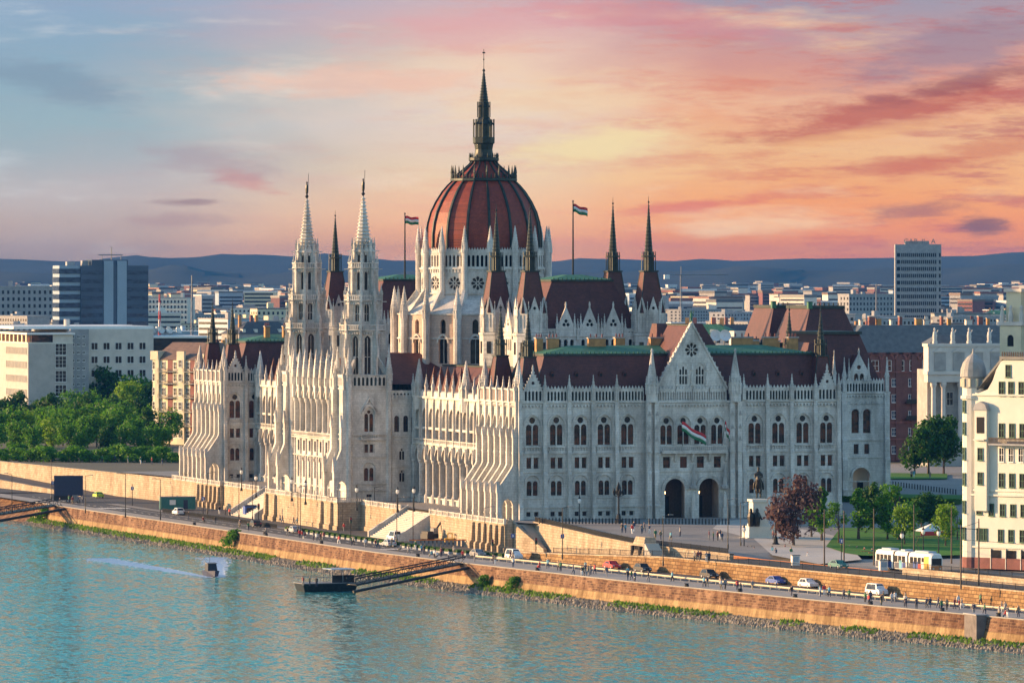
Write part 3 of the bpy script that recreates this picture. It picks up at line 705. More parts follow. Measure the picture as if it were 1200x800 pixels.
# ------------------------------------------------------------ assembly halls with four corner spires
def hall(yc, flip=1, front=True):
    xc, hx, hy = 32., 12.8, 11.8
    mb = MB(); x0, x1, y0, y1 = xc-hx, xc+hx, yc-hy, yc+hy
    f = Facade(2*hx, 22, 36, (x0, y0, 0), 0); n = 5; bw = 2*hx/n
    for i in range(n):
        for j in (-1, 0, 1):
            f.open(arch((i+.5)*bw+j*1.35, .8, 32.2, 34.2, 0, 4))
    f.string(35.2, .3, .25); f.string(31.2, .25, .2); f.done()
    g = Facade(2*hy, 22, 36, (x0, y1, 0), R90)
    for i in range(4):
        for j in (-1, 0, 1): g.open(arch((i+.5)*hy/2+j*1.35, .8, 32.2, 34.2, 0, 4))
    g.string(35.2, .3, .25); g.done()
    mb.box(x0+.7, x1-.1, y0+.7, y1, 22, 35.9, 'void'); mb.box(x1-.6, x1, y0+.7, y1, 22, 36, 'stone'); mb.box(x0+.7, x1, y1-.6, y1, 22, 36, 'stone'); mb.build('inner_block', parl)
    for fr, L, m in ((f, 2*hx, n), (g, 2*hy, 4)):
        bw = L/m
        for i in range(m):
            if i in (0, m-1) : continue
            x = (i+.5)*bw; mb = MB()
            mb.plate([(x-1.6, 35.5), (x+1.6, 35.5), (x+1.6, 37.6), (x, 41.4), (x-1.6, 37.6)], [circ(x-.42, 37.6, .38, 6), circ(x+.42, 37.6, .38, 6), circ(x, 38.35, .4, 6)], -.2, .25, 'stone', back=True)
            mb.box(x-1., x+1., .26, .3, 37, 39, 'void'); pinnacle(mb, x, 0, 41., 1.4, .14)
            for sx in (-1.9, 1.9): pinnacle(mb, x+sx, 0, 35.5, 4.4, .24)
            fr.put(mb, 'gable')
            mb = MB(); pinnacle(mb, x+bw/2, -.1, 34.5, 4.4, .28); fr.put(mb, 'pinnacle')
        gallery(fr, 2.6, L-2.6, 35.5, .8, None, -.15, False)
    ro = mansard(x0+1.2, x1-1.2, y0+1.2, y1-1.2, 35.9, 46.4, 3.8, 1.0, insx=5., dk=5)
    if True:   # roof edge ribs
        pass
    for sx in (-1, 1):
        for sy in (-1, 1):
            x, y = xc+sx*hx, yc+sy*hy
            mb = MB(); mb.ngon(x, y, [(3.5, 22), (3.5, 35.2), (3.7, 35.4), (3.7, 35.8), (3.3, 35.9), (3.3, 40.6)], 8, 'stone')
            for k in range(8):
                a = k*PI/4; M = Matrix.Translation((x, y, 0)) @ Matrix.Rotation(a, 4, 'Z'); mb.M = M; ap = 3.3*math.cos(PI/8)
                tr = lambda aa, yy, zz, ap=ap: (ap+.12-yy, aa, zz)
                mb.plate([(-.95, 36), (.95, 36), (.95, 40.5), (0, 43.3), (-.95, 40.5)], [arch(-.38, .46, 36.9, 39.4, 0, 3), arch(.38, .46, 36.9, 39.4, 0, 3), circ(0, 41., .35, 7)], 0, .3, 'stone', tr=tr)
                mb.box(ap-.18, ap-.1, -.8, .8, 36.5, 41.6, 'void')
                mb.box(ap+.24, ap+.28, -.5, .5, 31.5, 34., 'glass_dark')
                mb.M = Matrix.Translation((x, y, 0)) @ Matrix.Rotation(a+PI/8, 4, 'Z'); pinnacle(mb, 3.35, 0, 36, 6.4, .26)
            mb.M = None; tu = mb.build('turret', parl)
            needle(x, y, 40, 2.6, 48.4, 1.25, 51.8, 62.5 if sx < 0 else 64., parent=tu)
hall(65.2); hall(190.8)

# ------------------------------------------------------------ drum, chapel ring and dome
DX, DY = 32., 128.
def ringpt(R, k, off=0.): a = PI/16+k*PI/8+off; return (DX+R*math.cos(a), DY+R*math.sin(a))
def facet(R, k, nn=16):
    """matrix of a facet: local x along it (seen from outside, left to right), y inwards, width"""
    a = (k+1)*PI/8; ap = R*math.cos(PI/16); w = 2*R*math.sin(PI/16)
    return Matrix.Translation((DX+ap*math.cos(a), DY+ap*math.sin(a), 0)) @ Matrix.Rotation(a+PI/2, 4, 'Z'), w
R1 = 13.9
drum = MB(); gal = MB()
for k in range(16):
    M, w = facet(R1, k); drum.M = M; h = w/2
    drum.plate(rect(-h, h, 24, 49.2), [arch(0, 3., 30.4, 40.2, .45, 6), circ(0, 46., 1.55, 16)], 0, .7, 'stone', rim=True)
    drum.box(-h, h, -.3, 0, 43.7, 43.95, 'stone'); drum.box(-h, h, -.35, 0, 49.0, 49.35, 'stone')
    for i in range(6): drum.box(-h+.5+i*.8, -h+.8+i*.8, -.25, 0, 48.3, 49., 'stone')
    drum.box(-h, h, .71, .8, 24, 49, 'glass_dark')
    hood(drum, 0, 3.2, 30, 40.2, .45, .25, .2); drum.M = None
dr = drum.build('drum', parl)
wd = MB()
hol = [arch(-.72, 1.15, .2, 8.6, .4, 4), arch(.72, 1.15, .2, 8.6, .4, 4), circ(0, 10.6, .62, 9), circ(-.6, 9.75, .0, 3)][:3]
wd.plate(arch(0, 3., 0, 9.8, .45, 6), hol, .2, .5, 'stone', rim=False); wd.box(-1.45, 1.45, .5, .55, 0, 12.2, 'glass_dark')
for zz in (3, 6): wd.box(-1.4, 1.4, .38, .5, zz, zz+.15, 'stone')
WD = wd.mesh('window'); rm = MB(); rose(rm, 0, 0, 1.55, .18, 8); RM = rm.mesh('rose_window')
for k in list(range(7, 15)):
    a = (k+1)*PI/8; ap = R1*math.cos(PI/16)
    place(WD, 'window', dr, (DX+ap*math.cos(a), DY+ap*math.sin(a), 30.4), a+PI/2); place(RM, 'rose_window', dr, (DX+ap*math.cos(a), DY+ap*math.sin(a), 46.), a+PI/2)
gal = MB()
for k in range(16):
    M, w = facet(R1, k); gal.M = M; h = w/2
    gal.plate(rect(-h, h, 49.35, 53.2), [arch((i-2)*.95, .58, 49.6, 51.7, .3, 3) for i in range(5)], -.05, .3, 'stone', back=True)
    gal.box(-h, h, -.15, .4, 52.4, 52.6, 'stone'); crest(gal, -h, h, 53.2, 0, .6)
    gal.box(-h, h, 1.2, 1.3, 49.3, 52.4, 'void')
gal.M = None; gal.build('gallery', dr)
for k in range(16):
    px, py = ringpt(R1+.35, k); a = PI/16+k*PI/8
    mb = MB(); mb.ngon(px, py, [(.75, 24), (.75, 43.6), (.62, 44), (.62, 52.6)], 8, 'stone'); mb.ngon(px, py, [(.8, 52.6), (.8, 53.2)], 8, 'stone')
    mb.ngon(px, py, [(.62, 53.2), (.62, 54.8), (.06, 58.4)], 8, 'stone')
    for i in range(5): t = (i+.5)/6; mb.ngon(px, py, [(.62*(1-t)+.15, 54.8+3.6*t), (.4*(1-t)+.1, 55.+3.6*t)], 8, 'stone')
    for q in range(4): pinnacle(mb, px+.6*math.cos(q*PI/2), py+.6*math.sin(q*PI/2), 52.8, 2.2, .12)
    mb.build('pinnacle', dr)
# low chapel ring on the river side, its roof leaning on the drum
R2 = 19.; ks = (6, 7, 8, 9, 10)    # centred on west (k = 7)
ch = MB(); mr = MB()
for k in ks:
    M, w = facet(R2, k); h = w/2; ch.M = M
    ch.plate(rect(-h, h, 22, 39.5), [arch(0, 2.1, 28.8, 33.2, .45, 5), arch(0, 1.3, 35.2, 37.4, .45, 4)], 0, .7, 'stone_pink', rim=True)
    for z in (27.6, 34., 39.2): ch.box(-h, h, -.25, 0, z, z+.28, 'stone')
    ch.box(-h, h, .71, .8, 24, 39, 'glass_dark'); hood(ch, 0, 2.3, 28, 33.2, .45, .3, .22)
    ch.plate([(-1.3, 37.3), (1.3, 37.3), (1.3, 38.2), (0, 41.4), (-1.3, 38.2)], [], -.2, 0, 'stone') if False else None
    ch.box(-.06, .06, .4, .6, 28.8, 34, 'stone'); ch.M = None
    p0, p1, q0, q1 = ringpt(R2, k), ringpt(R2, k+1), ringpt(R1, k), ringpt(R1, k+1)
    mr.face([(*p0, 39.4), (*p1, 39.4), (*q1, 43.4), (*q0, 43.4)], 'stone')
for k in (6, 11):
    p, q = ringpt(R2, k), ringpt(R1, k); ch.face([(*p, 22), (*p, 39.5), (*q, 43.5), (*q, 22)], 'stone')
cw = ch.build('chapel_wall', parl); mr.build('chapel_roof', parl)
for k in range(6, 12):
    p = ringpt(R2+.5, k); q = ringpt(R1+.4, k); d = Vector((p[0]-q[0], p[1]-q[1], 0)).normalized(); nn = Vector((-d.y, d.x, 0))*.35
    mb = MB(); mb.ngon(p[0], p[1], [(1.15, 22), (1.15, 27.6), (.85, 28.2), (.85, 39.6)], 8, 'stone')
    for q_ in range(6): a = q_*PI/3; pinnacle(mb, p[0]+.75*math.cos(a), p[1]+.75*math.sin(a), 38.4, 3.2, .16)
    mb.ngon(p[0], p[1], [(.8, 39.6), (.8, 41.), (.05, 45.4)], 8, 'stone')
    for i in range(6): t = (i+.5)/7; mb.ngon(p[0], p[1], [(.8*(1-t)+.14, 41+4.4*t), (.5*(1-t)+.1, 41.2+4.4*t)], 8, 'stone')
    # flying buttress up to the drum
    pr = [(0, 36.8), (0, 38.2), (1, 45.3), (1, 43.4)]; P0 = Vector((*p, 0)); Q0 = Vector((*q, 0))
    ring = lambda s_: [tuple(P0.lerp(Q0, t)+nn*s_+Vector((0, 0, z))) for t, z in pr]
    mb.loft([ring(-1), ring(1)], 'stone'); mb.build('buttress', parl)
# connecting sloped base under the ring
mb = MB(); mb.ngon(DX, DY, [(19.4, 20), (19.4, 24), (18.8, 26)], 16, 'grey_stone'); mb.build('inner_block', parl)
# the dome
def prof(t): return t
DP = [(12.35, 52.4), (12.45, 54.), (12.4, 56.5), (12.05, 59.), (11.4, 61.3), (10.3, 63.6), (8.9, 65.8), (7.7, 67.2), (6.75, 68.1)]
CP = [(6.5, 68.6), (5.2, 69.9), (3.9, 71.), (2.9, 71.9), (2.4, 72.9)]
mb = MB(); mb.ngon(DX, DY, DP, 16, 'roof_dome', rot=PI/16); dm = mb.build('dome', parl)
mb = MB(); mb.ngon(DX, DY, CP, 16, 'roof_dome', rot=PI/16); cp_ = mb.build('dome_cap', parl)
for k in range(16):
    a = PI/16+k*PI/8; d = Vector((math.cos(a), math.sin(a), 0)); n_ = Vector((-d.y, d.x, 0))
    for P_, wd_, par in ((DP, .3, dm), (CP, .2, cp_)):
        mb = MB(); rings = []
        for i, (r, z) in enumerate(P_):
            ww = wd_*(1 if r > 8 else .75); c0 = Vector((DX, DY, z))+d*(r-.05); c1 = c0+d*.38
            rings.append([tuple(c0-n_*ww), tuple(c1-n_*ww*.7+Vector((0, 0, .1))), tuple(c1+n_*ww*.7+Vector((0, 0, .1))), tuple(c0+n_*ww)])
        mb.loft(rings, 'copper_dark'); mb.build('rib', par)
mb = MB(); mb.ngon(DX, DY, [(6.6, 68.), (7.3, 68.2), (7.3, 68.7), (6.6, 68.8)], 16, 'copper_dark')
for k in range(16):
    a = PI/16+k*PI/8; x, y = DX+7.*math.cos(a), DY+7.*math.sin(a); mb.ngon(x, y, [(.22, 68.6), (.2, 69.8), (.3, 69.9), (.04, 71.6)], 5, 'lead_dark')
    for j in (1, 2): a2 = a+j*PI/24; x, y = DX+7.05*math.cos(a2), DY+7.05*math.sin(a2); mb.ngon(x, y, [(.14, 68.6), (.2, 69.3), (.05, 69.9)], 4, 'lead_dark')
mb.build('crown_ring', dm)
mb = MB(); D = 'lead_dark'
mb.ngon(DX, DY, [(3.1, 72.4), (3.3, 72.7), (3.3, 73.2), (2.1, 73.4), (1.9, 75.), (2.1, 76.2), (2.4, 76.4)], 16, D)
for k in range(16): a = k*PI/8; mb.ngon(DX+3.1*math.cos(a), DY+3.1*math.sin(a), [(.14, 73.2), (.2, 73.7), (.04, 74.3)], 4, D)
mb.ngon(DX, DY, [(2.35, 76.4), (2.4, 77.6), (2.3, 77.7)], 8, D); mb.ngon(DX, DY, [(1.3, 77.6), (1.3, 81.)], 8, D)
for k in range(8):
    a = PI/8+k*PI/4; mb.bar((DX+2.2*math.cos(a), DY+2.2*math.sin(a), 77), (DX+2.2*math.cos(a), DY+2.2*math.sin(a), 81.6), .17, D, 5)
    mb.bar((DX+2.2*math.cos(a), DY+2.2*math.sin(a), 80.2), (DX+1.1*math.cos(a), DY+1.1*math.sin(a), 82), .13, D, 4)
    mb.bar((DX+1.35*math.cos(a), DY+1.35*math.sin(a), 82), (DX+1.35*math.cos(a), DY+1.35*math.sin(a), 85.4), .12, D, 4)
mb.ngon(DX, DY, [(1.9, 80.6), (1.6, 81.4), (1.15, 82), (1.15, 84.2), (1.35, 84.3), (1.05, 84.8), (.12, 92.2)], 8, D)
for i in range(11): t = (i+.5)/12; r = 1.05*(1-t)+.22; mb.ngon(DX, DY, [(r, 84.8+7.4*t), (r*.72, 85.+7.4*t)], 8, D)
mb.ngon(DX, DY, [(.1, 91.8), (.34, 92.2), (.1, 92.6)], 7, D); mb.bar((DX, DY, 92), (DX, DY, 96.8), .07, D, 5); mb.ngon(DX, DY, [(.05, 94.4), (.18, 94.6), (.05, 94.8)], 6, D)
mb.box(DX-.3, DX+.3, DY-.05, DY+.05, 95.9, 96.2, D); mb.build('lantern_spire', dm)

# ------------------------------------------------------------ river towers
def river_tower(cx, cy):
    t = MB(); S = 'stone'; H = 4.65
    f = Facade(2*H, -1.2, 24.2, (cx-H, cy-H, 0), 0)
    f.open(arch(H, 2.3, 14.6, 18.4, .4, 6)); f.win(w_one(2.3, 3.8, .4, 'glass_brown', True), H, 14.6); hood(f.mb, H, 2.5, 14.6, 18.4, .4, .4, .3)
    f.mb.prism_xz([(H-1.9, 18.9), (H-1.5, 18.9), (H, 21.5), (H+1.5, 18.9), (H+1.9, 18.9), (H, 22.1)], -.3, 0, S)
    f.open(rect(H-1.15, H+1.15, 10.2, 12.1)); f.win(w_pair(.75, 1.9, .55, 'glass_brown'), H, 10.2)
    f.open(arch(H, 2.6, 4.1, 6.8, 0, 6)); f.win(WL2, H, 4.1); hood(f.mb, H, 2.8, 4.1, 6.8, 0, .25, .2); f.open(rect(H-.6, H+.6, .2, 1.5)); f.win(w_one(1.2, 1.3, None, 'glass_dark'), H, .2)
    for z in (2.2, 3.6, 9.3, 12.9, 13.9, 23.6): f.string(z, .25, .25)
    f.mb.box(H-2, H+2, -.6, 0, 12.9, 13.2, S); balus(f.mb, H-2, H+2, 13.2, 1., -.6)
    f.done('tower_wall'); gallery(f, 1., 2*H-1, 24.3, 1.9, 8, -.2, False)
    g = Facade(2*H, -1.2, 24.2, (cx-H, cy+H, 0), R90)
    g.open(arch(H, 2.3, 14.6, 18.4, .4, 6)); g.win(w_one(2.3, 3.8, .4, 'glass_dark', True), H, 14.6); g.open(arch(H, 2.2, 4.1, 6.8, 0, 6)); g.win(w_one(2.2, 2.7, 0, 'glass_dark', True), H, 4.1)
    for z in (2.2, 3.6, 9.3, 12.9, 13.9, 23.6): g.string(z, .25, .25)
    g.done('tower_wall'); gallery(g, 1., 2*H-1, 24.3, 1.9, 8, -.2, False)
    t.box(-H+.7, H, -H+.7, H, -1.2, 24.1, 'grey_stone'); t.box(-H, H, -H, H, 24.2, 24.35, S)
    # octagonal stages: (core radius, pier radius, z0, z1, window width, window z0, zs)
    stages = ((3.75, 4.75, 24.3, 36.2, 1.1, 26.8, 34.), (3.0, 4.1, 36.2, 42.5, .8, 38., 41.), (2.35, 3.2, 42.5, 49.4, .55, 44.6, 48.), (2.1, 2.6, 49.4, 53.2, .5, 50.2, 52.2))
    for ci, (rc, rp, z0, z1, ww, wz, ws) in enumerate(stages):
        ap = rc*math.cos(PI/8); w = 2*rc*math.sin(PI/8)
        for k in range(8):
            t.M = Matrix.Rotation(k*PI/4+PI/2, 4, 'Z') @ Matrix.Translation((0, -ap, 0))
            t.plate(rect(-w/2, w/2, z0, z1), [arch(0, ww*1.25, wz, ws, .5, 4)], 0, .4, S); t.box(-w/2, w/2, .4, .45, z0, z1, 'glass_dark')
            if ci < 2: t.box(-.05, .05, .15, .35, wz, ws+.5, S); t.box(-ww*.6, ww*.6, .15, .35, (wz+ws)/2, (wz+ws)/2+.12, S)
            t.box(-w/2-.15, w/2+.15, -.35, .1, z1-.5, z1-.1, S)
            if ci < 3:
                bw = 2*rp*math.sin(PI/8)*.98; dy = -(rp-rc)*.92
                balus(t, -bw/2, bw/2, z1-.1, 1.15, dy-.1, step=.42)
                for q in range(6): t.box(-bw/2+.1+q*bw/6, -bw/2+.1+q*bw/6+bw/12, dy*.8, 0, z1-.95, z1-.5, S)
            hood(t, 0, ww*1.25+.1, wz, ws, .5, .16, .12)
            if ci == 3: t.add([(-w/2, -.1, z1-.5), (w/2, -.1, z1-.5), (0, -.05, z1+1.5)], [(0, 1, 2)], S)
        t.M = None
        for k in range(8):
            a = PI/8+k*PI/4; c, s_ = math.cos(a), math.sin(a); pr = (rp+rc)/2+.15
            t.M = Matrix.Rotation(a, 4, 'Z')
            t.box(rc-.3, rp, -.28, .28, z0, z1-.4 if ci < 3 else z1, S)
            pinnacle(t, rp-.25, 0, z1-.5, (4.6, 4.0, 3.6, 3.2)[ci], (.34, .3, .26, .2)[ci])
            t.box(rp-.1, rp+.9, -.07, .07, z1-.45, z1-.28, S)     # water spout
            if ci == 0: pinnacle(t, rp+.1, 0, z0+6.0, 4.2, .24)
            t.M = None
    for k in range(4):        # corner flyers of the square base
        a = PI/4+k*PI/2; t.M = Matrix.Rotation(a, 4, 'Z'); t.prism_xz([(3.6, 28.8), (3.6, 30.6), (6.1, 27.2), (6.1, 25.6)], -.25, .25, S)
        t.ngon(6.2, 0, [(.75, -1.2), (.75, 26.6), (.9, 26.7), (.9, 27.)], 8, S); t.ngon(6.2, 0, [(.75, 27), (.08, 32.5)], 8, S)
        for i in range(7): q = (i+.5)/8; t.ngon(6.2, 0, [(.75*(1-q)+.14, 27+5.5*q), (.5*(1-q)+.1, 27.2+5.5*q)], 8, S)
        for i in range(4): pinnacle(t, 6.2+.7*math.cos(i*PI/2), .7*math.sin(i*PI/2), 25.4, 3., .15)
        t.M = None
    tw = t.build('tower', parl, (cx, cy, 0))
    s_ = MB(); s_.ngon(0, 0, [(1.75, 53.), (.14, 64.6)], 8, S)
    for i in range(15): q = (i+.4)/15.5; r = 1.75*(1-q)+.34; s_.ngon(0, 0, [(r, 53+11.6*q), (r+.06, 53.1+11.6*q), (r*.78, 53.32+11.6*q)], 8, S)
    for k in range(8): a = k*PI/4; pinnacle(s_, 1.9*math.cos(a), 1.9*math.sin(a), 52, 3.6, .17)
    sp = s_.build('spire', tw)
    s_ = MB(); s_.ngon(0, 0, [(.12, 64.5), (.42, 65.), (.15, 65.4), (.3, 65.9), (.34, 66.8), (.22, 67.5), (.12, 67.7), (.2, 68.), (.04, 68.3)], 7, 'bronze'); s_.bar((.28, 0, 66), (.36, 0, 70.), .05, 'bronze', 4)
    s_.build('statue', tw)
    return tw
WL2 = (lambda mb: (mb.plate(arch(0, 2.6, 0, 2.7, 0, 6), [arch(-.58, .95, .2, 2.5), arch(.58, .95, .2, 2.5)], .25, .62, 'stone', rim=False), glazed(mb, [(-.58, .95, .2, 2.5, 0), (.58, .95, .2, 2.5, 0)]), mb.mesh('window')))(MB())[2]
river_tower(-1.65, 105.3); river_tower(-1.65, 150.7)

# ------------------------------------------------------------ the open gallery between the towers (x = -6)
f = Facade(36.2, -1.2, 23.6, (-6, 146.2, 0), R90); L = 36.2
n = 7; bw = 4.55; a0 = (L-n*bw)/2
W8 = w_one(1.5, 2.3, None, 'glass_brown'); W9 = w_one(1.5, 3.6, .4, 'glass_dark', True); W10 = w_one(1.3, 1.1, None, 'glass_dark')
for i in range(n):
    x = a0+(i+.5)*bw
    f.open(arch(x, 3.9, 13.9, 19.9, .6, 6)); f.open(rect(x-.75, x+.75, 9.7, 12.)); f.win(W8, x, 9.7)
    f.open(arch(x, 1.5, 4., 7.6, .4, 5)); f.win(W9, x, 4.); f.open(rect(x-.65, x+.65, .3, 1.4)); f.win(W10, x, .3)
    hood(f.mb, x, 3.95, 13.9, 19.9, .6, .25, .25); hood(f.mb, x, 1.7, 4, 7.6, .4, .2, .2)
for z, h, o_ in ((2.3, .25, .25), (8.7, .25, .3), (12.5, .3, .5), (13.5, .2, .4)): f.string(z, h, o_)
balus(f.mb, 0, L, 13., .95, -.5); f.done()
mb = MB(); mb.box(0, L, 4.2, 4.4, 12, 24, 'arcade_shade'); [mb.box(a0+(i+.5)*bw-1.2, a0+(i+.5)*bw+1.2, 4.1, 4.19, 15, 21, 'glass_dark') for i in range(n)]; mb.box(0, L, .7, 4.2, 13, 13.3, 'stone'); mb.box(0, L, .7, 4.3, 23.6, 23.9, 'arcade_shade'); f.put(mb, 'inner_wall')  # brown wall and wide dark panes paint the gallery's inner shade
for i in range(n+1):
    x = a0+i*bw; mb = MB()
    mb.ngon(x, -.1, [(.5, -1.2), (.5, 2.), (.3, 2.5), (.3, 12.4)], 8, 'stone'); mb.ngon(x, -.05, [(.5, 13.8), (.28, 14.4), (.28, 20.), (.5, 20.6), (.55, 21.2)], 8, 'stone')
    mb.sq(x, -.3, [(.45, 21.2), (.45, 25.6), (.6, 25.7), (.6, 25.9)], 'stone')
    for q in range(4): pinnacle(mb, x+.55*math.cos(q*PI/2), -.3+.5*math.sin(q*PI/2), 24., 3.2, .17)
    mb.sq(x, -.3, [(.55, 25.9), (.55, 27.2), (.05, 31.8)], 'stone')
    for q in range(6): t_ = (q+.5)/7; mb.sq(x, -.3, [(.55*(1-t_)+.14, 27.2+4.6*t_), (.35*(1-t_)+.08, 27.4+4.6*t_)], 'stone')
    f.put(mb, 'column')
mb = MB()
for i in range(n):
    x = a0+(i+.5)*bw
    mb.plate([(x-1.6, 23.6), (x+1.6, 23.6), (x+1.6, 25.2), (x, 28.8), (x-1.6, 25.2)], [circ(x, 25.8, .5, 8)], -.15, .2, 'stone', back=True); pinnacle(mb, x, 0, 28.4, 1.5, .14)
    mb.box(x-1.5, x+1.5, .25, .3, 23.6, 26.2, 'stone_pink')
f.put(mb, 'gable')
# pierced piers standing out on the river terrace at both towers
for y in (101.2, 108.9, 147.2, 154.6):
    g = Facade(1, 0, 1, (-6.3, y, 0), R90); mb = MB(); s = .75
    pr = [(-3.1, -6.5), (-3.1, 6.4), (-2.9, 7.), (-1.5, 11.), (-1.5, 15.8), (-1.2, 16.6), (-1.2, 23.5), (.1, 23.5), (.1, -6.5)]
    hol = [[(-2.4, 0), (-.3, 0), (-.3, 3.), (-.7, 4.), (-1.35, 4.4), (-2., 4.), (-2.4, 3.)]]
    mb.plate(pr, hol, -.6, .6, 'stone', back=True, tr=lambda a, yy, b2: (yy, a, b2))
    for yy, zz, hh in ((-3.1, 6.4, 3.), (-1.5, 15.8, 2.4)):
        mb.add([(-.8, yy-.12, zz-.3), (.8, yy-.12, zz-.3), (0, yy-.12, zz+hh), (-.8, yy+.7, zz-.3), (.8, yy+.7, zz-.3), (0, yy+.7, zz+hh)], [(0, 1, 2), (3, 5, 4), (0, 2, 5, 3), (1, 4, 5, 2), (0, 3, 4, 1)], 'stone')
        pinnacle(mb, 0, yy+.4, zz+hh*.6, 2.4, .17)
    pinnacle(mb, 0, -.6, 23.5, 6., .42)
    for q in (-1, 1): pinnacle(mb, q*.5, -.9, 20.5, 4., .18)
    g.put(mb, 'buttress')

# ------------------------------------------------------------ east block seen beyond the south front
f = Facade(13.4, -1, 23.1, (90.8, 70, 0), 0); std_strings(f)
for x in (5.6, 8.2): f.open(arch(x, 1.7, 14.4, 18.6, 0, 6)); f.win(w_one(1.7, 4.2, 0, 'glass_brown'), x, 14.4); hood(f.mb, x, 1.9, 14.4, 18.6, 0, .25)
for x in (5.8, 8.2): f.open(rect(x-.55, x+.55, 10., 12.1)); f.win(w_one(1.1, 2.1, None), x, 10.)
f.open(arch(6.9, 3.7, 0, 5.2, 0, 9)); hood(f.mb, 6.9, 3.9, 0, 5.2, 0, .45, .3, n=9)
for i in range(9): f.mb.prism_xz([(1.6+i*1.2, 20.4), (2.1+i*1.2, 21.1), (2.6+i*1.2, 20.4), (2.1+i*1.2, 20.7)], -.2, 0, 'stone')
f.done(); gallery(f, 2.2, 12, 23.1, 1.9)
mb = MB(); mb.box(94, 101.5, 74, 74.2, -.5, 9, 'plaster'); mb.box(98.3, 99.6, 73.8, 74, 0, 4, 'void'); mb.box(90.8, 104.2, 70.8, 72, 9, 22.5, 'grey_stone'); mb.box(90.8, 104.2, 72, 185, 9, 22.5, 'grey_stone'); mb.box(90.8, 104.2, 74.3, 185, -1, 9.2, 'grey_stone'); mb.box(67, 91.5, 71, 185, -1, 22.5, 'stone'); mb.build('inner_block', parl)
mb = MB(); mb.ngon(95.6, 71.2, [(.05, 4.6), (.2, 4.8), (.2, 5.1), (.05, 5.3)], 6, 'lamp_glow'); mb.bar((95.6, 71.2, 5.3), (95.6, 71.2, 8.8), .03, 'dark_metal'); mb.build('lantern', parl)
for x in (.7, 3.0, 12.6):
    mb = MB(); but_straight(mb, x, 30.5 if x > 1 else 32, .8, 1.1); f.put(mb, 'buttress')
mb = MB(); mb.loft([[(91.5, 71.2, 22.5), (103.8, 71.2, 22.5), (103.8, 100, 22.5), (91.5, 100, 22.5)], [(90.5, 76, 35.2), (99.6, 76, 35.2), (99.6, 95, 35.2), (90.5, 95, 35.2)]], 'roof')
mb.box(90, 100, 75.6, 95.4, 35.2, 35.8, 'lead_dark'); mb.build('roof', parl)
mb = MB()    # gabled dormer in front of the roof
mb.plate([(-2, 0), (2, 0), (2, 4.4), (0, 8.), (-2, 4.4)], [arch(-.65, .95, 1., 3.2, .3, 4), arch(.65, .95, 1., 3.2, .3, 4), circ(0, 5.1, .5, 8)], 0, .5, 'stone', back=True); mb.box(-1.5, 1.5, .5, .6, .6, 5.8, 'glass_brown')
mb.prism_xz([(-1.9, 0), (-1.9, 4.2), (0, 7.7), (1.9, 4.2), (1.9, 0)], .6, 5, 'roof')
for x in (-2.2, 2.2): pinnacle(mb, x, .2, 0, 7., .3)
pinnacle(mb, 0, .2, 7.6, 1.6, .16); mb.build('dormer', parl, (97.6, 70.9, 23.2))
mb = MB(); mb.loft([[(84, 71.2, 22.5), (92.2, 71.2, 22.5), (92.2, 90, 22.5), (84, 90, 22.5)], [(87.5, 74, 33.5), (90.4, 74, 33.5), (90.4, 86, 33.5), (87.5, 86, 33.5)]], 'roof'); mb.build('roof', parl)
# farther roofs of the square side
def farroof(x0, x1, y0, y1, zb, zt, ins):
    mb = MB(); mb.loft([[(x0, y0, zb), (x1, y0, zb), (x1, y1, zb), (x0, y1, zb)], [(x0+ins, y0+ins, zt), (x1-ins, y0+ins, zt), (x1-ins, y1-ins, zt), (x0+ins, y1-ins, zt)]], 'roof')
    mb.box(x0+ins-.2, x1-ins+.2, y0+ins-.2, y1-ins+.2, zt+.01, zt+.7, 'lead_dark')
    for i in range(int((x1-x0-2*ins)/1.1)): mb.box(x0+ins+i*1.1, x0+ins+i*1.1+.25, y0+ins, y0+ins+.2, zt+.7, zt+1.3, 'lead_dark')
    mb.sq(x0+ins, y0+ins, [(.5, zt), (.5, zt+1.5), (.8, zt+1.6)], 'copper_green'); mb.build('roof', parl)
def Yx(u, y):
    t = (u-600)/F; d = (y-CY)/(CO-t*SI); return CX+d*(SI+t*CO)
farroof(Yx(888, 150), Yx(948, 150), 146, 166, 28, 40.3, 3.6); farroof(Yx(930, 125), Yx(1012, 125), 122, 145, 28, 40.3, 4.2)
farroof(Yx(893, 100)-4, Yx(935, 100), 98, 112, 22, 32.5, 3.)
for x, y in ((Yx(868, 60), 60), (Yx(882, 64), 64), (Yx(906, 56), 56)): chimney(x, y, 30, 2.4, 1.6, 4.)


# ------------------------------------------------------------ flagpoles with flags
def flag_mesh(L, h, droop, mats=('red', 'white', 'green'), n=10):
    mb = MB(); mb.smooth = True
    for k, m in enumerate(mats):
        rows = []
        for side in (0, 1):
            zt = h*(1-(k+side)/3)
            rows.append([(L*i/n*(1-.12*math.sin(i*.5)), .18*math.sin(i*1.1)*i/n*2, zt-h-droop*(i/n)**1.2+.12*math.sin(i*.9)) for i in range(n+1)])
        a, b2 = rows; vs = [(x, y-.02, z) for x, y, z in a]+[(x, y-.02, z) for x, y, z in b2]+[(x, y+.02, z) for x, y, z in a]+[(x, y+.02, z) for x, y, z in b2]; q = n+1
        fs_ = []
        for i in range(n): fs_ += [(i, i+1, q+i+1, q+i), (2*q+i, 3*q+i, 3*q+i+1, 2*q+i+1), (i, 2*q+i, 2*q+i+1, i+1), (q+i, q+i+1, 3*q+i+1, 3*q+i)]
        mb.add(vs, fs_, m)
    return mb
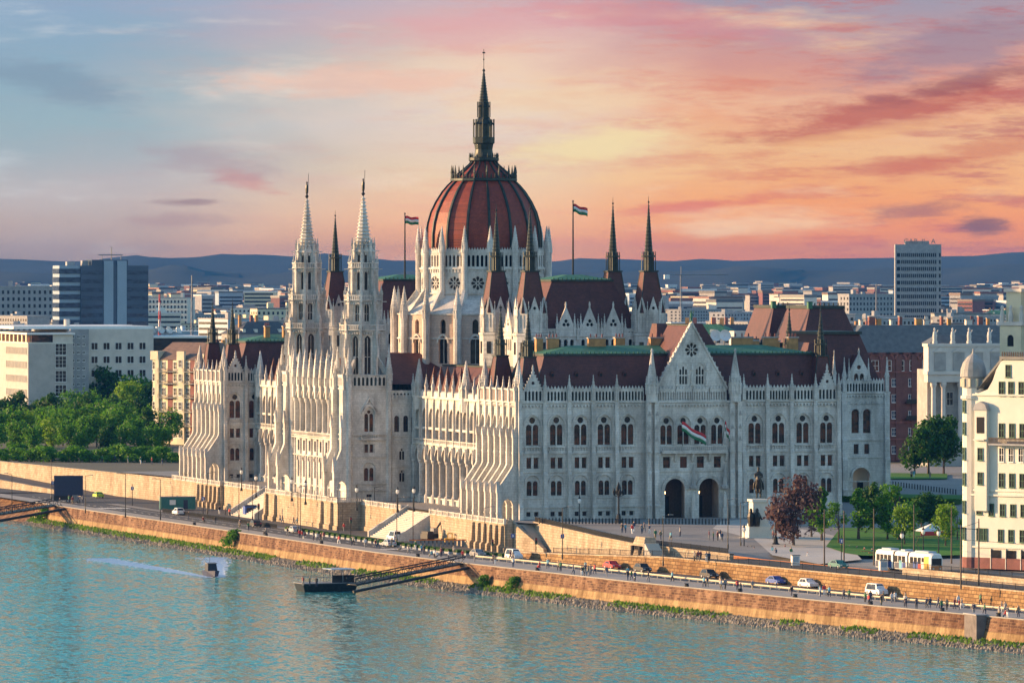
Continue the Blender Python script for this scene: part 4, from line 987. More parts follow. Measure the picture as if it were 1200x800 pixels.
for u, x, zb, zt, lab in ((474.5, 22, 47, 61.2, 'red white and green flag flying from the pole left of the red dome'), (671.5, 34, 47, 63.0, 'red white and green flag flying from the pole right of the red dome')):
    yy = onx(u, x); p = MB(); p.ngon(0, 0, [(.22, 0), (.12, zt-zb), (.22, zt-zb+.1), (.05, zt-zb+.4)], 6, 'dark_metal')
    fp = empty('flagpole', (x, yy, zb), label=lab.replace('flag flying from the', 'flag on tall dark mast, the').replace(' pole ', ' one '), cat='flagpole')
    p.build('pole', fp); flag_mesh(2.6, 1.7, 1.0 if u > 600 else .35).build('flag', fp, (.12, 0, zt-zb-.4), -TH*.5)
for x, L, h, dr, lab, rz in ((33.2, 4.3, 1.9, 2.9, 'large striped flag blowing sideways over the portal balcony', -.1), (41.4, 1.4, 1.9, 2.6, 'small striped flag hanging limp at the right end of the portal balcony', -1.2)):
    fp = empty('balcony_flag', (x, -2.2, 14.2), label=lab, cat='flag')
    p = MB(); p.bar((0, 0, 0), (-.6 if L > 3 else .2, -1.4, 4.8), .06, 'dark_metal'); p.build('pole', fp); flag_mesh(L, h, dr).build('flag', fp, (-.6 if L > 3 else .2, -1.4, 4.9), rz)
# ================================================================== the site
ZR, ZW = -5.9, -10.7
def poly_of(pts):
    P_ = sorted([(p.y, p.x) for p in pts])
    def fn(y):
        if y <= P_[0][0]:
            (a, b2), (c, d) = P_[0], P_[1]; return b2+(d-b2)*(y-a)/(c-a)
        for (a, b2), (c, d) in zip(P_, P_[1:]):
            if y <= c: return b2+(d-b2)*(y-a)/(c-a)
        (a, b2), (c, d) = P_[-2], P_[-1]; return d+(d-b2)*(y-c)/(c-a)*.6
    return fn
xQ = poly_of([at(u, v, ZR) for u, v in ((1200, 727), (960, 704.5), (740, 682.5), (540, 660), (440, 648), (200, 612.5), (100, 598))])
x1 = poly_of([at(u, v, z) for u, v, z in ((690, 656.5, -5.0), (820, 658.5, -3.5), (920, 667, -3.3), (1088, 683, -3.3), (1200, 694, -3.3))])
x2 = poly_of([at(u, v, z) for u, v, z in ((640, 616.5, -.6), (660, 620.5, -.8), (700, 629, -1.2), (740, 636, -1.5), (800, 642, -1.8), (871, 648.5, -2.0))])
def zp(y): return max(-3.25, min(0, y*.024))
def zm(y):      # the tram-side road between the two walls, climbing southwards
    t = min(1, max(0, (-y-20)/70)); return -5.3+t*2.0
def ysamp(a, b2, st=6):
    n = max(1, int(abs(b2-a)/st)); return [a+(b2-a)*i/n for i in range(n+1)]
def strip(ys, fa, fb, za, zb, mat, name='road', kind='structure', lift=0, **kw):
    mb = MB(); vs = []
    for y in ys:
        a, b2 = fa(y), fb(y); za_, zb_ = (za(y) if callable(za) else za), (zb(y) if callable(zb) else zb)
        vs += [(a, y, za_+lift), (b2, y, zb_+lift)]
    mb.add(vs, [(2*i, 2*i+1, 2*i+3, 2*i+2) for i in range(len(ys)-1)], mat); return mb.build(name, kind=kind, **kw)
def wallstrip(mb, ys, fx, zb, zt, th, mat, batter=0, cap=None, capmat='podium_stone'):
    """wall whose river face follows x = fx(y); th thickness to the east"""
    g = lambda z, y: z(y) if callable(z) else z
    rows = [[(fx(y)-batter, y, g(zb, y)) for y in ys], [(fx(y), y, g(zt, y)) for y in ys], [(fx(y)+th, y, g(zt, y)) for y in ys], [(fx(y)+th, y, g(zb, y)) for y in ys]]
    mb.loft(rows, mat, cap=False, closed=False)
    for e in (0, -1): mb.face([r[e] for r in rows], mat)
    if cap:
        rows = [[(fx(y)-.12, y, g(zt, y)+.004) for y in ys], [(fx(y)-.12, y, g(zt, y)+cap) for y in ys], [(fx(y)+th+.1, y, g(zt, y)+cap) for y in ys], [(fx(y)+th+.1, y, g(zt, y)+.004) for y in ys]]
        mb.loft(rows, capmat, cap=False, closed=False)

# --- water, far ground, hills
mb = MB(); mb.face([(-6000, -1600, ZW), (60, -1600, ZW), (60, 420, ZW), (-35, 420, ZW), (-400, 2600, ZW), (-6000, 2600, ZW)], 'river_water'); mb.build('water', kind='structure')
mb = MB(); mb.face([(60, -1600, -3.4), (9000, -1600, -3.4), (24000, 26000, -3.4), (-16000, 26000, -3.4), (-500, 3000, -3.4), (-30, 430, -3.4), (60, 200, -3.4)], 'plain'); mb.build('plain', kind='structure')
def hill(d0, prof_, mat, name, back=2500):
    """a long ridge: prof_ = (photo u, crest height as photo v)"""
    mb = MB(); us = list(range(-500, 1701, 20)); rows = []
    def crest_v(u):
        for (a, b2), (c, d) in zip(prof_, prof_[1:]):
            if a <= u <= c: return b2+(d-b2)*(.5-.5*math.cos(PI*(u-a)/(c-a)))
        return prof_[0][1] if u < prof_[0][0] else prof_[-1][1]
    for k, t in enumerate((0, .12, .3, .5, .72, .9, 1.0, 1.5)):
        row = []
        for u in us:
            d = d0+back*t; zc = CZ-(crest_v(u)-HZ)*(d0+back)/F+6
            h = math.sin(min(1, t)*PI/2)**1.3; n = noise.noise(Vector((u*.012, t*3, d0*.001)))*22*(1 if 0 < t < .95 else .12)+noise.noise(Vector((u*.09, t*3, 1)))*3
            z = -4+(zc+4)*h+n*h*(.3 if t > .9 else 1); z = z if t <= 1 else -4+(zc)*.6
            p = dist(u, d, z); row.append(tuple(p))
        rows.append(row)
    mb.loft(rows, mat, cap=False, closed=False); mb.smooth = True; mb.build(name, kind='structure')
hill(12500, [(-500, 312), (0, 306), (80, 309), (190, 305), (300, 301), (360, 304), (470, 308), (600, 312), (700, 306), (820, 309), (950, 306), (1040, 305), (1130, 303), (1200, 298), (1700, 296)], 'wood_far', 'hills')
hill(10000, [(-500, 326), (0, 322), (90, 325), (220, 322), (420, 326), (640, 324), (760, 322), (900, 318), (1010, 322), (1100, 318), (1200, 314), (1700, 312)], 'wood_far', 'hills', 1500)

# --- quay road, promenade, kerbs, river wall
YS = ysamp(-420, 330, 6)
strip(YS, lambda y: xQ(y)+.05, lambda y: xQ(y)+46 if y > -24 else max(xQ(y)+3, x1(y)+.2), ZR, ZR, 'asphalt', 'quay_road')
PW = lambda y: 5. + 4.6*min(1, max(0, (-y-5)/50))
strip(YS, lambda y: xQ(y)+.04, lambda y: xQ(y)+PW(y), ZR+.12, ZR+.12, 'promenade_paving', 'promenade')
mb = MB(); wallstrip(mb, YS, lambda y: xQ(y)+PW(y), ZR, ZR+.13, .25, 'concrete'); mb.build('kerb', kind='structure')
strip(ysamp(-400, 320), lambda y: xQ(y)+PW(y)+.7, lambda y: xQ(y)+PW(y)+.85, ZR+.008, ZR+.008, 'white_paint', 'lane_line')
strip(ysamp(-20, 240), lambda y: xQ(y)+PW(y)+7.0, lambda y: xQ(y)+PW(y)+7.15, ZR+.008, ZR+.008, 'white_paint', 'lane_line')
mb = MB()
for y in ysamp(-390, 300, 6): mb.box(xQ(y)+PW(y)+3.8, xQ(y)+PW(y)+3.95, y, y+2.6, ZR+.004, ZR+.010, 'white_paint')
for k in range(12): mb.box(xQ(12)+PW(12)+.9+k*.62, xQ(12)+PW(12)+1.22+k*.62, 10, 14, ZR+.004, ZR+.011, 'white_paint')
for k in range(12): mb.box(xQ(228)+PW(228)+.9+k*.62, xQ(228)+PW(228)+1.22+k*.62, 224, 229, ZR+.004, ZR+.011, 'white_paint')
mb.build('road_marking', kind='structure')
strip(ysamp(-18, 250), lambda y: xQ(y)+PW(y)+8.6, lambda y: xQ(y)+PW(y)+11.4 if y < 92 or y > 158 else min(-9.6, xQ(y)+PW(y)+11.4), ZR+.11, ZR+.11, 'paving', 'pavement')
mb = MB(); YQ = ysamp(-420, 262, 6)
wallstrip(mb, YQ, lambda y: xQ(y)-.05, -8.1, ZR+.1, .9, 'quay_brick', .35)
wallstrip(mb, YQ, lambda y: xQ(y)-.43, -12., -8.08, 1.2, 'quay_base', .8)
mb.build('river_wall', label='long brick river wall with a sandy lower band along the water', cat='wall')
mb = MB(); wallstrip(mb, YQ, lambda y: xQ(y)-.15, ZR+.104, ZR+.28, .5, 'promenade_paving'); mb.build('coping', kind='structure')
yb = onx(1142, 5.)
for _ in range(12): yb = onx(1142, xQ(yb)-.6)
mb = MB(); mb.box(xQ(yb)-1.3, xQ(yb)+.6, yb-2.6, yb+2.6, -12, ZR+.3, 'pier_stone'); mb.box(xQ(yb)-1.45, xQ(yb)+.65, yb-2.8, yb+2.8, ZR+.31, ZR+.5, 'concrete'); mb.build('wall_pier', label='square grey stone pier standing out of the brick river wall', cat='pier')
# north of the landing the bank is a sloped stone revetment
mb = MB(); ys = ysamp(262, 420, 8)
wallstrip(mb, ys, lambda y: xQ(262)-(y-262)*.05+6, -12, ZR-.2, 2, 'quay_brick', 9.); mb.build('stone_revetment', label='sloping stone bank left of the dark gangway', cat='embankment')
# riprap: loose stones along the foot of the wall
mb = MB(); random.seed(3)
wallstrip(mb, YQ, lambda y: xQ(y)-1.2, -11.2, -9.5, .3, 'earth', 3.4)
for y in ysamp(-400, 262, .42):
    for k in range(6):
        t = random.random(); x = xQ(y)-1.25-t*2.9; z = -9.6-t*1.3; r = random.uniform(.22, .5); a = random.uniform(0, 3)
        yy = y+random.uniform(-.3, .3); c, s_ = math.cos(a)*r, math.sin(a)*r; h = r*random.uniform(.6, 1.1)
        mb.add([(x-c, yy-s_, z-h*.5), (x+s_, yy-c, z-h*.4), (x+c, yy+s_, z-h*.5), (x-s_, yy+c, z-h*.4), (x+.1*c, yy+.15*s_, z+h)], [(0, 1, 4), (1, 2, 4), (2, 3, 4), (3, 0, 4)], 'rock')
mb.build('riprap', kind='stuff', label='loose grey stones heaped along the foot of the river wall', cat='rocks')
mb = MB()
for i in range(5200):
    y = random.uniform(-330, 262); g_ = noise.noise(Vector((y*.05, 2, 0)))
    if g_ < -.05 and y < 60: continue
    x = xQ(y)-1.25-random.random()**2*1.6; z = -9.45-(xQ(y)-1.25-x)*.4; r = random.uniform(.15, .38)
    a = random.uniform(0, 3); mb.add([(x-r*math.cos(a), y-r*math.sin(a), z), (x+r*math.cos(a), y+r*math.sin(a), z), (x+random.uniform(-.1, .1), y, z+r*1.7)], [(0, 1, 2)], 'moss')
mb.build('weeds', kind='stuff', label='green weeds growing between the stones and the river wall', cat='weeds')

# --- south side: mid road with its retaining walls, upper square
YM = ysamp(-420, -24, 5); Y2 = ysamp(-101, -8, 4)
strip(YM, lambda y: x1(y)+.3, lambda y: x2(y)-.02 if y > -96 else x1(y)+13, zm, lambda y: zm(y), 'asphalt', 'upper_road', lift=.0)
mb = MB(); wallstrip(mb, YM, x1, ZR-.1, lambda y: zm(y)+.05, .8, 'quay_block', .25, .22)
mb.build('retaining_wall', label='orange stone retaining wall between the lower quay road and the road above it', cat='wall')
mb = MB(); wallstrip(mb, Y2, x2, lambda y: zm(y)-.3, lambda y: zp(y)+.05, .7, 'podium_stone', .2, .2)
mb.build('retaining_wall', label='pale sunlit retaining wall under the square, topped by black railings', cat='wall')
xN = lambda y: -5.2-(y-258)*.085
mb = MB(); ys = ysamp(-420, 300, 6)
vs = []
for y in ys: vs += [((x2(y)+.3 if y > -100 else x1(y)+12.9) if y < -6 else -3.6 if y < 258 else xN(y)+.5, y, zp(y) if y > -101 else -3.2), (420, y, zp(y))]
mb.add(vs, [(2*i, 2*i+1, 2*i+3, 2*i+2) for i in range(len(ys)-1)], 'paving')
mb.build('square', kind='structure')
# low wall of the tram track beside the road
mb = MB(); wallstrip(mb, ysamp(-420, -158, 6), lambda y: x1(y)+10.5, -3.3, -2.3, .5, 'podium_stone', .1, .15); mb.build('low_wall', label='low sandstone wall between the tram track and the upper road', cat='wall')
strip(ysamp(-420, -150, 8), lambda y: x1(y)+11., lambda y: x1(y)+24, -3.15, -3.15, 'asphalt', 'tram_street')
for o_ in (14.2, 15.6): strip(ysamp(-420, -110, 8), lambda y: x1(y)+o_, lambda y: x1(y)+o_+.12, -3.12, -3.12, 'dark_metal', 'rail')
# steps beside the pavilion and the little kiosk in the upper wall
def stairs(mb, p0, dirx, diry, n, run, rise, half, mat='pale_paving', solid=None):
    """flight from p0 going down along (dirx, diry)"""
    d = Vector((dirx, diry, 0)).normalized(); s_ = Vector((-d.y, d.x, 0))*half
    for i in range(n):
        a = Vector(p0)+d*run*i; b2 = a+d*run; z = p0[2]-rise*(i+1); zb = p0[2]-rise*n-.3
        mb.loft([[tuple(Vector((q.x, q.y, zb))) for q in (a-s_, b2-s_, b2+s_, a+s_)], [tuple(Vector((q.x, q.y, z+rise))) for q in (a-s_, b2-s_, b2+s_, a+s_)]], mat)
def parapet(mb, a, b2, w, mat='podium_stone', down=None):
    """sloping side wall from point a to point b2, reaching down to z = down"""
    a, b2 = Vector(a), Vector(b2); d = (b2-a); d.z = 0; s_ = Vector((-d.y, d.x, 0)).normalized()*w/2
    mb.loft([[tuple(p) for p in (a-s_, a+s_, Vector((a.x, a.y, down))+s_, Vector((a.x, a.y, down))-s_)], [tuple(p) for p in (b2-s_, b2+s_, Vector((b2.x, b2.y, down))+s_, Vector((b2.x, b2.y, down))-s_)]], mat)
def podium_run(mb, y0, y1, x, th=1., zt=-.45, mat='podium_stone', pil=True):
    mb.box(x, x+th, y0, y1, ZR-.1, zt-.3, mat); mb.box(x-.15, x+th+.1, y0-.1, y1+.1, zt-.3, zt, mat); mb.box(x-.25, x, y0-.1, y1+.1, ZR-.1, ZR+.9, mat)
    M = Matrix.Translation((x, y1, zt)) @ Matrix.Rotation(R90, 4, 'Z'); mb.M = M; balus(mb, 0, y1-y0, 0, 1., -.1, 'stone', .45)
    n = max(1, round((y1-y0)/4.2)); [mb.box(i*(y1-y0)/n-.25, i*(y1-y0)/n+.25, -.2, .25, 0, 1.08, 'stone') for i in range(n+1)]
    mb.M = None
def pav_podium(y0, y1, south, lab):
    t = empty('terrace', (-4.6, y0, ZR), label=lab, cat='terrace'); off = lambda o: (setattr(o, 'location', (4.6, -y0, -ZR)), o)[1]
    mb = MB(); podium_run(mb, y0, y1, -5.2, 1.2)
    for i in range(6):
        y = y0+1.2+i*(25.2-2.0)/6 if south else y0+1+i*(25.2-2)/6
        mb.prism_xz([(-6.3, ZR-.1), (-6.3, ZR+1.2), (-5.9, ZR+1.6), (-5.7, -.9), (-5.2, -.6), (-5.2, ZR-.1)], y-.55, y+.55, 'podium_stone')
    off(mb.build('wall', t)); mb = MB(); mb.box(-4.1, 8.5, y0, y1, ZR, -.52, 'pale_paving'); off(mb.build('floor', t)); return t
pav_podium(-8., 43, True, 'sandstone river terrace with pilasters under the nearest corner pavilion')
pav_podium(213, 258, False, 'sandstone river terrace with pilasters under the farthest corner pavilion')
for (ya, yb2, lab) in ((43, 97, 'wide stair and terrace wall between the near corner pavilion and the twin towers'), (155, 213, 'wide stair and terrace wall beyond the twin towers')):
    t = empty('river_stair', (-3, ya, ZR), label=lab, cat='stairs'); mb = MB(); O = (3, -ya, -ZR)
    y0s, y1s = (ya+2, ya+23) if ya < 100 else (ya+4, ya+25)
    mb = MB(); stairs(mb, (-3., (y0s+y1s)/2, -.5), -1, 0, 18, .46, .3, (y1s-y0s)/2); mb.build('steps', t, O)
    for yy in (y0s-.4, y1s+.4):
        mb = MB(); parapet(mb, (-3., yy, .6), (-11.6, yy, ZR+1.1), .8, 'stone', ZR-.1); mb.build('parapet', t, O)
    mb = MB(); mb.box(-3.1, 8.5, ya, yb2, ZR, -.5, 'pale_paving'); podium_run(mb, y1s+1, yb2, -4.4, 1.2); podium_run(mb, ya, y0s-.9, -4.4, 1.2); mb.build('wall', t, O)
t = empty('terrace', (-9.2, 97, ZR), label='tall sandstone terrace jutting to the quay under the twin towers', cat='terrace'); O = (9.2, -97, -ZR)
mb = MB(); podium_run(mb, 97, 155.5, -9.6, 1.2, .0)
for y in (101.2, 108.9, 147.2, 154.6): mb.prism_xz([(-10.6, ZR-.1), (-10.6, ZR+1), (-10.3, ZR+1.4), (-10.2, -.2), (-9.5, 0), (-9.5, ZR-.1)], y-.7, y+.7, 'podium_stone')
mb.build('wall', t, O)
mb = MB(); mb.box(-8.5, -1.5, 97, 98, ZR-.1, -.3, 'podium_stone'); mb.box(-8.6, -1.4, 96.85, 98, -.3, 0, 'podium_stone'); balus2 = MB()
mb.M = Matrix.Translation((-9.6, 97, 0)); balus(mb, .3, 8, 0, 1., -.1, 'stone', .45); mb.M = None; mb.build('side_wall', t, O)
mb = MB(); mb.box(-8.5, 3, 98, 155.5, ZR, -.02, 'pale_paving'); mb.build('floor', t, O)
mb = MB(); mb.box(-8.4, 3, 98.2, 155.3, -1.4, -.03, 'pale_paving'); 
t = empty('stair', (-2, -8, ZR), label='narrow stair dropping to the quay from the near corner of the palace', cat='stairs'); O = (2, 8, -ZR)
mb = MB(); stairs(mb, (.2, -7.5, -.5), .12, -1, 18, .6, .29, 2.); mb.build('steps', t, O)
mb = MB(); parapet(mb, (-3.6, -6, .6), (-.6, -19.5, ZR+1.1), .7, 'podium_stone', ZR-.1); parapet(mb, (-4.7, -8, .4), (-3.6, -8, .4), .5, 'podium_stone', ZR-.1); mb.build('parapet', t, O)
ky = -76.; kx = x2(ky)
t = empty('kiosk', (kx, ky, zm(ky)), label='small sandstone stair lodge with dark doors in the sunlit retaining wall', cat='lodge')
mb = MB(); mb.loft([[(-3.2, -4.2, 0), (0, -4.2, 0), (0, 4.2, 0), (-3.2, 4.2, 0)], [(-2., -2.2, 3.6), (0, -2.2, 3.6), (0, 3., 3.6), (-2., 3., 3.6)]], 'podium_stone'); mb.build('wall', t)
for y in (2.1, -2.2): mb = MB(); mb.box(-3.2, -2.55, y-.45, y+.45, 0, 2, 'void'); mb.build('door', t)
for y in (-.9, 0, .9): mb = MB(); mb.box(-2.95, -2.3, y-.25, y+.25, 1.3, 2., 'void'); mb.build('window', t)
mb = MB(); stairs(mb, (1-2.6, -4.6, 2.6), 0, -1, 12, .42, .23, 1.3); mb.build('steps', t)

# --- lawns and paths of the southern garden
def sheet(pts, mat, name, lift=.02, z=None):
    mb = MB(); P_ = [at(u, v, -3.2) for u, v in pts] if z is None else [at(u, v, z) for u, v in pts]
    mb.plate([(p.x, p.y) for p in P_], [], 0, 0, mat, rim=False, tr=lambda a, yy, b2: (a, b2, (zp(b2) if z is None else z)+lift)); return mb.build(name, kind='structure')
sheet([(968, 648), (985, 633), (1130, 632), (1132, 654), (1060, 655.5), (1010, 655), (990, 653)], 'grass', 'lawn', .1)
sheet([(880, 640), (940, 634), (985, 640), (1010, 658), (960, 662), (905, 655)], 'pale_paving', 'path', .03)
sheet([(845, 628), (900, 625), (925, 634), (870, 640), (835, 634)], 'pale_paving', 'path', .03)
mb = MB(); p0, p1 = at(984, 585, 0), at(1122, 589, 0); mb.box(p0.x, p1.x, p0.y-6, p0.y+9, -.2, 1.0, 'green_paint') if False else None
sheet([(984, 588), (1128, 590), (1128, 581), (984, 579)], 'grass', 'lawn', .25, 0.)
sheet([(1043, 562), (1110, 562), (1110, 556), (1043, 555)], 'grass', 'lawn', .25, 0.)

# --- northern end: upper wall with the wood above it, ramp in front
xN = lambda y: -5.2-(y-258)*.085
mb = MB(); wallstrip(mb, ysamp(258, 560, 8), xN, ZR-.1, -.5, .8, 'podium_stone', .2, .25); mb.build('retaining_wall', label='pale sunlit retaining wall under the riverside wood on the left', cat='wall')
mb = MB(); ys = ysamp(290, 1300, 30); mb.add([q for y in ys for q in ((xN(y)+.5, y, -.52), (500, y, -.52))], [(2*i, 2*i+1, 2*i+3, 2*i+2) for i in range(len(ys)-1)], 'earth'); mb.build('park_ground', kind='structure')
ys = ysamp(325, 900, 20); mb = MB(); mb.add([q for y in ys for q in ((xQ(320)-(y-320)*.16, y, ZR+.0), (xN(y)+1, y, ZR+.0))], [(2*i, 2*i+1, 2*i+3, 2*i+2) for i in range(len(ys)-1)], 'asphalt'); mb.build('quay_road', kind='structure')
xr_ = lambda y: xN(y)-9-(y-300)*.02
rz_ = lambda y: ZR+min(1, max(0, (y-300)/160))*4.2
mb = MB(); wallstrip(mb, ysamp(300, 560, 8), xr_, ZR-.1, lambda y: rz_(y)+.3, .6, 'podium_stone', .1, .15); mb.build('ramp_wall', label='pale wall carrying the road ramp at the far left', cat='wall')
strip(ysamp(300, 560, 8), lambda y: xr_(y)+.6, lambda y: xN(y)-.2, rz_, rz_, 'asphalt', 'ramp', lift=.01)
# ================================================================== trees
def tree_mesh(seed, h, cw, mat, trunk=.25, n=1500, leaf=.42, lobes=7, shape='round'):
    rnd = random.Random(seed); tr = MB(); tr.ngon(0, 0, [(h*.028, 0), (h*.018, h*trunk), (h*.008, h*.7)], 6, 'bark')
    cents = []
    for i in range(lobes):
        t = (i+.5)/lobes; a = rnd.uniform(0, 6.28)
        if shape == 'round': z = h*(trunk+.1+(1-trunk-.2)*t); rr = cw*.5*math.sqrt(max(.05, 1-(2*t-.9)**2))*.55; r0 = cw*.30*rnd.uniform(.75, 1.15)
        elif shape == 'cone': z = h*(trunk+.06+(1-trunk-.1)*t); rr = cw*.5*(1-t)*.5; r0 = cw*.34*(1-t*.75)*rnd.uniform(.85, 1.1)
        else: z = h*(trunk+.1+(1-trunk-.25)*t); rr = cw*.42*(1-abs(t-.4)); r0 = cw*.26*rnd.uniform(.7, 1.2)
        x, y = rr*math.cos(a), rr*math.sin(a); cents.append((x, y, z, r0)); tr.bar((0, 0, h*trunk*rnd.uniform(.8, 1.2)), (x*.8, y*.8, z-r0*.1), h*.009, 'bark', 4, h*.003)
    for i in range(lobes):
        x, y, z, r0 = cents[i]; a = rnd.uniform(0, 6.28); cents.append((x+r0*.8*math.cos(a), y+r0*.8*math.sin(a), z+rnd.uniform(-.4, .6)*r0, r0*.6))
    cr = MB(); vs, fs_ = [], []
    for i in range(n):
        x, y, z, r0 = cents[rnd.randrange(len(cents))]; d = Vector((rnd.gauss(0, 1), rnd.gauss(0, 1), rnd.gauss(0, .85))).normalized(); k = rnd.uniform(.55, 1.08)
        p = Vector((x, y, z))+d*r0*k; nrm = (d+Vector((rnd.gauss(0, .5), rnd.gauss(0, .5), rnd.gauss(0, .5)))).normalized()
        u = nrm.orthogonal().normalized(); w_ = nrm.cross(u); s = leaf*rnd.uniform(.6, 1.35); a = rnd.uniform(0, 6.28); c, s_ = math.cos(a)*s, math.sin(a)*s
        e1 = u*c+w_*s_; e2 = -u*s_+w_*c; q = len(vs)
        vs += [tuple(p-e1*.9), tuple(p-e2*.55+nrm*s*.15), tuple(p+e1), tuple(p+e2*.6)]; fs_.append((q, q+1, q+2, q+3))
    cr.add(vs, fs_, mat); return tr.mesh('trunk'), cr.mesh('crown')
TREES = {
 'broad': tree_mesh(1, 10, 8.5, 'leaf_mid', .24, 1900, .42, 8), 'dark': tree_mesh(2, 10, 8, 'leaf_dark', .22, 1900, .45, 8), 'light': tree_mesh(3, 10, 7.5, 'leaf_light', .24, 1800, .4, 8),
 'cone': tree_mesh(4, 10, 5.6, 'leaf_mid', .2, 1800, .33, 9, 'cone'), 'purple': tree_mesh(15, 9, 8.2, 'leaf_purple', .16, 2400, .34, 11), 'thin': tree_mesh(6, 10, 5.2, 'leaf_mid', .3, 700, .3, 8, 'loose'),
 'broad2': tree_mesh(7, 10, 9.5, 'leaf_mid', .2, 1900, .45, 9), 'bush': tree_mesh(8, 3, 4, 'leaf_mid', .05, 700, .28, 6)}
def tree(kind, p, h, label, group=None, rz=None, name='tree', cat='tree', wide=1.):
    tm, cm = TREES[kind]; bh = {'bush': 3, 'purple': 9}.get(kind, 10); s = h/bh
    t = empty(name, p, random.uniform(0, 6.28) if rz is None else rz, label=label, cat=cat, group=group); t.scale = (s*wide, s*wide, s)
    place(tm, 'trunk', t); place(cm, 'crown', t); return t
random.seed(11)
# the wood of promenade trees on the left
G = 'trees of the riverside promenade'
k = 0
cols = {'broad': 'mid green', 'broad2': 'wide mid green', 'dark': 'dark green', 'light': 'bright yellow green'}
for row, (v, n, h0) in enumerate(((533, 10, 8.5), (524, 11, 9.5), (516, 11, 10.), (508, 11, 10.5))):
    for i in range(n):
        u = -10+i*225/n+random.uniform(-6, 6)+row*5; kk = random.choice(['broad', 'broad2', 'dark', 'dark', 'broad', 'light'] if row < 2 else ['broad', 'dark', 'broad2'])
        p = at(u, v+random.uniform(-2, 2), -.5)
        pl = 'far left' if u < 40 else 'left part' if u < 90 else 'middle' if u < 150 else 'right end'
        tree(kk, p, h0*random.uniform(.85, 1.15), '%s tree in the %s row of the riverside wood, %s' % (cols[kk], ('front', 'second', 'third', 'back')[row], pl), G)
for u, v, h, kk, lab in ((128, 500, 17.5, 'dark', 'tallest dark tree of the riverside wood, before the pale office block'), (150, 503, 15, 'light', 'tall bright green tree in front of the tallest dark one'), (182, 503, 13, 'dark', 'dark tall tree beside the yellow apartment house'), (108, 503, 11.5, 'broad', 'tall green tree on the left flank of the tallest dark tree'), (166, 501, 15.5, 'broad2', 'broad tall tree between the bright one and the yellow apartment house'), (196, 520, 10, 'light', 'small light green tree close to the far corner pavilion')):
    tree(kk, at(u, v, -.5), h, lab)
for i in range(26):
    u = -4+i*8.4; tree('bush', at(u, 539+1.5*math.sin(i*2.1)+u*.008, -.5), random.uniform(2.2, 4.), 'rounded green shrub at the foot of the riverside wood, %s' % ('far left' if u < 50 else 'left of the middle' if u < 110 else 'right of the middle' if u < 165 else 'by the palace'), 'shrubs under the riverside wood', name='shrub', cat='shrub', wide=1.5)
# garden south of the palace
for kk, u, v, h, lab, wd in (('purple', 930, 645, 11.5, 'purple leaved tree beside the rider monument', .95), ('cone', 963, 641, 10.2, 'slim green tree just right of the purple leaved tree', 1.), ('cone', 951, 638, 8.0, 'smaller dark green tree touching the purple leaved tree', 1.1),
        ('thin', 983, 643, 8.5, 'sparse yellowish young tree between two fuller green trees', .9), ('cone', 1006, 640, 9.8, 'full conical tree in the middle of the garden lawn', 1.25), ('dark', 1022, 630, 8.2, 'dark round tree behind the conical lawn tree', .8),
        ('thin', 1054, 640, 11.6, 'tallest light green tree above the tram stop', 1.25), ('light', 1060, 644, 7.5, 'pale small tree under the tallest garden tree', .8), ('cone', 1040, 640, 7.2, 'dark small tree left of the tallest garden tree', 1.2), ('dark', 1080, 634, 7., 'dark tree in the shade behind the tram', 1.1),
        ('dark', 1096, 634, 6.5, 'second dark tree behind the tram, by the red awning', 1.1), ('light', 1108, 645, 7.8, 'yellow green tree close to the white corner house', .85), ('thin', 1122, 640, 6.5, 'thin little tree against the white corner house', .9)):
    p = at(u, v, -2.9 if v > 632 else -2.6); p.z = zp(p.y); tree(kk, p, h, lab, wide=wd)
for u, v, h, lab in ((1088, 556, 13, 'large dark tree in front of the columned palace'), (1106, 555, 12.5, 'dark broad tree right of the large one before the columned palace'), (1072, 557, 9, 'lower dark tree before the plum coloured block')): tree('dark', at(u, v, 0), h, lab)
for y, u_, s, lab in ((26, 334, 2.6, 'green bush rooted in the brick river wall'), (-60, 592, 1.6, 'small bush among the stones right of the gangway'), (-80, 618, 1.8, 'leafy bush at the wall foot near the middle'), (240, 60, 2.4, 'low bush by the big gangway on the left')):
    yy = onx(u_, -17 if u_ < 500 else -10); yy = {334: 92, 592: -62, 618: -75, 60: 250}[u_]; tree('bush', Vector((xQ(yy)-1.6, yy, -9.5 if u_ != 334 else -8.8)), s*1.3, lab, name='bush', cat='bush')
# trimmed hedges
def hedge(p0, p1, w_, h, lab):
    p0, p1 = Vector(p0), Vector(p1); L = (p1-p0).length; a = math.atan2(p1.y-p0.y, p1.x-p0.x); mb = MB(); mb.box(0, L, -w_/2*.9, w_/2*.9, 0, h*.93, 'leaf_dark'); rnd = random.Random(5)
    for i in range(int(L*40)):
        x, y, z = rnd.uniform(0, L), rnd.uniform(-w_/2, w_/2), h*rnd.uniform(.9, 1.04)
        if rnd.random() < .5: y = -w_/2*rnd.uniform(.92, 1.05); z = rnd.uniform(0, h)
        s = .16; mb.add([(x-s, y-s, z), (x+s, y, z+s*.5), (x, y+s, z-s)], [(0, 1, 2)], 'leaf_mid')
    return mb.build('hedge', None, p0, a, label=lab, cat='hedge')
hedge(at(984, 587, .1), at(1122, 591, .1), 3., 1.1, 'long trimmed hedge beyond the right corner of the palace')
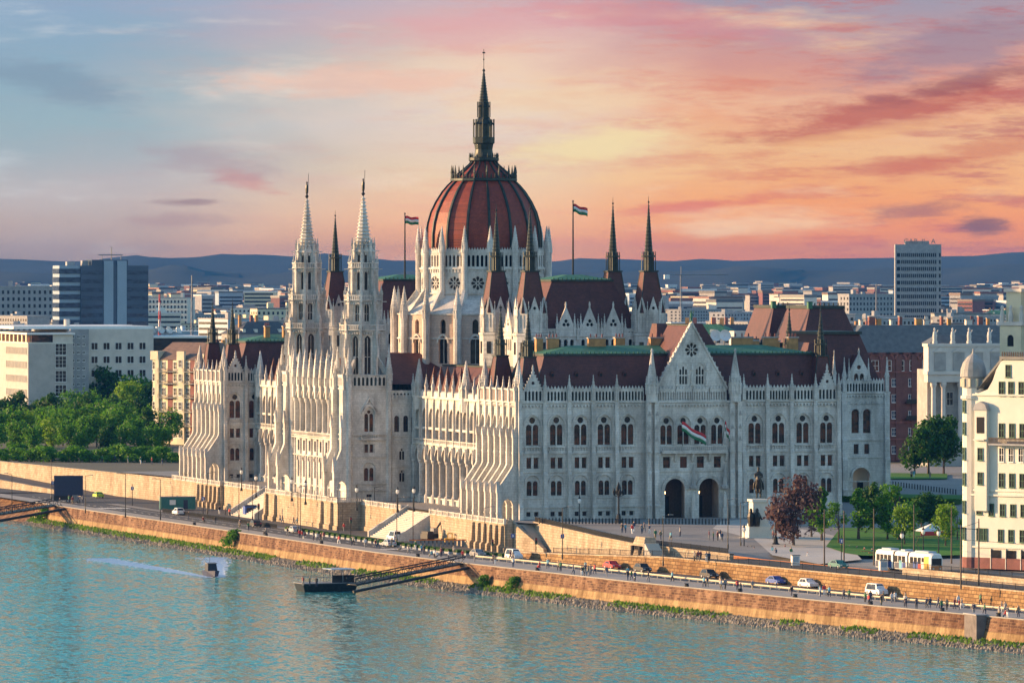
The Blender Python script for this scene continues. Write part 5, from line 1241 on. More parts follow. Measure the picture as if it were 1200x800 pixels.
# ================================================================== buildings around and behind
def wmesh(w, h, gl='glass_dark', fr='white_paint', dep=.12, arched=False, grid=(1, 2)):
    """a framed window, its frame proud of the wall and the pane set back in the frame"""
    mb = MB(); mb.box(-w/2, w/2, -.02, .03, 0, h, gl); t = .09
    for a, b2, c, d in ((-w/2-t, -w/2, -t, h+t), (w/2, w/2+t, -t, h+t), (-w/2, w/2, -t, 0), (-w/2, w/2, h, h+t)): mb.box(a, b2, -dep, .03, c, d, fr)
    for i in range(1, grid[0]+1):
        if grid[0] > 1 and i < grid[0]+0: x = -w/2+w*i/grid[0]; mb.box(x-.05, x+.05, -.07, -.021, 0, h, fr)
    if grid[0] == 1: mb.box(-.04, .04, -.07, -.021, 0, h, fr)
    for j in range(1, grid[1]): z = h*j/grid[1]; mb.box(-w/2, w/2, -.065, -.021, z-.04, z+.04, fr)
    mb.box(-w/2-t-.06, w/2+t+.06, -dep-.1, -dep+.06, -t-.1, -t, fr)
    return mb.mesh('window')
class Bld:
    """building with a local frame: south face on y = 0, west face on x = 0"""
    def __init__(s, loc, rz, label, cat='building', group=None, name='building'):
        s.e = empty(name, loc, rz, label=label, cat=cat, group=group)
    def part(s, mb, name): return mb.build(name, s.e)
    def wins(s, me, face, pts, depth=0.):
        for a, z in pts:
            if face == 'S': place(me, 'window', s.e, (a, depth, z), 0)
            else: place(me, 'window', s.e, (depth, a, z), R90)
def grid(x0, dx, n, z0, dz, m): return [(x0+i*dx, z0+j*dz) for i in range(n) for j in range(m)]
def P0(u, d, z=0): return dist(u, d, z)

# --- pale office block, left
p = P0(33, 1880, -.5)
b = Bld(p, 0, 'pale stone office block with rows of small windows, far left behind the wood', 'office block')
simple('office_stone', (.44, .41, .37), .85, 0, .12, .4)
mb = MB(); mb.box(0, 14.5, 0, 60, 0, 26.5, 'office_stone'); b.part(mb, 'wall')
mb = MB(); mb.box(-.6, 15, -.6, 60, 29.3, 29.9, 'white_paint'); mb.box(1.5, 13.5, 1.5, 59, 26.5, 29.3, 'glass_brown'); mb.box(-.1, 14.6, 0, 60, 26.5, 26.9, 'white_render')
for i in range(9): mb.box(.1, .5, 3+i*6, 4.5+i*6, 26.9, 29.3, 'cream_render')
mb.box(8, 14.4, .1, .5, 26.9, 29.3, 'plaster'); b.part(mb, 'top_floor')
W_ = wmesh(3.4, 3.4, 'glass_dark', 'white_paint', grid=(3, 3)); b.wins(W_, 'S', [(10.5, 5.5), (10.5, 10), (10.5, 14.5), (10.5, 19), (10.5, 23)][:5]); b.wins(wmesh(6, 1.8, grid=(5, 1)), 'S', [(10.5, 2.)])
b.wins(wmesh(.8, 2.1, 'glass_brown', 'white_render', grid=(2, 1)), 'W', grid(2, 2.1, 15, 5.5, 4.4, 5))
mb = MB(); mb.box(14.5, 20.5, 4, 60, 0, 31, 'concrete'); mb.box(20.5, 42, 6, 60, 0, 31, 'plaster'); b.part(mb, 'wall')
mb = MB(); mb.box(-3, 42.5, 8, 58, 31, 31.9, 'white_paint'); mb.box(42, 43, 12, 50, 0, 31, 'plaster'); mb.ngon(17, 20, [(.9, 31.9), (.9, 34)], 8, 'plaster'); b.part(mb, 'roof')
b.wins(wmesh(.75, .75, grid=(2, 1)), 'S', grid(15.4, 1.7, 3, 3.2, 2.5, 11), 4.); b.wins(wmesh(2., 2.1, grid=(2, 1)), 'S', grid(22.8, 3.9, 5, 3, 4.3, 6), 6.)
mb = MB(); mb.ngon(48, 20, [(9, 0), (9, 24.3)], 20, 'grey_stone', cap=True); mb.box(42, 62, 10, 40, 0, 24, 'grey_stone'); mb.box(41, 63, 8.5, 40, 28, 28.6, 'white_paint'); mb.box(43, 61, 9.5, 39, 24.3, 28, 'glass_dark'); b.part(mb, 'side_wing')
b.wins(wmesh(.9, 2., grid=(2, 1)), 'S', grid(52, 1.5, 3, 6, 4.4, 4), 9.98)
for i, x in enumerate((43, 45.5, 48, 51)):
    mb = MB(); mb.ngon(0, 0, [(.1, 0), (.9, .5), (1.3, 1.2)], 10, 'white_paint', cap=False); mb.M = None; mb.bar((0, 0, -1.), (0, 0, .2), .1, 'grey'); o = mb.build('satellite_dish', b.e, (x, 12, 30)); o.rotation_euler = (1.0, 0, .3*i)
# --- yellow apartment house
p = P0(179, 1705, -.5)
b = Bld(p, math.radians(-60), 'yellow and cream apartment house with stacked balconies beside the far pavilion', 'apartment house')
mb = MB(); mb.box(0, 22, 0, 14, 0, 24, 'cream_render'); mb.box(1.5, 3, -.6, 0, 0, 25.5, 'yellow_render'); mb.box(-.3, 2.8, -.7, 3, 24, 26.5, 'yellow_render'); mb.box(10.5, 13.5, -.7, 0, 0, 26.5, 'yellow_render'); mb.box(19, 22.3, -.7, 3, 0, 25.8, 'yellow_render'); mb.box(6.2, 8.2, -.05, 0, 1, 24, 'brick_red'); mb.box(15.4, 17.2, -.05, 0, 1, 24, 'brick_red'); b.part(mb, 'wall')
b.wins(wmesh(1.3, 2., 'glass_dark'), 'S', [(x, z) for x in (.7, 4.4, 9.3, 14.5, 18.2) for z in (2, 6, 10, 14, 18, 21.4)], -.02)
b.wins(wmesh(1.2, 2., 'glass_dark'), 'S', [(12, z) for z in (2, 6, 10, 14, 18, 22)], -.72)
for z in (5.2, 9.2, 13.2, 17.2, 20.6):
    for x0, x1_ in ((3.4, 9.8), (13.8, 18.8)):
        mb = MB(); mb.box(x0, x1_, -1.5, 0, z, z+.15, 'concrete'); mb.box(x0, x1_, -1.5, -1.44, z+.95, z+1.05, 'dark_metal')
        for i in range(int((x1_-x0)/.3)): mb.box(x0+i*.3, x0+i*.3+.06, -1.5, -1.45, z+.15, z+.95, 'dark_metal')
        b.part(mb, 'balcony')
mb = MB(); mb.loft([[(-.5, -.3, 24), (22.5, -.3, 24), (22.5, 14, 24), (-.5, 14, 24)], [(3, 5, 29), (20, 5, 29), (20, 8, 29), (3, 8, 29)]], 'roof_brown'); b.part(mb, 'roof')
# --- blue glass tower with two light panels
p = P0(70, 3050, -3)
b = Bld(p, 0, 'dark blue high rise with two tall light panels in the middle, on the left skyline', 'high rise')
mb = MB(); mb.box(11, 46.5, 0, 16, 0, 55, 'panel_blue'); mb.box(17, 36, 1, 15, 55, 58, 'panel_blue'); mb.box(0, 11, 1, 16, 0, 55, 'panel_light'); b.part(mb, 'wall')
for i in range(12): mb = MB(); mb.box(-.3, 11, .6, 1, 3+i*4.35, 5.6+i*4.35, 'glass_blue'); mb.box(-.3, -.02, 1, 16, 3+i*4.35, 5.6+i*4.35, 'glass_blue'); b.part(mb, 'window_band')
for i in range(12):
    mb = MB(); mb.box(11.3, 22.4, -.1, -.01, 2.5+i*4.35, 4.6+i*4.35, 'glass_blue'); mb.box(35.3, 46.3, -.1, -.01, 2.5+i*4.35, 4.6+i*4.35, 'glass_blue'); b.part(mb, 'window_band')
for x in (23, 30): mb = MB(); mb.box(x, x+4.9, -.8, 0, 17, 57.5, 'panel_light'); b.part(mb, 'light_panel')
mb = MB(); mb.bar((29, 8, 58), (29, 8, 64.5), .3, 'grey'); mb.bar((22, 8, 60.5), (35, 8, 60.5), .25, 'grey'); mb.bar((24, 8, 58), (24, 8, 60.5), .2, 'grey'); mb.bar((34, 8, 58), (34, 8, 60.5), .2, 'grey'); b.part(mb, 'roof_antenna'); mb = MB(); mb.box(13, 16, 5, 9, 55, 57.6, 'concrete'); b.part(mb, 'roof_box'); mb = MB(); mb.box(5, 9, 5, 9, 55, 57, 'concrete'); b.part(mb, 'roof_box')
# --- concrete tower on the right skyline
p = P0(1049, 3500, -3)
b = Bld(p, -TH-.03, 'tall grey concrete tower with rows of windows, standing alone on the right skyline', 'high rise')
mb = MB(); mb.box(0, 27, 0, 15, 0, 68, 'concrete'); mb.box(6, 20, 3, 12, 68, 70, 'grey_stone'); b.part(mb, 'wall')
for i in range(15):
    mb = MB(); z = 4+i*4.05
    for j in range(18): mb.box(3.6+j*1.16, 4.3+j*1.16, -.15, -.01, z, z+2.2, 'glass_dark' if (i*7+j*3) % 5 else 'void')
    mb.box(1., 2.9, -.15, -.01, z, z+2.2, 'void'); mb.box(25.6, 26.6, -.15, -.01, z, z+2.2, 'glass_dark'); b.part(mb, 'window_row')
def letters(txt, loc, size, mat, parent, name='letter', rz=0):
    c = bpy.data.curves.new(name, 'FONT'); c.body = txt; c.size = size; c.extrude = size*.04; o = bpy.data.objects.new(name+'_tmp', c); COL.objects.link(o)
    bpy.context.view_layer.update(); me = bpy.data.meshes.new_from_object(o.evaluated_get(bpy.context.evaluated_depsgraph_get())); bpy.data.objects.remove(o)
    me.materials.clear(); me.materials.append(MATS[mat]); q = place(me, name, parent, loc, rz); q.rotation_euler = (PI/2, 0, rz); return q
letters('CAB  IL  A', (5, .5, 68.4), 4.2, 'grey', b.e, 'rooftop_letters')
# --- plum coloured block and long grey roof, right
p = P0(1016, 1540, -.3)
b = Bld(p, 0, 'plum red residential block with arched top windows right of the palace', 'apartment block')
mb = MB(); mb.box(0, 17.5, 0, 18, 0, 28, 'brick_plum')
for z in (5.5, 9.8, 22.8, 27.6): mb.box(-.2, 17.7, -.4, -.001, z, z+.35, 'brick_red')
for i in range(4): mb.box(3.6+i*4.3, 5.2+i*4.3, -.25, -.001, .2, 27.6, 'brick_plum')
b.part(mb, 'wall')
mb = MB()
for i in range(5): hood(mb, 2.2+i*3.5, 2.6, 23, 26.2, 0, .45, .4, 'brick_red', 8)
b.part(mb, 'arched_frieze')
b.wins(wmesh(1.1, 1.9, 'glass_blue'), 'S', [(x, z) for x in (2.2, 7.4, 12., 15.5) for z in (2, 6.6, 11, 15.2, 19.3)], -.02); b.wins(wmesh(1.8, 2.6, 'glass_brown'), 'S', [(2.2+i*3.5, 23.3) for i in range(5)], -.02)
for z in (10.6, 14.8): mb = MB(); mb.box(10.4, 17, -1.3, 0, z, z+.2, 'dark_metal'); mb.box(10.4, 17, -1.3, -1.25, z+.2, z+1.1, 'dark_metal'); b.part(mb, 'balcony')
mb = MB(); mb.loft([[(-8, -.5, 28), (50, -.5, 28), (50, 26, 28), (-8, 26, 28)], [(1, 6, 35), (44, 6, 35), (44, 18, 35), (1, 18, 35)]], 'slate'); b.part(mb, 'roof')
for q, x in enumerate((1.5, 4, 6.2, 10, 12.4, 17, 19.5, 24, 26, 31, 34.5, 37, 40, 43)): h_ = (36.2, 37.1, 36.6)[q % 3]; w_ = (.8, 1.7, 1.2, .6)[q % 4]; mb = MB(); mb.box(x, x+w_, 9, 10.2, 34.8, h_, ('plaster', 'brick_red', 'chimney_brick')[q % 3]); mb.box(x-.1, x+w_+.1, 8.9, 10.3, h_, h_+.25, 'grey_stone'); b.part(mb, 'chimney')
mb = MB(); mb.loft([[(-17, 3, 20), (-2, 3, 20), (-2, 30, 20), (-17, 30, 20)], [(-11, 10, 35), (1, 10, 35), (1, 22, 35), (-11, 22, 35)]], 'roof_brown'); b.part(mb, 'roof')
# --- columned palace with roof statues
p = P0(1090, 1490, -.3)
b = Bld(p, 0, 'weathered grey neoclassical palace with giant columns and statues on its attic', 'palace')
mb = MB(); mb.box(0, 24, 2, 9, 0, 24.5, 'grey_stone'); mb.box(-.8, 24.5, -.4, 2, 21.3, 23.2, 'plaster'); mb.box(-1.1, 24.7, -.9, 2, 23.2, 24, 'plaster'); mb.box(-.6, 24, -.3, 3, 24, 30.2, 'plaster'); mb.box(-.9, 24.5, -.6, 3.2, 30.2, 30.9, 'plaster'); mb.box(-.5, 24, -.5, 2, 0, 7.8, 'grey_stone')
for i in range(4): mb.prism_xz([(1+i*5, 24.2), (4+i*5, 24.2), (4+i*5, 28.6), (1+i*5, 28.6)], -.5, -.3, 'grey_stone'); mb.prism_xz([(.7+i*5, 28.8), (4.3+i*5, 28.8), (2.5+i*5, 30.)], -.6, -.3, 'plaster')
b.part(mb, 'wall')
for x in (1., 3.6, 8.2, 10.8, 15.4, 18.): mb = MB(); mb.ngon(x, .3, [(.8, 7.8), (.7, 8.6), (.62, 9.), (.55, 19.8), (.85, 20.6), (.85, 21.3)], 12, 'plaster'); b.part(mb, 'column')
b.wins(wmesh(1.6, 3.2, 'glass_dark', 'plaster', arched=True), 'S', [(6, 10), (6, 15.5), (13.2, 10), (13.2, 15.5), (20, 10), (20, 15.5)], 1.98); b.wins(wmesh(1.6, 2.6, 'glass_dark', 'plaster'), 'S', [(6, 2.5), (13.2, 2.5), (20, 2.5)], -.52)
for x in (1.4, 6.2, 10.6, 16.): mb = MB(); mb.ngon(x, .5, [(.7, 30.9), (.7, 31.5), (.5, 31.6), (.6, 32.8), (.42, 33.8), (.2, 34), (.34, 34.5), (.1, 34.9)], 7, 'plaster'); mb.bar((x+.4, .5, 33.4), (x+.9, .4, 34.3), .14, 'plaster'); b.part(mb, 'statue')
mb = MB(); mb.loft([[(1, 3, 30.9), (24, 3, 30.9), (24, 9, 30.9), (1, 9, 30.9)], [(4, 5, 33.), (22, 5, 33.), (22, 7, 33.), (4, 7, 33.)]], 'slate'); b.part(mb, 'roof')
# --- belfry behind the white house
p = P0(1173, 1265, -.3)
b = Bld(p, math.radians(-58), 'cream sunlit belfry rising behind the white corner house', 'belfry')
mb = MB(); mb.box(0, 5.4, 0, 5.4, 0, 38, 'cream_render'); mb.box(-.6, 6, -.6, 6, 37.4, 38.2, 'plaster'); mb.box(.8, 4.6, .8, 4.6, 38.2, 44.5, 'cream_render'); mb.box(.4, 5, .4, 5, 44.5, 45.2, 'plaster'); mb.box(-.2, 5.6, -.2, 5.6, 31.2, 31.8, 'plaster'); mb.box(8, 16, 3, 12, 0, 44, 'grey_stone'); mb.box(7.6, 16.4, 2.6, 12.4, 44, 48.5, 'grey_stone'); mb.box(7.3, 16.6, 2.3, 12.6, 48.5, 49.2, 'plaster'); b.part(mb, 'wall')
mb = MB(); mb.plate(rect(-.05, 5.45, 24.5, 37.3), [arch(2.7, 1.9, 25.5, 29, .6, 6), arch(2.7, 1.7, 33, 34.6, 0, 6)], -.35, -.02, 'cream_render'); mb.box(1.5, 4, -.1, -.04, 25.3, 35.6, 'void'); mb.prism_xz([(1.2, 29.5), (2.7, 32.2), (4.2, 29.5), (2.7, 31.5)], -.7, -.35, 'plaster'); b.part(mb, 'belfry_opening')
for x, y in ((.2, .2), (2.7, -.2), (5.2, .2), (.2, 5.2)): mb = MB(); mb.ngon(x, y, [(.5, 38.2), (.55, 39.6), (.3, 40.6), (.38, 41.3), (.1, 41.7)], 6, 'plaster'); b.part(mb, 'statue')
# --- white corner house at the right edge
p = P0(1128, 1037, -2.9)
b = Bld(p, math.radians(-58), 'white corner house with green shutters and a domed round turret, right edge', 'house')
S = 'white_render'
mb = MB(); mb.ngon(1.3, 1.4, [(1.9, 0), (1.9, 29.2), (2.2, 29.3), (2.2, 29.8), (1.9, 29.9), (1.9, 31.2)], 14, S)
mb.plate([(1.8, 0), (17, 0), (17, 36.2), (9., 36.2), (8.2, 35.8), (7.2, 34.4), (6.5, 32.6), (5.4, 31.), (3.4, 30.3), (1.8, 30.6)], [], 0, 16, S, back=True); mb.box(0, 2, 3, 16, 0, 29, S); mb.box(3.2, 5.8, -.9, 0, 10, 27.4, S)
for z, o_ in ((3.6, .25), (12.6, .35), (13.4, .2), (29.9, .25)): mb.box(.2 if z < 29 else 2, 17, -o_, -.001, z, z+.3, S)
mb.prism_xz([(3., 27.4), (6., 27.4), (5.6, 28.4), (4.5, 28.9), (3.4, 28.4)], -1.1, 0, 'concrete'); b.part(mb, 'wall')
mb = MB(); mb.box(2.2, 17, -.12, -.001, 0, 1.9, 'brick_red'); mb.ngon(1.3, 1.4, [(1.98, 0), (1.98, 1.9)], 14, 'brick_red'); b.part(mb, 'plinth')
G1, G2, G3 = wmesh(.95, 2., 'glass_dark', 'green_paint'), wmesh(1.0, 2.3, 'glass_dark', 'green_paint'), wmesh(.55, 2., 'glass_dark', 'green_paint')
b.wins(G2, 'S', [(x, z) for x in (8.4, 10.6, 12.8, 15.) for z in (14.2, 22.8)]+[(x, 30.) for x in (8.4, 10.4, 12.6, 14.8)], -.02); b.wins(G1, 'S', [(x, 9.2) for x in (6.2, 8.6, 10.8, 13., 15.2)]+[(x, 4.8) for x in (8.2, 10.4, 12.8, 15.)]+[(9.8, 33.2)], -.02)
b.wins(wmesh(.9, 2.3, 'glass_dark', 'white_paint'), 'S', [(x, 18.6) for x in (8.4, 10.4, 12.5, 14.8)], -.02); b.wins(G3, 'S', [(3.4, 4.9), (4.2, 4.9), (5., 4.9)], -.02); b.wins(G1, 'S', [(4.5, 14.6), (4.5, 18.8)], -.92); b.wins(G2, 'S', [(3.6, 9.4)], -.02)
mb = MB(); mb.box(3.7, 5.3, -.95, -.91, 23.4, 26.2, 'void'); mb.box(3.3, 5.7, -1.5, -.9, 22.2, 22.4, S); b.part(mb, 'loggia')
for x, z in ((.3, 5), (.3, 9.6), (.3, 14.4), (.3, 18.8), (.3, 23.2), (.3, 27)): place(G3, 'window', b.e, (x+.35, -.43, z), -.35)
mb = MB(); mb.box(6.6, 17, -1.5, 0, 21.4, 21.7, 'concrete'); mb.box(6.6, 17, -1.5, -1.42, 22.5, 22.7, 'bark')
for i in range(38): mb.box(6.65+i*.27, 6.8+i*.27, -1.48, -1.43, 21.7, 22.5, 'bark')
b.part(mb, 'balcony')
for x in (7.2, 10.4, 13.6): mb = MB(); mb.box(x-1., x+1., -.1, -.002, .2, 3.3, 'glass_dark'); mb.box(x-1.15, x-1., -.2, 0, 0, 3.5, S); b.part(mb, 'shop_window')
mb = MB(); mb.ngon(1.3, 1.4, [(2.0, 31.2), (2.0, 33.), (2.3, 33.1), (2.2, 34.4), (1.8, 35.6), (1.1, 36.5), (.3, 37.1), (.1, 38)], 16, 'grey_stone')
b.part(mb, 'turret_dome')
mb = MB()
for k in range(10): a = 2*PI*k/10; mb.box(1.3+1.98*math.cos(a)-.22, 1.3+1.98*math.cos(a)+.22, 1.4+1.98*math.sin(a)-.22, 1.4+1.98*math.sin(a)+.22, 31.4, 32.8, 'yellow_render')
b.part(mb, 'turret_window')
mb = MB(); mb.loft([[(2.2, .3, 30.2), (8.2, .3, 36.), (8.2, 15, 36.), (2.2, 15, 30.2)], [(2.2, .3, 30.5), (8.2, .3, 36.6), (8.2, 15, 36.6), (2.2, 15, 30.5)]], 'slate'); mb.box(8.2, 17, -.4, 16, 36.2, 36.7, 'slate')
for i in range(18): mb.box(8.6+i*.47, 8.85+i*.47, -.3, -.2, 36.7, 37.5, 'bark')
b.part(mb, 'roof')

# ------------------------------------------------------------ the distant city
def cmesh(seed, w, d, h, wall, roofm, kind='flat', fl=None, cols=None, gl='glass_dark', band=False):
    rnd = random.Random(seed); mb = MB(); mb.box(0, w, 0, d, 0, h, wall); fl = fl or int(h/3.4); cols = cols or int(w/3)
    fh = (h-1.5)/fl
    for j in range(fl):
        z = 1.2+j*fh
        if band: mb.box(.6, w-.6, -.12, -.01, z+.5, z+fh*.55, gl); mb.box(-.12, -.01, .6, d-.6, z+.5, z+fh*.55, gl); continue
        for i in range(cols):
            x = (i+.25)*w/cols; mb.box(x, x+w/cols*.42, -.12, -.01, z+.4, z+fh*.62, gl)
        for i in range(int(d/4)): mb.box(-.12, -.01, 1+i*4, 2.6+i*4, z+.4, z+fh*.62, gl)
    if kind == 'flat':
        mb.box(-.3, w+.3, -.3, d+.3, h, h+.5, roofm)
        for i in range(rnd.randint(1, 4)): x, y = rnd.uniform(1, w-5), rnd.uniform(1, max(1.5, d-5)); mb.box(x, x+rnd.uniform(2, 5), y, y+3, h+.5, h+rnd.uniform(1.6, 4), rnd.choice([wall, 'concrete']))
    elif kind == 'gable':
        mb.prism_yz([(-.6, h), (d/2, h+d*.33), (d+.6, h)], -.3, w+.3, roofm)
    elif kind == 'hip':
        mb.loft([[(-.5, -.5, h), (w+.5, -.5, h), (w+.5, d+.5, h), (-.5, d+.5, h)], [(d*.4, d*.35, h+d*.28), (w-d*.4, d*.35, h+d*.28), (w-d*.4, d*.65, h+d*.28), (d*.4, d*.65, h+d*.28)]], roofm)
    if kind != 'flat':
        for i in range(rnd.randint(2, 5)): x = rnd.uniform(1, w-2); mb.box(x, x+1.3, d*.4, d*.4+1., h+d*.1, h+d*.33+1.8, rnd.choice(['chimney_brick', 'plaster', 'brick_red']))
        for i in range(int(w/6)): x = 2+i*6; mb.box(x, x+1.5, .4, 3, h+.3, h+2., 'white_render')
    return mb.mesh('city_building')
T_ = [
 (cmesh(1, 34, 14, 19, 'white_render', 'roof_red', 'gable'), 'white tenement with red tiled gable roof', 'n'), (cmesh(2, 28, 16, 21, 'cream_render', 'roof_brown', 'hip'), 'cream tenement with brown hipped roof', 'n'),
 (cmesh(3, 40, 15, 20, 'plaster', 'slate', 'gable'), 'beige tenement with slate gable roof', 'n'), (cmesh(4, 30, 18, 22, 'grey_stone', 'roof_grey', 'hip'), 'grey stone tenement with grey hipped roof', 'n'),
 (cmesh(5, 36, 16, 24, 'white_render', 'white_paint', 'flat', band=True), 'white flat roofed office with ribbon windows', 'n'), (cmesh(6, 24, 14, 18, 'brick_red', 'roof_red', 'gable'), 'red brick house with red gable roof', 'n'),
 (cmesh(7, 60, 16, 30, 'white_render', 'concrete', 'flat'), 'long white slab block of flats', 'f'), (cmesh(8, 44, 14, 36, 'concrete', 'concrete', 'flat'), 'tall grey slab block of flats', 'f'),
 (cmesh(9, 80, 30, 16, 'panel_light', 'white_paint', 'flat', band=True), 'wide low pale hall with flat white roof', 'f'), (cmesh(10, 26, 20, 34, 'panel_light', 'grey_stone', 'flat', band=True), 'pale blue office cube with flat roof', 'f'),
 (cmesh(11, 50, 18, 25, 'cream_render', 'roof_grey', 'flat'), 'cream flat roofed block', 'f'), (cmesh(12, 40, 18, 24, 'grey_stone', 'slate', 'flat'), 'dark grey office building', 'f'),
 (cmesh(13, 22, 14, 28, 'plaster', 'copper_green', 'hip'), 'beige house with green copper roof', 'n'), (cmesh(14, 46, 40, 14, 'brick_plum', 'red', 'flat'), 'low hall with bright red roof band', 'f')]
rnd = random.Random(21); cnt = 0
near = [t for t in T_ if t[2] == 'n']; far = [t for t in T_ if t[2] == 'f']
where = lambda u: 'left of the twin towers' if u < 340 else 'between tower and dome' if u < 500 else 'right of the dome' if u < 900 else 'toward the right edge'
rows = []
for i, d in enumerate((1660, 1760, 1870, 1990, 2120, 2270, 2440, 2640, 2880, 3170, 3520, 3950, 4450)):
    wpx = (34 if d < 2600 else 36)/d*F; u = -30+rnd.uniform(0, 30)
    while u < 1230:
        step = wpx*rnd.uniform(.6, 1.); dd = d+rnd.uniform(-40, 40)*(d/2000)
        hidden = (225 < u < 320 and d < 1700) or (330 < u < 445) or (480 < u < 765) or (d < 2000 and u > 765 and u < 1000) or (u < 235 and d < 2050) or (u > 1010 and d < 1600)
        if not hidden and cnt < 290:
            me, lab, k = rnd.choice(near if d < 2700 or rnd.random() < .2 else far)
            hgt = rnd.uniform(.82, 1.15)*(1.0 if d < 2700 else rnd.uniform(.55, 1.1))
            if u < 235 and d < 3050: hgt = min(hgt, .85 if d > 2300 else .7)
            o = place(me, 'city_building', None, dist(u, dd, -3), rnd.choice([0, 0, .2, -.25, .5, -.6, R90*.8]), label='%s in the city %s' % (lab, where(u)), cat='building', group='city buildings '+where(u)); o.scale = (rnd.uniform(.8, 1.1), 1, hgt); cnt += 1
        u += step
print('city', cnt)
mb = MB(); W_MATS = ['white_render', 'cream_render', 'plaster', 'concrete', 'panel_light', 'grey_stone', 'brick_red', 'concrete', 'brick_plum', 'grey_stone']
for i in range(7000):
    d = 4700*(10500/4700)**rnd.random(); u = rnd.uniform(-40, 1240); c = dist(u, d, 0); g_ = noise.noise(Vector((u*.012, d*.0006, 3)))
    if g_ < -.28: continue
    tall = rnd.random() < .16+.2*(g_ > .25); w_, dp, h = (rnd.uniform(10, 34), 14, rnd.uniform(18, 36)) if tall and d > 5000 else (rnd.uniform(7, 22), rnd.uniform(9, 20), rnd.uniform(8, 21))
    m = rnd.choice(W_MATS); mb.M = Matrix.Translation((c.x, c.y, -3.4)) @ Matrix.Rotation(rnd.choice([0, 0, .3, -.5, -1.2]), 4, 'Z')
    mb.box(0, w_, 0, dp, 0, h, m); mb.box(-.4, w_+.4, -.4, dp+.4, h, h+rnd.uniform(.6, 2.5), rnd.choice(['roof_red', 'roof_grey', 'concrete', 'white_paint', 'slate', 'roof_brown', 'slate']))
    for j in range(max(1, int(h/3.4))): z = 1.2+j*3.4; mb.box(.8, w_-.8, -.2, -.05, z, z+1.5, 'glass_dark') if j % 1 == 0 else None
mb.M = None; mb.build('distant_suburbs', kind='stuff', label='countless tiny pale blocks and roofs of the far suburbs before the hills', cat='suburbs')
mb = MB()
for i in range(1500):
    d = 3000*(10500/3000)**rnd.random(); u = rnd.uniform(-40, 1240); c = dist(u, d, -3.5); r = rnd.uniform(8, 22)*(1 if d < 6000 else 1.8); h = rnd.uniform(7, 13)
    mb.ngon(c.x, c.y, [(r, c.z), (r*1.02, c.z+h*.4), (r*.75, c.z+h*.8), (r*.25, c.z+h)], 7, 'wood_far')
mb.build('distant_woods', kind='stuff', label='dark tree masses scattered through the far suburbs', cat='woods')
# a few individual far landmarks
def mast(u, d, h, mat, lab, cat='mast', arm=0):
    t = empty('radio_mast' if not arm else 'tower_crane', dist(u, d, -3), label=lab, cat=cat); mb = MB()
    n = 10
    for i in range(n):
        z0, z1 = h*i/n, h*(i+1)/n; w_ = 1.4*(1-i/n*.75) if not arm else 1.
        for a, b2 in ((-1, -1), (1, -1), (1, 1), (-1, 1)): mb.bar((a*w_*.6, b2*w_*.6, z0), (a*w_*.55, b2*w_*.55, z1), .15, mat if i % 2 else ('white' if mat == 'red' else mat), 3)
        mb.bar((-w_*.6, -w_*.6, z0), (w_*.6, -w_*.6, z1), .16, mat, 3)
    mb.build('mast_frame', t)
    if arm: mb = MB(); mb.bar((-arm*.3, 0, h), (arm, 0, h), .3, mat, 4); mb.bar((0, 0, h), (0, 0, h+6), .4, mat, 4); mb.bar((0, 0, h+6), (arm*.8, 0, h), .08, mat, 3); mb.box(-arm*.3-2, -arm*.3+2, -1, 1, h-3, h, 'white'); mb.build('jib', t)
mast(187, 2900, 41, 'red', 'red and white lattice mast right of the blue high rise'); mast(225, 3300, 50, 'grey', 'grey lattice mast in the hazy city left of the twin towers')
mast(798, 4300, 50, 'grey', 'pale tower crane over the city right of the palace spires', 'crane', 36); mast(1027, 3900, 44, 'grey', 'slim factory chimney mast left of the concrete tower')
p = P0(837, 1600, 27)
for i, u in enumerate((838, 849)):
    t = empty('satellite_dish', dist(u, 1580, 31.5), label='white roof satellite dish, %s of the pair beside the great gable' % ('left' if i == 0 else 'right'), cat='satellite dish')
    mb = MB(); mb.ngon(0, 0, [(.1, 0), (1.1, .3), (1.6, .8)], 14, 'white_paint', cap=False); o = mb.build('dish', t); o.rotation_euler = (1.25, 0, 0); mb = MB(); mb.bar((0, 0.2, 0), (0, 0.2, -9), .2, 'grey'); mb.build('post', t)
b = Bld(P0(812, 1590, -.3), 0, 'dark flat roofed building carrying two white dishes beside the great gable'); mb = MB(); mb.box(0, 22, 2, 20, 0, 24, 'brick_plum'); mb.box(-.5, 22.5, 1.5, 20.5, 24, 25, 'roof_grey'); mb.box(13, 17, 4, 8, 25, 33, 'plaster'); b.part(mb, 'wall')
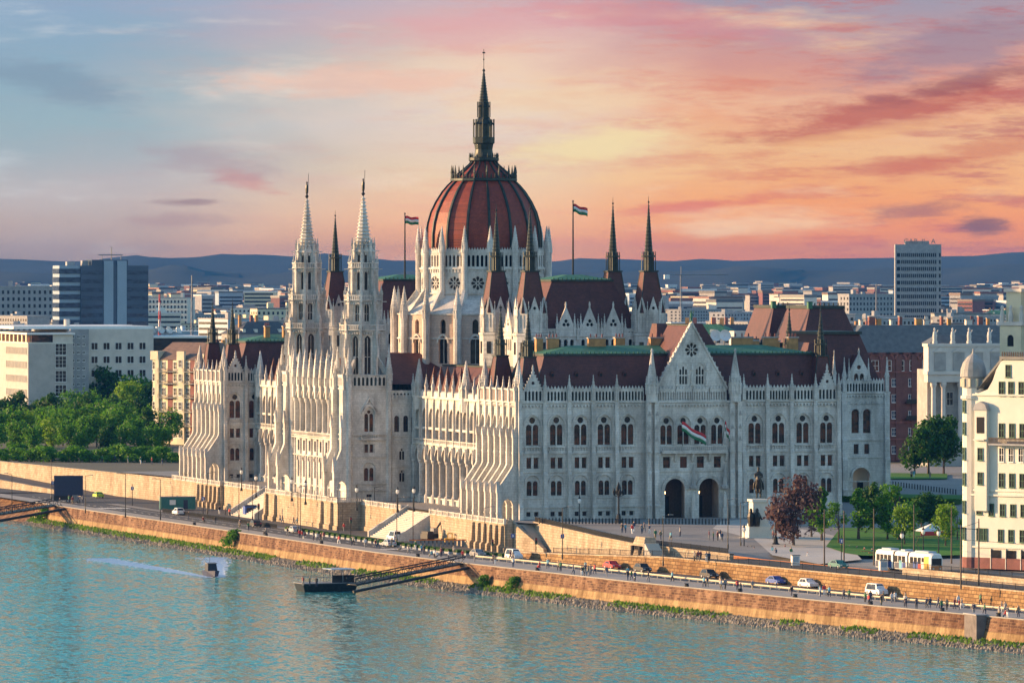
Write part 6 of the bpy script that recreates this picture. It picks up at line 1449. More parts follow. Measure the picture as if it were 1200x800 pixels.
# ================================================================== vehicles, people, boats, lamps, fences
def car_mesh(L=4.3, W=1.75, H=1.45, kind='car'):
    if kind == 'car': side = [(0, .3), (.05, .72), (.25, .82), (1.1, .92), (1.75, H), (3.1, H-.02), (3.85, .98), (L-.06, .9), (L, .6), (L-.03, .3)]; roof = (1.9, 3.0, 1.25, 3.7)
    elif kind == 'van': side = [(0, .3), (.05, .8), (.2, 1.0), (.9, 1.15), (1.5, H+.5), (L-.3, H+.5), (L-.02, 1.2), (L, .4), (L-.03, .3)]; roof = (1.7, L-.5, 1.15, L-.25)
    else: side = [(0, .3), (.05, .75), (.25, .9), (1.15, 1.0), (1.7, H+.12), (3.6, H+.12), (4.05, 1.0), (L-.02, .95), (L, .3)]; roof = (1.85, 3.5, 1.3, 4.)
    mb = MB(); hw = W/2
    ins = lambda z: hw if z < .95 else hw-(z-.95)*.28
    mb.loft([[(x, -ins(z), z) for x, z in side], [(x, -ins(z)*.5, z+.02) for x, z in side], [(x, ins(z)*.5, z+.02) for x, z in side], [(x, ins(z), z) for x, z in side]], 'white', cap=True)
    body = mb.mesh('body'); g = MB(); top = max(z for x, z in side)
    z0, z1 = .98, top-.1; a0, a1, b0, b1 = roof[0], roof[1], roof[2], roof[3]
    for s in (-1, 1):
        y0, y1 = s*(ins(z0)+.012), s*(ins(z1)+.012); m_ = (a0+a1)/2
        for q0, q1, r0, r1 in ((b0+.15, m_-.04, a0+.02, m_-.04), (m_+.04, b1-.2, m_+.04, a1-.02)): g.add([(q0, y0, z0), (q1, y0, z0), (r1, y1, z1), (r0, y1, z1)], [(0, 1, 2, 3)], 'glass_dark')
    fx = [p for p in side if p[1] > .9 and p[0] < 2][:2]; bx = [p for p in side if p[1] > .9 and p[0] > 2.5][-2:] if kind != 'van' else [(L-.3, top), (L-.02, 1.2)]
    (xa, za), (xb, zb) = side[3], side[4]; e = .02
    g.add([(xa+.12-e, -ins(za)*.88, za+.1), (xa+.12-e, ins(za)*.88, za+.1), (xb-.06-e, ins(zb)*.86, zb-.06), (xb-.06-e, -ins(zb)*.86, zb-.06)], [(0, 1, 2, 3)], 'glass_dark')
    (xa, za), (xb, zb) = side[5], side[6]
    g.add([(xa+.06+e, -ins(za)*.86, za-.06), (xa+.06+e, ins(za)*.86, za-.06), (xb-.05+e, ins(zb)*.85, zb+.08), (xb-.05+e, -ins(zb)*.85, zb+.08)], [(0, 1, 2, 3)], 'glass_dark')
    gl = g.mesh('window'); wh = MB(); wh.M = Matrix.Rotation(PI/2, 4, 'X'); wh.ngon(0, 0, [(.32, -.1), (.33, .1)], 14, 'rubber'); wh.ngon(0, 0, [(.19, -.115), (.19, .115)], 10, 'silver'); w_ = wh.mesh('wheel')
    hl = MB(); hl.box(-.03, .04, -.18, .18, -.07, .08, 'white_paint'); rl = MB(); rl.box(-.04, .03, -.14, .14, -.09, .09, 'red')
    return body, gl, w_, hl.mesh('headlight'), rl.mesh('rear_light'), L, W
CARS = {k: car_mesh(kind=k, L=4.3 if k != 'van' else 4.9) for k in ('car', 'van', 'suv')}
def paint(o, mat, slot=0): o.material_slots[slot].link = 'OBJECT'; o.material_slots[slot].material = MATS[mat]
def car(p, rz, kind, mat, lab, group='cars on the quay road'):
    body, gl, wh, hl, rl, L, W = CARS[kind]; t = empty('parked_car' if 'parked' in lab else 'car', p, rz, label=lab, cat='van' if kind == 'van' else 'car', group=group)
    b = place(body, 'body', t, (-L/2, 0, 0)); paint(b, mat); place(gl, 'window', t, (-L/2, 0, 0))
    for x in (.8, L-.85):
        for s in (-1, 1): place(wh, 'wheel', t, (x-L/2, s*(W/2-.1), .33))
    for s in (-1, 1): place(hl, 'headlight', t, (-L/2+.02, s*.6, .66)); place(rl, 'rear_light', t, (L/2-.02, s*.62, .8))
    return t
def rdir(y): return math.atan2(2, xQ(y+1)-xQ(y-1))     # heading of the quay
LR = -5.87
for u, v, kind, mat, turn, lab in ((717, 666, 'car', 'red', 0, 'red car parked beside the orange wall on the lower road'), (753, 670, 'suv', 'black', 0, 'black car parked under the orange wall left of the next dark one'), (831, 677, 'suv', 'black', 0, 'black off road car by the orange wall under the kiosk stair'),
        (921, 684, 'car', 'blue', 0, 'blue car parked just in front of a white one by the orange wall'), (1027, 697, 'van', 'white', 0, 'white van standing alone by the orange wall'), (602, 655, 'van', 'white', 0, 'white estate car near the crossing lights'), (345, 624, 'car', 'silver', PI, 'silver car on the quay road below the twin towers'), (299, 617, 'car', 'black', PI, 'black car on the quay road left of the tower terrace'),
        (209, 603, 'suv', 'white', PI, 'white car passing the far corner pavilion'), (115, 583, 'car', 'lime', PI, 'pale green taxi on the left stretch of the quay road'), (456, 640, 'car', 'silver', PI, 'light car near the foot of the wide stair'), (560, 652, 'car', 'grey', 0, 'grey car approaching the crossing from the terrace side')):
    p = at(u, v, LR+.01); a = rdir(p.y)
    p.x = max(p.x, xQ(p.y)+PW(p.y)+1.6); p.x = min(p.x, x1(p.y)-1.4) if p.y < -45 else p.x; car(p, a+turn, kind, mat, lab)
p = at(956, 688, LR); p.x = min(p.x+1, x1(p.y)-1.5); car(p, rdir(p.y), 'suv', 'white', 'white car parked right behind the blue one by the orange wall')
p = at(1022, 665, -3.15); p.x = x1(p.y)+9; car(p, rdir(p.y), 'car', 'teal', 'dark teal car on the upper road in front of the tram', 'cars on the upper road')
for u, v, k, m, l in ((462, 633, 'van', 'white', 'white delivery van parked at the foot of the tower terrace'), (30, 545, 'suv', 'white', 'white car coming down the ramp at the far left'), (3, 540, 'car', 'red', 'red car at the left edge on the ramp')):
    p = at(u, v, -5.85 if u > 100 else -2.6); p.z = -5.85 if u > 100 else p.z; car(p, rdir(min(250, p.y))+PI, k, m, l)
# --- people
def person_mesh(pose):
    me = bpy.data.meshes.new('p'); st = .18 if pose == 'walk' else .03; sit = pose == 'sit'
    if not sit:
        V_ = [(0, 0, .95, .15, .11), (0, 0, 1.2, .15, .1), (0, 0, 1.42, .17, .1), (0, 0, 1.53, .06, .06), (0, 0, 1.66, .1, .11), (0, 0, 1.74, .085, .09), (-.1, 0, .88, .1, .1), (-.1, -st, .5, .07, .07), (-.1, -st*.6 if pose == 'walk' else 0, .08, .045, .045), (-.1, -st-.12, .04, .04, .035),
              (.1, 0, .88, .1, .1), (.1, st, .5, .07, .07), (.1, st*1.6, .1, .045, .045), (.1, st*1.5-.12, .04, .04, .035), (-.21, 0, 1.42, .06, .06), (-.25, st*.6, 1.15, .045, .045), (-.24, st*.3-.06, .9, .04, .04), (.21, 0, 1.42, .06, .06), (.25, -st*.6, 1.15, .045, .045), (.24, -st-.06, .92, .04, .04)]
    else:
        V_ = [(0, 0, .5, .15, .12), (0, 0, .78, .15, .1), (0, 0, 1.0, .17, .1), (0, -.02, 1.12, .06, .06), (0, -.04, 1.24, .1, .11), (0, -.04, 1.32, .085, .09), (-.1, -.08, .48, .1, .1), (-.12, -.48, .5, .07, .07), (-.12, -.5, .08, .045, .045), (-.12, -.62, .04, .04, .035),
              (.1, -.08, .48, .1, .1), (.12, -.48, .5, .07, .07), (.12, -.5, .08, .045, .045), (.12, -.62, .04, .04, .035), (-.21, 0, 1.0, .06, .06), (-.25, -.08, .76, .045, .045), (-.18, -.32, .64, .04, .04), (.21, 0, 1., .06, .06), (.25, -.08, .76, .045, .045), (.18, -.32, .64, .04, .04)]
    E_ = [(0, 1), (1, 2), (2, 3), (3, 4), (4, 5), (0, 6), (6, 7), (7, 8), (8, 9), (0, 10), (10, 11), (11, 12), (12, 13), (2, 14), (14, 15), (15, 16), (2, 17), (17, 18), (18, 19)]
    me.from_pydata([v[:3] for v in V_], E_, []); o = bpy.data.objects.new('p', me); COL.objects.link(o)
    sk = o.modifiers.new('s', 'SKIN'); sl = me.skin_vertices[0].data
    for i, v in enumerate(V_): sl[i].radius = (v[3], v[4])
    sl[0].use_root = True; bpy.context.view_layer.update(); ev = o.evaluated_get(bpy.context.evaluated_depsgraph_get()); r = bpy.data.meshes.new_from_object(ev); bpy.data.objects.remove(o); r.name = 'person'
    r.materials.clear()
    for m in ('skin', 'blue', 'jeans', 'hair'): r.materials.append(MATS[m])
    off = -.4 if sit else 0
    for f in r.polygons:
        c = f.center; z = c.z-off
        if z > 1.68 or (z > 1.58 and c.y > .03): k = 3
        elif z > 1.5: k = 0
        elif abs(c.x) > .2 and z < 1.0: k = 0
        elif z > .93 or (sit and c.z > .62): k = 1
        else: k = 2
        f.material_index = k; f.use_smooth = True
    return r
PM = {k: person_mesh(k) for k in ('stand', 'walk', 'sit')}
tops = ['white', 'black', 'red', 'navy', 'grey', 'black', 'navy', 'jeans', 'khaki', 'green', 'grey', 'cyan', 'maroon']; bots = ['jeans', 'black', 'navy', 'khaki', 'grey', 'white']
rp = random.Random(4); seen = {}
def person(p, pose, place_txt, rz=None, top=None, bot=None, sc=1.0):
    for _ in range(60):
        t_ = top or rp.choice(tops); b_ = bot or rp.choice(bots); key = (t_, b_, pose, place_txt)
        if key not in seen and t_ != b_: break
    seen[key] = 1; nm = {'jeans': 'denim', 'cyan': 'light blue', 'lime': 'lime'}
    lab = 'person in %s top and %s trousers %s %s' % (nm.get(t_, t_), nm.get(b_, b_), {'stand': 'standing', 'walk': 'walking', 'sit': 'sitting'}[pose], place_txt)
    o = place(PM[pose], 'person', None, p, rp.uniform(0, 6.28) if rz is None else rz, label=lab, cat='person', group='people '+place_txt); o.scale = (sc*rp.uniform(.97, 1.08),)*3
    paint(o, t_, 1); paint(o, b_, 2); paint(o, rp.choice(['skin', 'skin']), 0); paint(o, rp.choice(['hair', 'hair', 'khaki']), 3); return o
zq = ZR+.125
for u, v, pose in ((682, 674, 'stand'), (686, 672, 'stand'), (689, 674, 'walk'), (692, 673, 'stand'), (697, 672, 'walk'), (740, 679, 'walk'), (744, 681, 'walk'), (825, 687, 'walk'), (829, 687, 'walk'), (845, 690, 'walk'), (850, 690, 'walk'), (864, 691, 'stand'), (868, 693, 'walk'), (882, 691, 'walk')): person(at(u, v, zq), pose, 'on the mid promenade')
for u, v, pose in ((961, 697, 'stand'), (966, 697, 'stand'), (995, 702, 'walk'), (1014, 705, 'stand'), (1018, 708, 'stand'), (1033, 709, 'walk'), (1045, 706, 'walk'), (1049, 705, 'walk'), (1061, 706, 'stand'), (1074, 713, 'stand'), (1086, 712, 'walk'), (1090, 712, 'walk'), (1123, 710, 'stand'), (1127, 713, 'walk'), (1141, 720, 'stand'), (1160, 723, 'stand'), (1166, 724, 'stand'), (1174, 716, 'stand'), (1178, 718, 'stand'), (1180, 723, 'stand'), (1154, 724, 'sit'), (1192, 726, 'sit'), (1149, 708, 'walk')):
    p = at(u, v, zq); p.x = max(p.x, xQ(p.y)+.7); person(p, pose, 'on the right promenade')
for u, v, pose in ((221, 608, 'stand'), (238, 612, 'sit'), (252, 614, 'stand'), (281, 618, 'stand'), (291, 621, 'walk'), (312, 626, 'sit'), (337, 628, 'walk'), (351, 630, 'stand'), (354, 631, 'stand'), (358, 631, 'sit'), (367, 633, 'stand'), (371, 634, 'stand'), (376, 634, 'stand'), (379, 633, 'stand'), (397, 637, 'walk'), (412, 639, 'stand'), (414, 638, 'walk'), (428, 641, 'walk'), (440, 642, 'walk'), (443, 642, 'walk'), (470, 646, 'sit'), (479, 648, 'walk'), (494, 648, 'walk'), (497, 649, 'walk')):
    p = at(u, v, zq); p.x = max(p.x, xQ(p.y)+.6); person(p, pose, 'below the twin towers')
for u, v, pose in ((506, 652, 'sit'), (512, 654, 'sit'), (517, 652, 'stand'), (532, 650, 'walk'), (578, 660, 'stand'), (580, 661, 'stand'), (598, 656, 'walk'), (601, 657, 'walk'), (630, 669, 'sit')):
    p = at(u, v, zq); p.x = max(p.x, xQ(p.y)+.6); person(p, pose, 'near the gangway landing')
for u, v, pose in ((257, 602, 'stand'), (264, 603, 'stand'), (269, 604, 'stand'), (328, 612, 'walk'), (331, 613, 'walk'), (344, 615, 'walk'), (348, 616, 'walk'), (403, 622, 'stand'), (459, 640, 'stand'), (487, 644, 'stand')): person(at(u, v, ZR+.13), pose, 'at the terrace foot')
for u, v, pose in ((729, 624, 'stand'), (733, 624, 'stand'), (741, 625, 'stand'), (743, 622, 'stand'), (752, 625, 'stand'), (755, 623, 'walk'), (761, 625, 'walk'), (768, 631, 'stand'), (774, 632, 'walk'), (786, 633, 'walk'), (797, 628, 'stand'), (831, 632, 'stand'), (836, 634, 'stand'), (841, 633, 'stand'), (844, 631, 'walk'), (846, 634, 'stand'), (906, 632, 'stand'), (909, 633, 'stand')): p = at(u, v, zp(-60)); p.z = zp(p.y)+.02; p = at(u, v, p.z); person(p, pose, 'before the south portal')
for u, v, pose in ((814, 657, 'stand'), (818, 657, 'walk'), (821, 656, 'stand'), (828, 658, 'stand'), (831, 658, 'stand'), (876, 648, 'sit'), (880, 648, 'sit'), (884, 649, 'sit'), (902, 642, 'walk'), (905, 651, 'walk'), (907, 646, 'stand'), (909, 653, 'stand'), (920, 648, 'walk'), (927, 652, 'walk'), (940, 634, 'stand'), (944, 636, 'sit'), (946, 655, 'sit')): person(at(u, v, -3.15), pose, 'by the monument path')
for i in range(12): p = at(950+i*9, 641+i*1.2, -3.1); person(p, 'sit', 'on the lawn benches', rz=.3)
for u, v in ((1068, 560), (1071, 560), (1090, 561), (60, 531), (66, 533), (78, 535), (92, 536), (120, 541), (135, 541), (150, 542), (165, 543), (178, 544), (190, 545)): person(at(u, v, -.4 if u < 300 else 0), 'stand', 'in the wood on the left' if u < 300 else 'on the far lawn')
for i in range(42):
    y = rp.uniform(-330, -20); p = Vector((xQ(y)+rp.uniform(1.2, PW(y)-1.), y, zq)); person(p, rp.choice(['walk', 'walk', 'stand']), 'strolling along the wide promenade' if False else 'on the wide promenade', top=rp.choice(tops), bot=rp.choice(['black', 'navy', 'jeans', 'grey']))
# --- rider monument
t = empty('rider_monument', at(889, 632, zp(-75)), label='bronze horseman on a tall white stone pedestal before the south front', cat='monument')
mb = MB()
for w_, d_, z0, z1 in ((6.2, 4.6, 0, .5), (5.2, 3.8, .5, 2.6), (3.6, 2.8, 2.6, 3.), (3.1, 2.4, 3., 7.1), (3.6, 2.9, 7.1, 7.6)): mb.loft([[(-w_/2, -d_/2, z0), (w_/2, -d_/2, z0), (w_/2, d_/2, z0), (-w_/2, d_/2, z0)], [(-w_/2*.98, -d_/2*.98, z1), (w_/2*.98, -d_/2*.98, z1), (w_/2*.98, d_/2*.98, z1), (-w_/2*.98, d_/2*.98, z1)]], 'white_render')
mb.build('pedestal', t)
def skin(name, V_, E_, mat, parent, loc=(0, 0, 0), rz=0, sub=1, sc=1):
    me = bpy.data.meshes.new('s'); me.from_pydata([v[:3] for v in V_], E_, []); o = bpy.data.objects.new('s', me); COL.objects.link(o); o.modifiers.new('s', 'SKIN'); sl = me.skin_vertices[0].data
    for i, v in enumerate(V_): sl[i].radius = (v[3], v[3] if len(v) < 5 else v[4])
    sl[0].use_root = True; ss = o.modifiers.new('b', 'SUBSURF'); ss.levels = sub; bpy.context.view_layer.update()
    r = bpy.data.meshes.new_from_object(o.evaluated_get(bpy.context.evaluated_depsgraph_get())); bpy.data.objects.remove(o); r.materials.clear(); r.materials.append(MATS[mat]); r.polygons.foreach_set('use_smooth', [True]*len(r.polygons)); q = place(r, name, parent, loc, rz); q.scale = (sc,)*3; return q
hv = [(.5, 0, 1.35, .36), (0, 0, 1.3, .38), (-.55, 0, 1.35, .34), (-.95, 0, 1.85, .22), (-1.1, 0, 2.2, .15), (-1.4, 0, 2.05, .13), (-1.65, 0, 1.85, .09), (.75, 0, 1.4, .26), (1.0, 0, 1.1, .09), (1.05, 0, .6, .06),
      (-.6, .16, .95, .14), (-.62, .16, .5, .08), (-.6, .16, .08, .08), (-.6, -.16, .98, .14), (-.95, -.16, .85, .08), (-.9, -.16, .5, .07), (.65, .18, .95, .18), (.82, .18, .55, .08), (.72, .18, .08, .08), (.65, -.18, .95, .18), (.5, -.18, .55, .08), (.45, -.18, .08, .08)]
he = [(0, 1), (1, 2), (2, 3), (3, 4), (4, 5), (5, 6), (0, 7), (7, 8), (8, 9), (2, 10), (10, 11), (11, 12), (2, 13), (13, 14), (14, 15), (7, 16), (16, 17), (17, 18), (7, 19), (19, 20), (20, 21)]
skin('horse', hv, he, 'bronze', t, (0, 0, 7.6), PI/2-.35, 1, 2.0)
rv = [(0, 0, 1.7, .2), (0, 0, 2.1, .2), (-.02, 0, 2.4, .24), (-.02, 0, 2.56, .08), (-.04, 0, 2.74, .12), (0, .0, 2.98, .12), (-.15, .38, 1.5, .12), (-.1, .44, 1.0, .09), (-.2, .44, .85, .06), (-.15, -.38, 1.5, .12), (-.1, -.44, 1.0, .09), (-.2, -.44, .85, .06), (-.05, .34, 2.25, .09), (-.3, .3, 1.95, .07), (-.05, -.34, 2.25, .09), (-.3, -.3, 1.95, .07)]
re_ = [(0, 1), (1, 2), (2, 3), (3, 4), (4, 5), (0, 6), (6, 7), (7, 8), (0, 9), (9, 10), (10, 11), (2, 12), (12, 13), (2, 14), (14, 15)]
skin('rider', rv, re_, 'bronze', t, (0, 0, 7.6), PI/2-.35, 1, 2.05)
for x, y in ((-2.1, -1.6), (-1.0, -1.9)):
    mb = MB(); mb.ngon(0, 0, [(.5, 0), (.62, .9), (.7, 1.8), (.5, 2.5), (.3, 2.7), (.32, 3.1), (.1, 3.4)], 7, 'bronze'); mb.bar((.5, 0, 2.2), (.9, -.3, 1.2), .16, 'bronze'); mb.build('bronze_figure', t, (x, y, 2.6))
# --- lamps, posts, bollards
def lamp_tall():
    p = MB(); p.ngon(0, 0, [(.16, 0), (.16, .8), (.09, 1.), (.06, 9.)], 7, 'dark_metal'); p.bar((0, 0, 8.9), (1.3, 0, 9.15), .05, 'dark_metal'); h = MB(); h.box(1., 1.9, -.16, .16, 9.08, 9.22, 'grey'); return p.mesh('pole'), h.mesh('lamp_head')
def lamp_globe():
    p = MB(); p.ngon(0, 0, [(.3, 0), (.25, .5), (.12, .8), (.08, 3.6), (.16, 3.7)], 8, 'dark_metal'); h = MB(); h.ngon(0, 0, [(.1, 3.7), (.3, 3.95), (.36, 4.25), (.28, 4.6), (.1, 4.8)], 8, 'white_paint'); h.ngon(0, 0, [(.3, 4.62), (.12, 4.95), (.03, 5.3)], 8, 'dark_metal'); return p.mesh('pole'), h.mesh('lantern')
def pole_sign():
    p = MB(); p.ngon(0, 0, [(.09, 0), (.07, 5.)], 6, 'dark_metal'); h = MB(); h.box(-.35, .35, -.1, -.04, 3.6, 4.4, 'blue'); h.box(-.12, .12, -.13, -.1, 3.75, 4.25, 'white'); return p.mesh('pole'), h.mesh('sign_plate')
def signal():
    p = MB(); p.ngon(0, 0, [(.09, 0), (.07, 4.)], 6, 'dark_metal'); h = MB(); h.box(-.22, .22, -.2, .15, 2.7, 3.9, 'black'); h.box(-.12, .12, -.23, -.2, 2.8, 3.05, 'green'); h.box(-.12, .12, -.23, -.2, 3.5, 3.75, 'red'); return p.mesh('pole'), h.mesh('signal_head')
def candelabra():
    p = MB(); p.ngon(0, 0, [(.75, 0), (.7, .5), (.45, .7), (.35, 1.6), (.2, 1.8), (.17, 5.4), (.4, 5.5)], 8, 'dark_metal'); h = MB()
    for k in range(4): a = k*PI/2; h.bar((0, 0, 4.9), (.9*math.cos(a), .9*math.sin(a), 5.3), .06, 'dark_metal'); h.ngon(.9*math.cos(a), .9*math.sin(a), [(.1, 5.3), (.3, 5.6), (.34, 6.), (.2, 6.3), (.04, 6.7)], 6, 'dark_metal')
    h.ngon(0, 0, [(.2, 5.4), (.4, 6.2), (.46, 6.8), (.3, 7.2), (.05, 7.9)], 6, 'dark_metal'); return p.mesh('pole'), h.mesh('lantern')
LT, LG, PS, SG, CA = lamp_tall(), lamp_globe(), pole_sign(), signal(), candelabra()
def post(kind, p, name, cat, lab, group, rz=0, sc=1.):
    t = empty(name, p, rz, label=lab, cat=cat, group=group); t.scale = (sc,)*3; a, b2 = kind; place(a, 'pole', t); place(b2, b2.name.split('.')[0], t); return t
desc = [(30, 'by the left gangway'), (120, 'near the black screen'), (215, 'before the far pavilion'), (330, 'left of the tower terrace'), (420, 'in front of the twin towers'), (520, 'by the wide stair'), (620, 'at the near corner'), (760, 'below the pale wall'), (880, 'below the kiosk stair'), (1000, 'below the garden'), (1110, 'below the tram'), (1300, 'below the white house')]
dz = lambda u: next(t for a, t in desc if u < a)
for u, v in ((14, 600), (60, 606-20), (100, 601), (147, 606), (188, 610), (243, 602), (280, 607), (296, 609), (349, 628-4), (352, 626), (396, 634), (439, 620), (484, 636), (568, 652-2), (465, 640-4)):
    p = at(u, v, ZR+.13); post(LT, p, 'street_lamp', 'street lamp', 'tall slim dark street lamp on the quay road %s' % dz(u), 'tall street lamps along the quay', rp.choice([0, PI]), rp.uniform(.92, 1.08))
for u, v, h in ((659, 655, 1.05), (777, 663, 1.), (853, 665-22, 1.), (868, 640, .9)): post(LT, at(u, v, -4 if v > 650 else -2), 'street_lamp', 'street lamp', 'tall dark lamp post beside the upper road %s' % dz(u), 'tall lamps of the upper road', 0, h)
for u, v in ((418, 598), (358, 591), (342, 587), (300, 583), (283, 575), (466, 600), (485, 599), (545, 604), (621, 611), (679, 612), (872, 647), (1057, 655), (1082, 650), (1100, 652)):
    p = at(u, v, -.4 if u < 700 else -3.1); post(LG, p, 'lantern_post', 'lantern', 'dark lantern post with pale globe %s' % (dz(u) if u != 342 else 'between the tower piers'), 'lantern posts', 0, 1.)
post(CA, at(725, 612, zp(-8)), 'candelabra_lamp', 'lamp', 'large ornate black candelabra lamp left of the south portal', None, 0, 1.0); p = at(909, 640, -2.2); post(CA, p, 'candelabra_lamp', 'lamp', 'black candelabra lamp between monument and purple tree', None, 0, 1.0)
for u, v, z, pl in ((601, 652, ZR, 'at the crossing by the near corner'), (659, 655-2, -5, 'at the start of the orange wall'), (155, 592, ZR, 'near the black screen'), (62, 585, ZR, 'behind the left gangway'), (986, 660, -3.1, 'by the garden benches'), (238, 605, ZR, 'below the far pavilion')): post(PS, at(u, v, z), 'road_sign', 'sign', 'blue and white road sign on a thin post %s' % pl, 'blue road signs')
for u, v, pl in ((577, 656, 'left of the crossing'), (628, 654, 'right of the crossing'), (303, 611, 'below the tower terrace'), (411, 628, 'before the towers terrace corner')): post(SG, at(u, v, ZR), 'traffic_light', 'traffic light', 'dark traffic light on a post %s' % pl, 'traffic lights')
# tram line masts
M1 = MB(); M1.ngon(0, 0, [(.17, 0), (.15, 1), (.1, 10.5)], 7, 'frame_wood'); M1 = M1.mesh('pole'); M2 = MB(); M2.bar((0, 0, 8.8), (-3.6, 0, 9.1), .05, 'dark_metal'); M2.bar((0, 0, 10), (-3., 0, 9.1), .03, 'dark_metal'); M2 = M2.mesh('bracket')
for i, (u, v, s) in enumerate(((966, 663, .95), (989, 663, .93), (1024, 662, .95), (1126, 690, 1.), (1147, 686, 1.05), (1115, 660, .95), (1071, 652, .9))):
    t = empty('catenary_mast', at(u, v, -3.2), label='tall dark tram wire mast %s' % ('left of the others by the garden', 'by the garden benches', 'behind the teal car', 'before the white house, nearest the wall', 'before the white house, by its entrance', 'behind the tram front', 'behind the middle of the tram')[i], cat='mast', group='tram wire masts'); t.scale = (s,)*3; place(M1, 'pole', t); place(M2, 'bracket', t)
wr = MB()
for o_ in (14.9,):
    ys = ysamp(-330, -110, 10)
    for a, b2 in zip(ys, ys[1:]): wr.bar((x1(a)+o_, a, 3.1), (x1(b2)+o_, b2, 3.1), .035, 'black', 3)
wr.build('contact_wire', label='thin black contact wire above the tram track', cat='wire')
# --- railings
def railing(pts, h, lab, step=.16, mat='dark_metal', cat='railing', postw=.05, dense=True, name='railing'):
    mb = MB()
    for a, b2 in zip(pts, pts[1:]):
        a, b2 = Vector(a), Vector(b2); L = (b2-a).length; n = max(1, int(L/step))
        mb.bar(a+Vector((0, 0, h)), b2+Vector((0, 0, h)), postw*.8, mat, 4); mb.bar(a+Vector((0, 0, .12)), b2+Vector((0, 0, .12)), postw*.6, mat, 4)
        for i in range(n):
            q = a.lerp(b2, i/n); mb.box(q.x-.02, q.x+.02, q.y-.02, q.y+.02, q.z, q.z+h, mat)
        mb.box(a.x-postw, a.x+postw, a.y-postw, a.y+postw, a.z, a.z+h+.1, mat)
    return mb.build(name, label=lab, cat=cat)
railing([(x2(y)+.35, y, zp(y)+.25) for y in ysamp(-8, -100, 3)], .85, 'black iron railing on top of the pale sunlit wall under the square', .11)
railing([(x1(y)+.3, y, zm(y)+.25) for y in ysamp(-45, -300, 4)], 1.0, 'dark railing along the top of the orange retaining wall', .35)
railing([(x1(y)+10.7, y, -2.15) for y in ysamp(-158, -300, 4)], .9, 'dark railing on the low wall beside the tram track', .3)
railing([(xQ(y)+PW(y)+8.9, y, ZR+.1) for y in ysamp(200, 110, 4)], .8, 'dark hedge like railing on the median below the twin towers', .12)
mb = MB()
for y in ysamp(-35, -340, 3.2): mb.box(xQ(y)+PW(y)+.1, xQ(y)+PW(y)+.3, y-.1, y+.1, ZR, ZR+.85, 'grey')
for a, b2 in zip(ysamp(-35, -340, 6), ysamp(-35, -340, 6)[1:]): mb.bar((xQ(a)+PW(a)+.1, a, ZR+.72), (xQ(b2)+PW(b2)+.1, b2, ZR+.72), .15, 'cream_render', 4)
mb.build('guard_rail', label='pale metal guard rail between promenade and lower road', cat='guard rail')
bm_ = MB(); bm_.box(-.55, .55, -1., 1., 0, .8, 'leaf_dark'); bm_.box(-.6, .6, -1.05, 1.05, 0, .35, 'concrete'); rr = random.Random(2)
for i in range(160): x, y, z = rr.uniform(-.6, .6), rr.uniform(-1.05, 1.05), rr.uniform(.4, .95); bm_.add([(x-.1, y-.1, z), (x+.1, y, z+.05), (x, y+.1, z-.08)], [(0, 1, 2)], 'leaf_dark')
bm_ = bm_.mesh('planter')
for y in ysamp(98, -34, 3.6): place(bm_, 'planter', None, (xQ(y)+PW(y)+7.9, y, ZR), rdir(y)-PI/2, label='dark hedge planter in the long row beside the quay road', cat='planter', group='hedge planters beside the quay road')
bl = MB(); bl.ngon(0, 0, [(.16, 0), (.13, .2), (.11, .9), (.16, .95), (.04, 1.15)], 7, 'dark_metal'); bl = bl.mesh('bollard')
for i in range(58):
    u = 632+i*3.9
    if 752 < u < 760: continue
    place(bl, 'bollard', None, at(u, 613.2+max(0, (u-640))*.004, -.15), 0, label='small black bollard in the row at the foot of the south front', cat='bollard', group='bollards before the south front')
for i in range(26): u = 1040+i*3.2; place(bl, 'bollard', None, at(u, 568.5+i*.42, 0), 0, label='dark bollard in the row crossing the far forecourt', cat='bollard', group='bollards of the far forecourt')
st_ = MB(); st_.ngon(0, 0, [(.35, 0), (.4, .4), (.3, .55), (.45, .7)], 8, 'black'); st_ = st_.mesh('mooring_bollard')
for u in (228, 312, 377, 490, 630, 805, 867, 932, 1020, 1104, 1170):
    y = onx(u, -15); 
    for _ in range(8): y = onx(u, xQ(y)+.5)
    place(st_, 'mooring_bollard', None, (xQ(y)+.45, y, zq), 0, label='squat black mooring bollard on the promenade edge %s' % dz(u), cat='mooring bollard', group='mooring bollards')
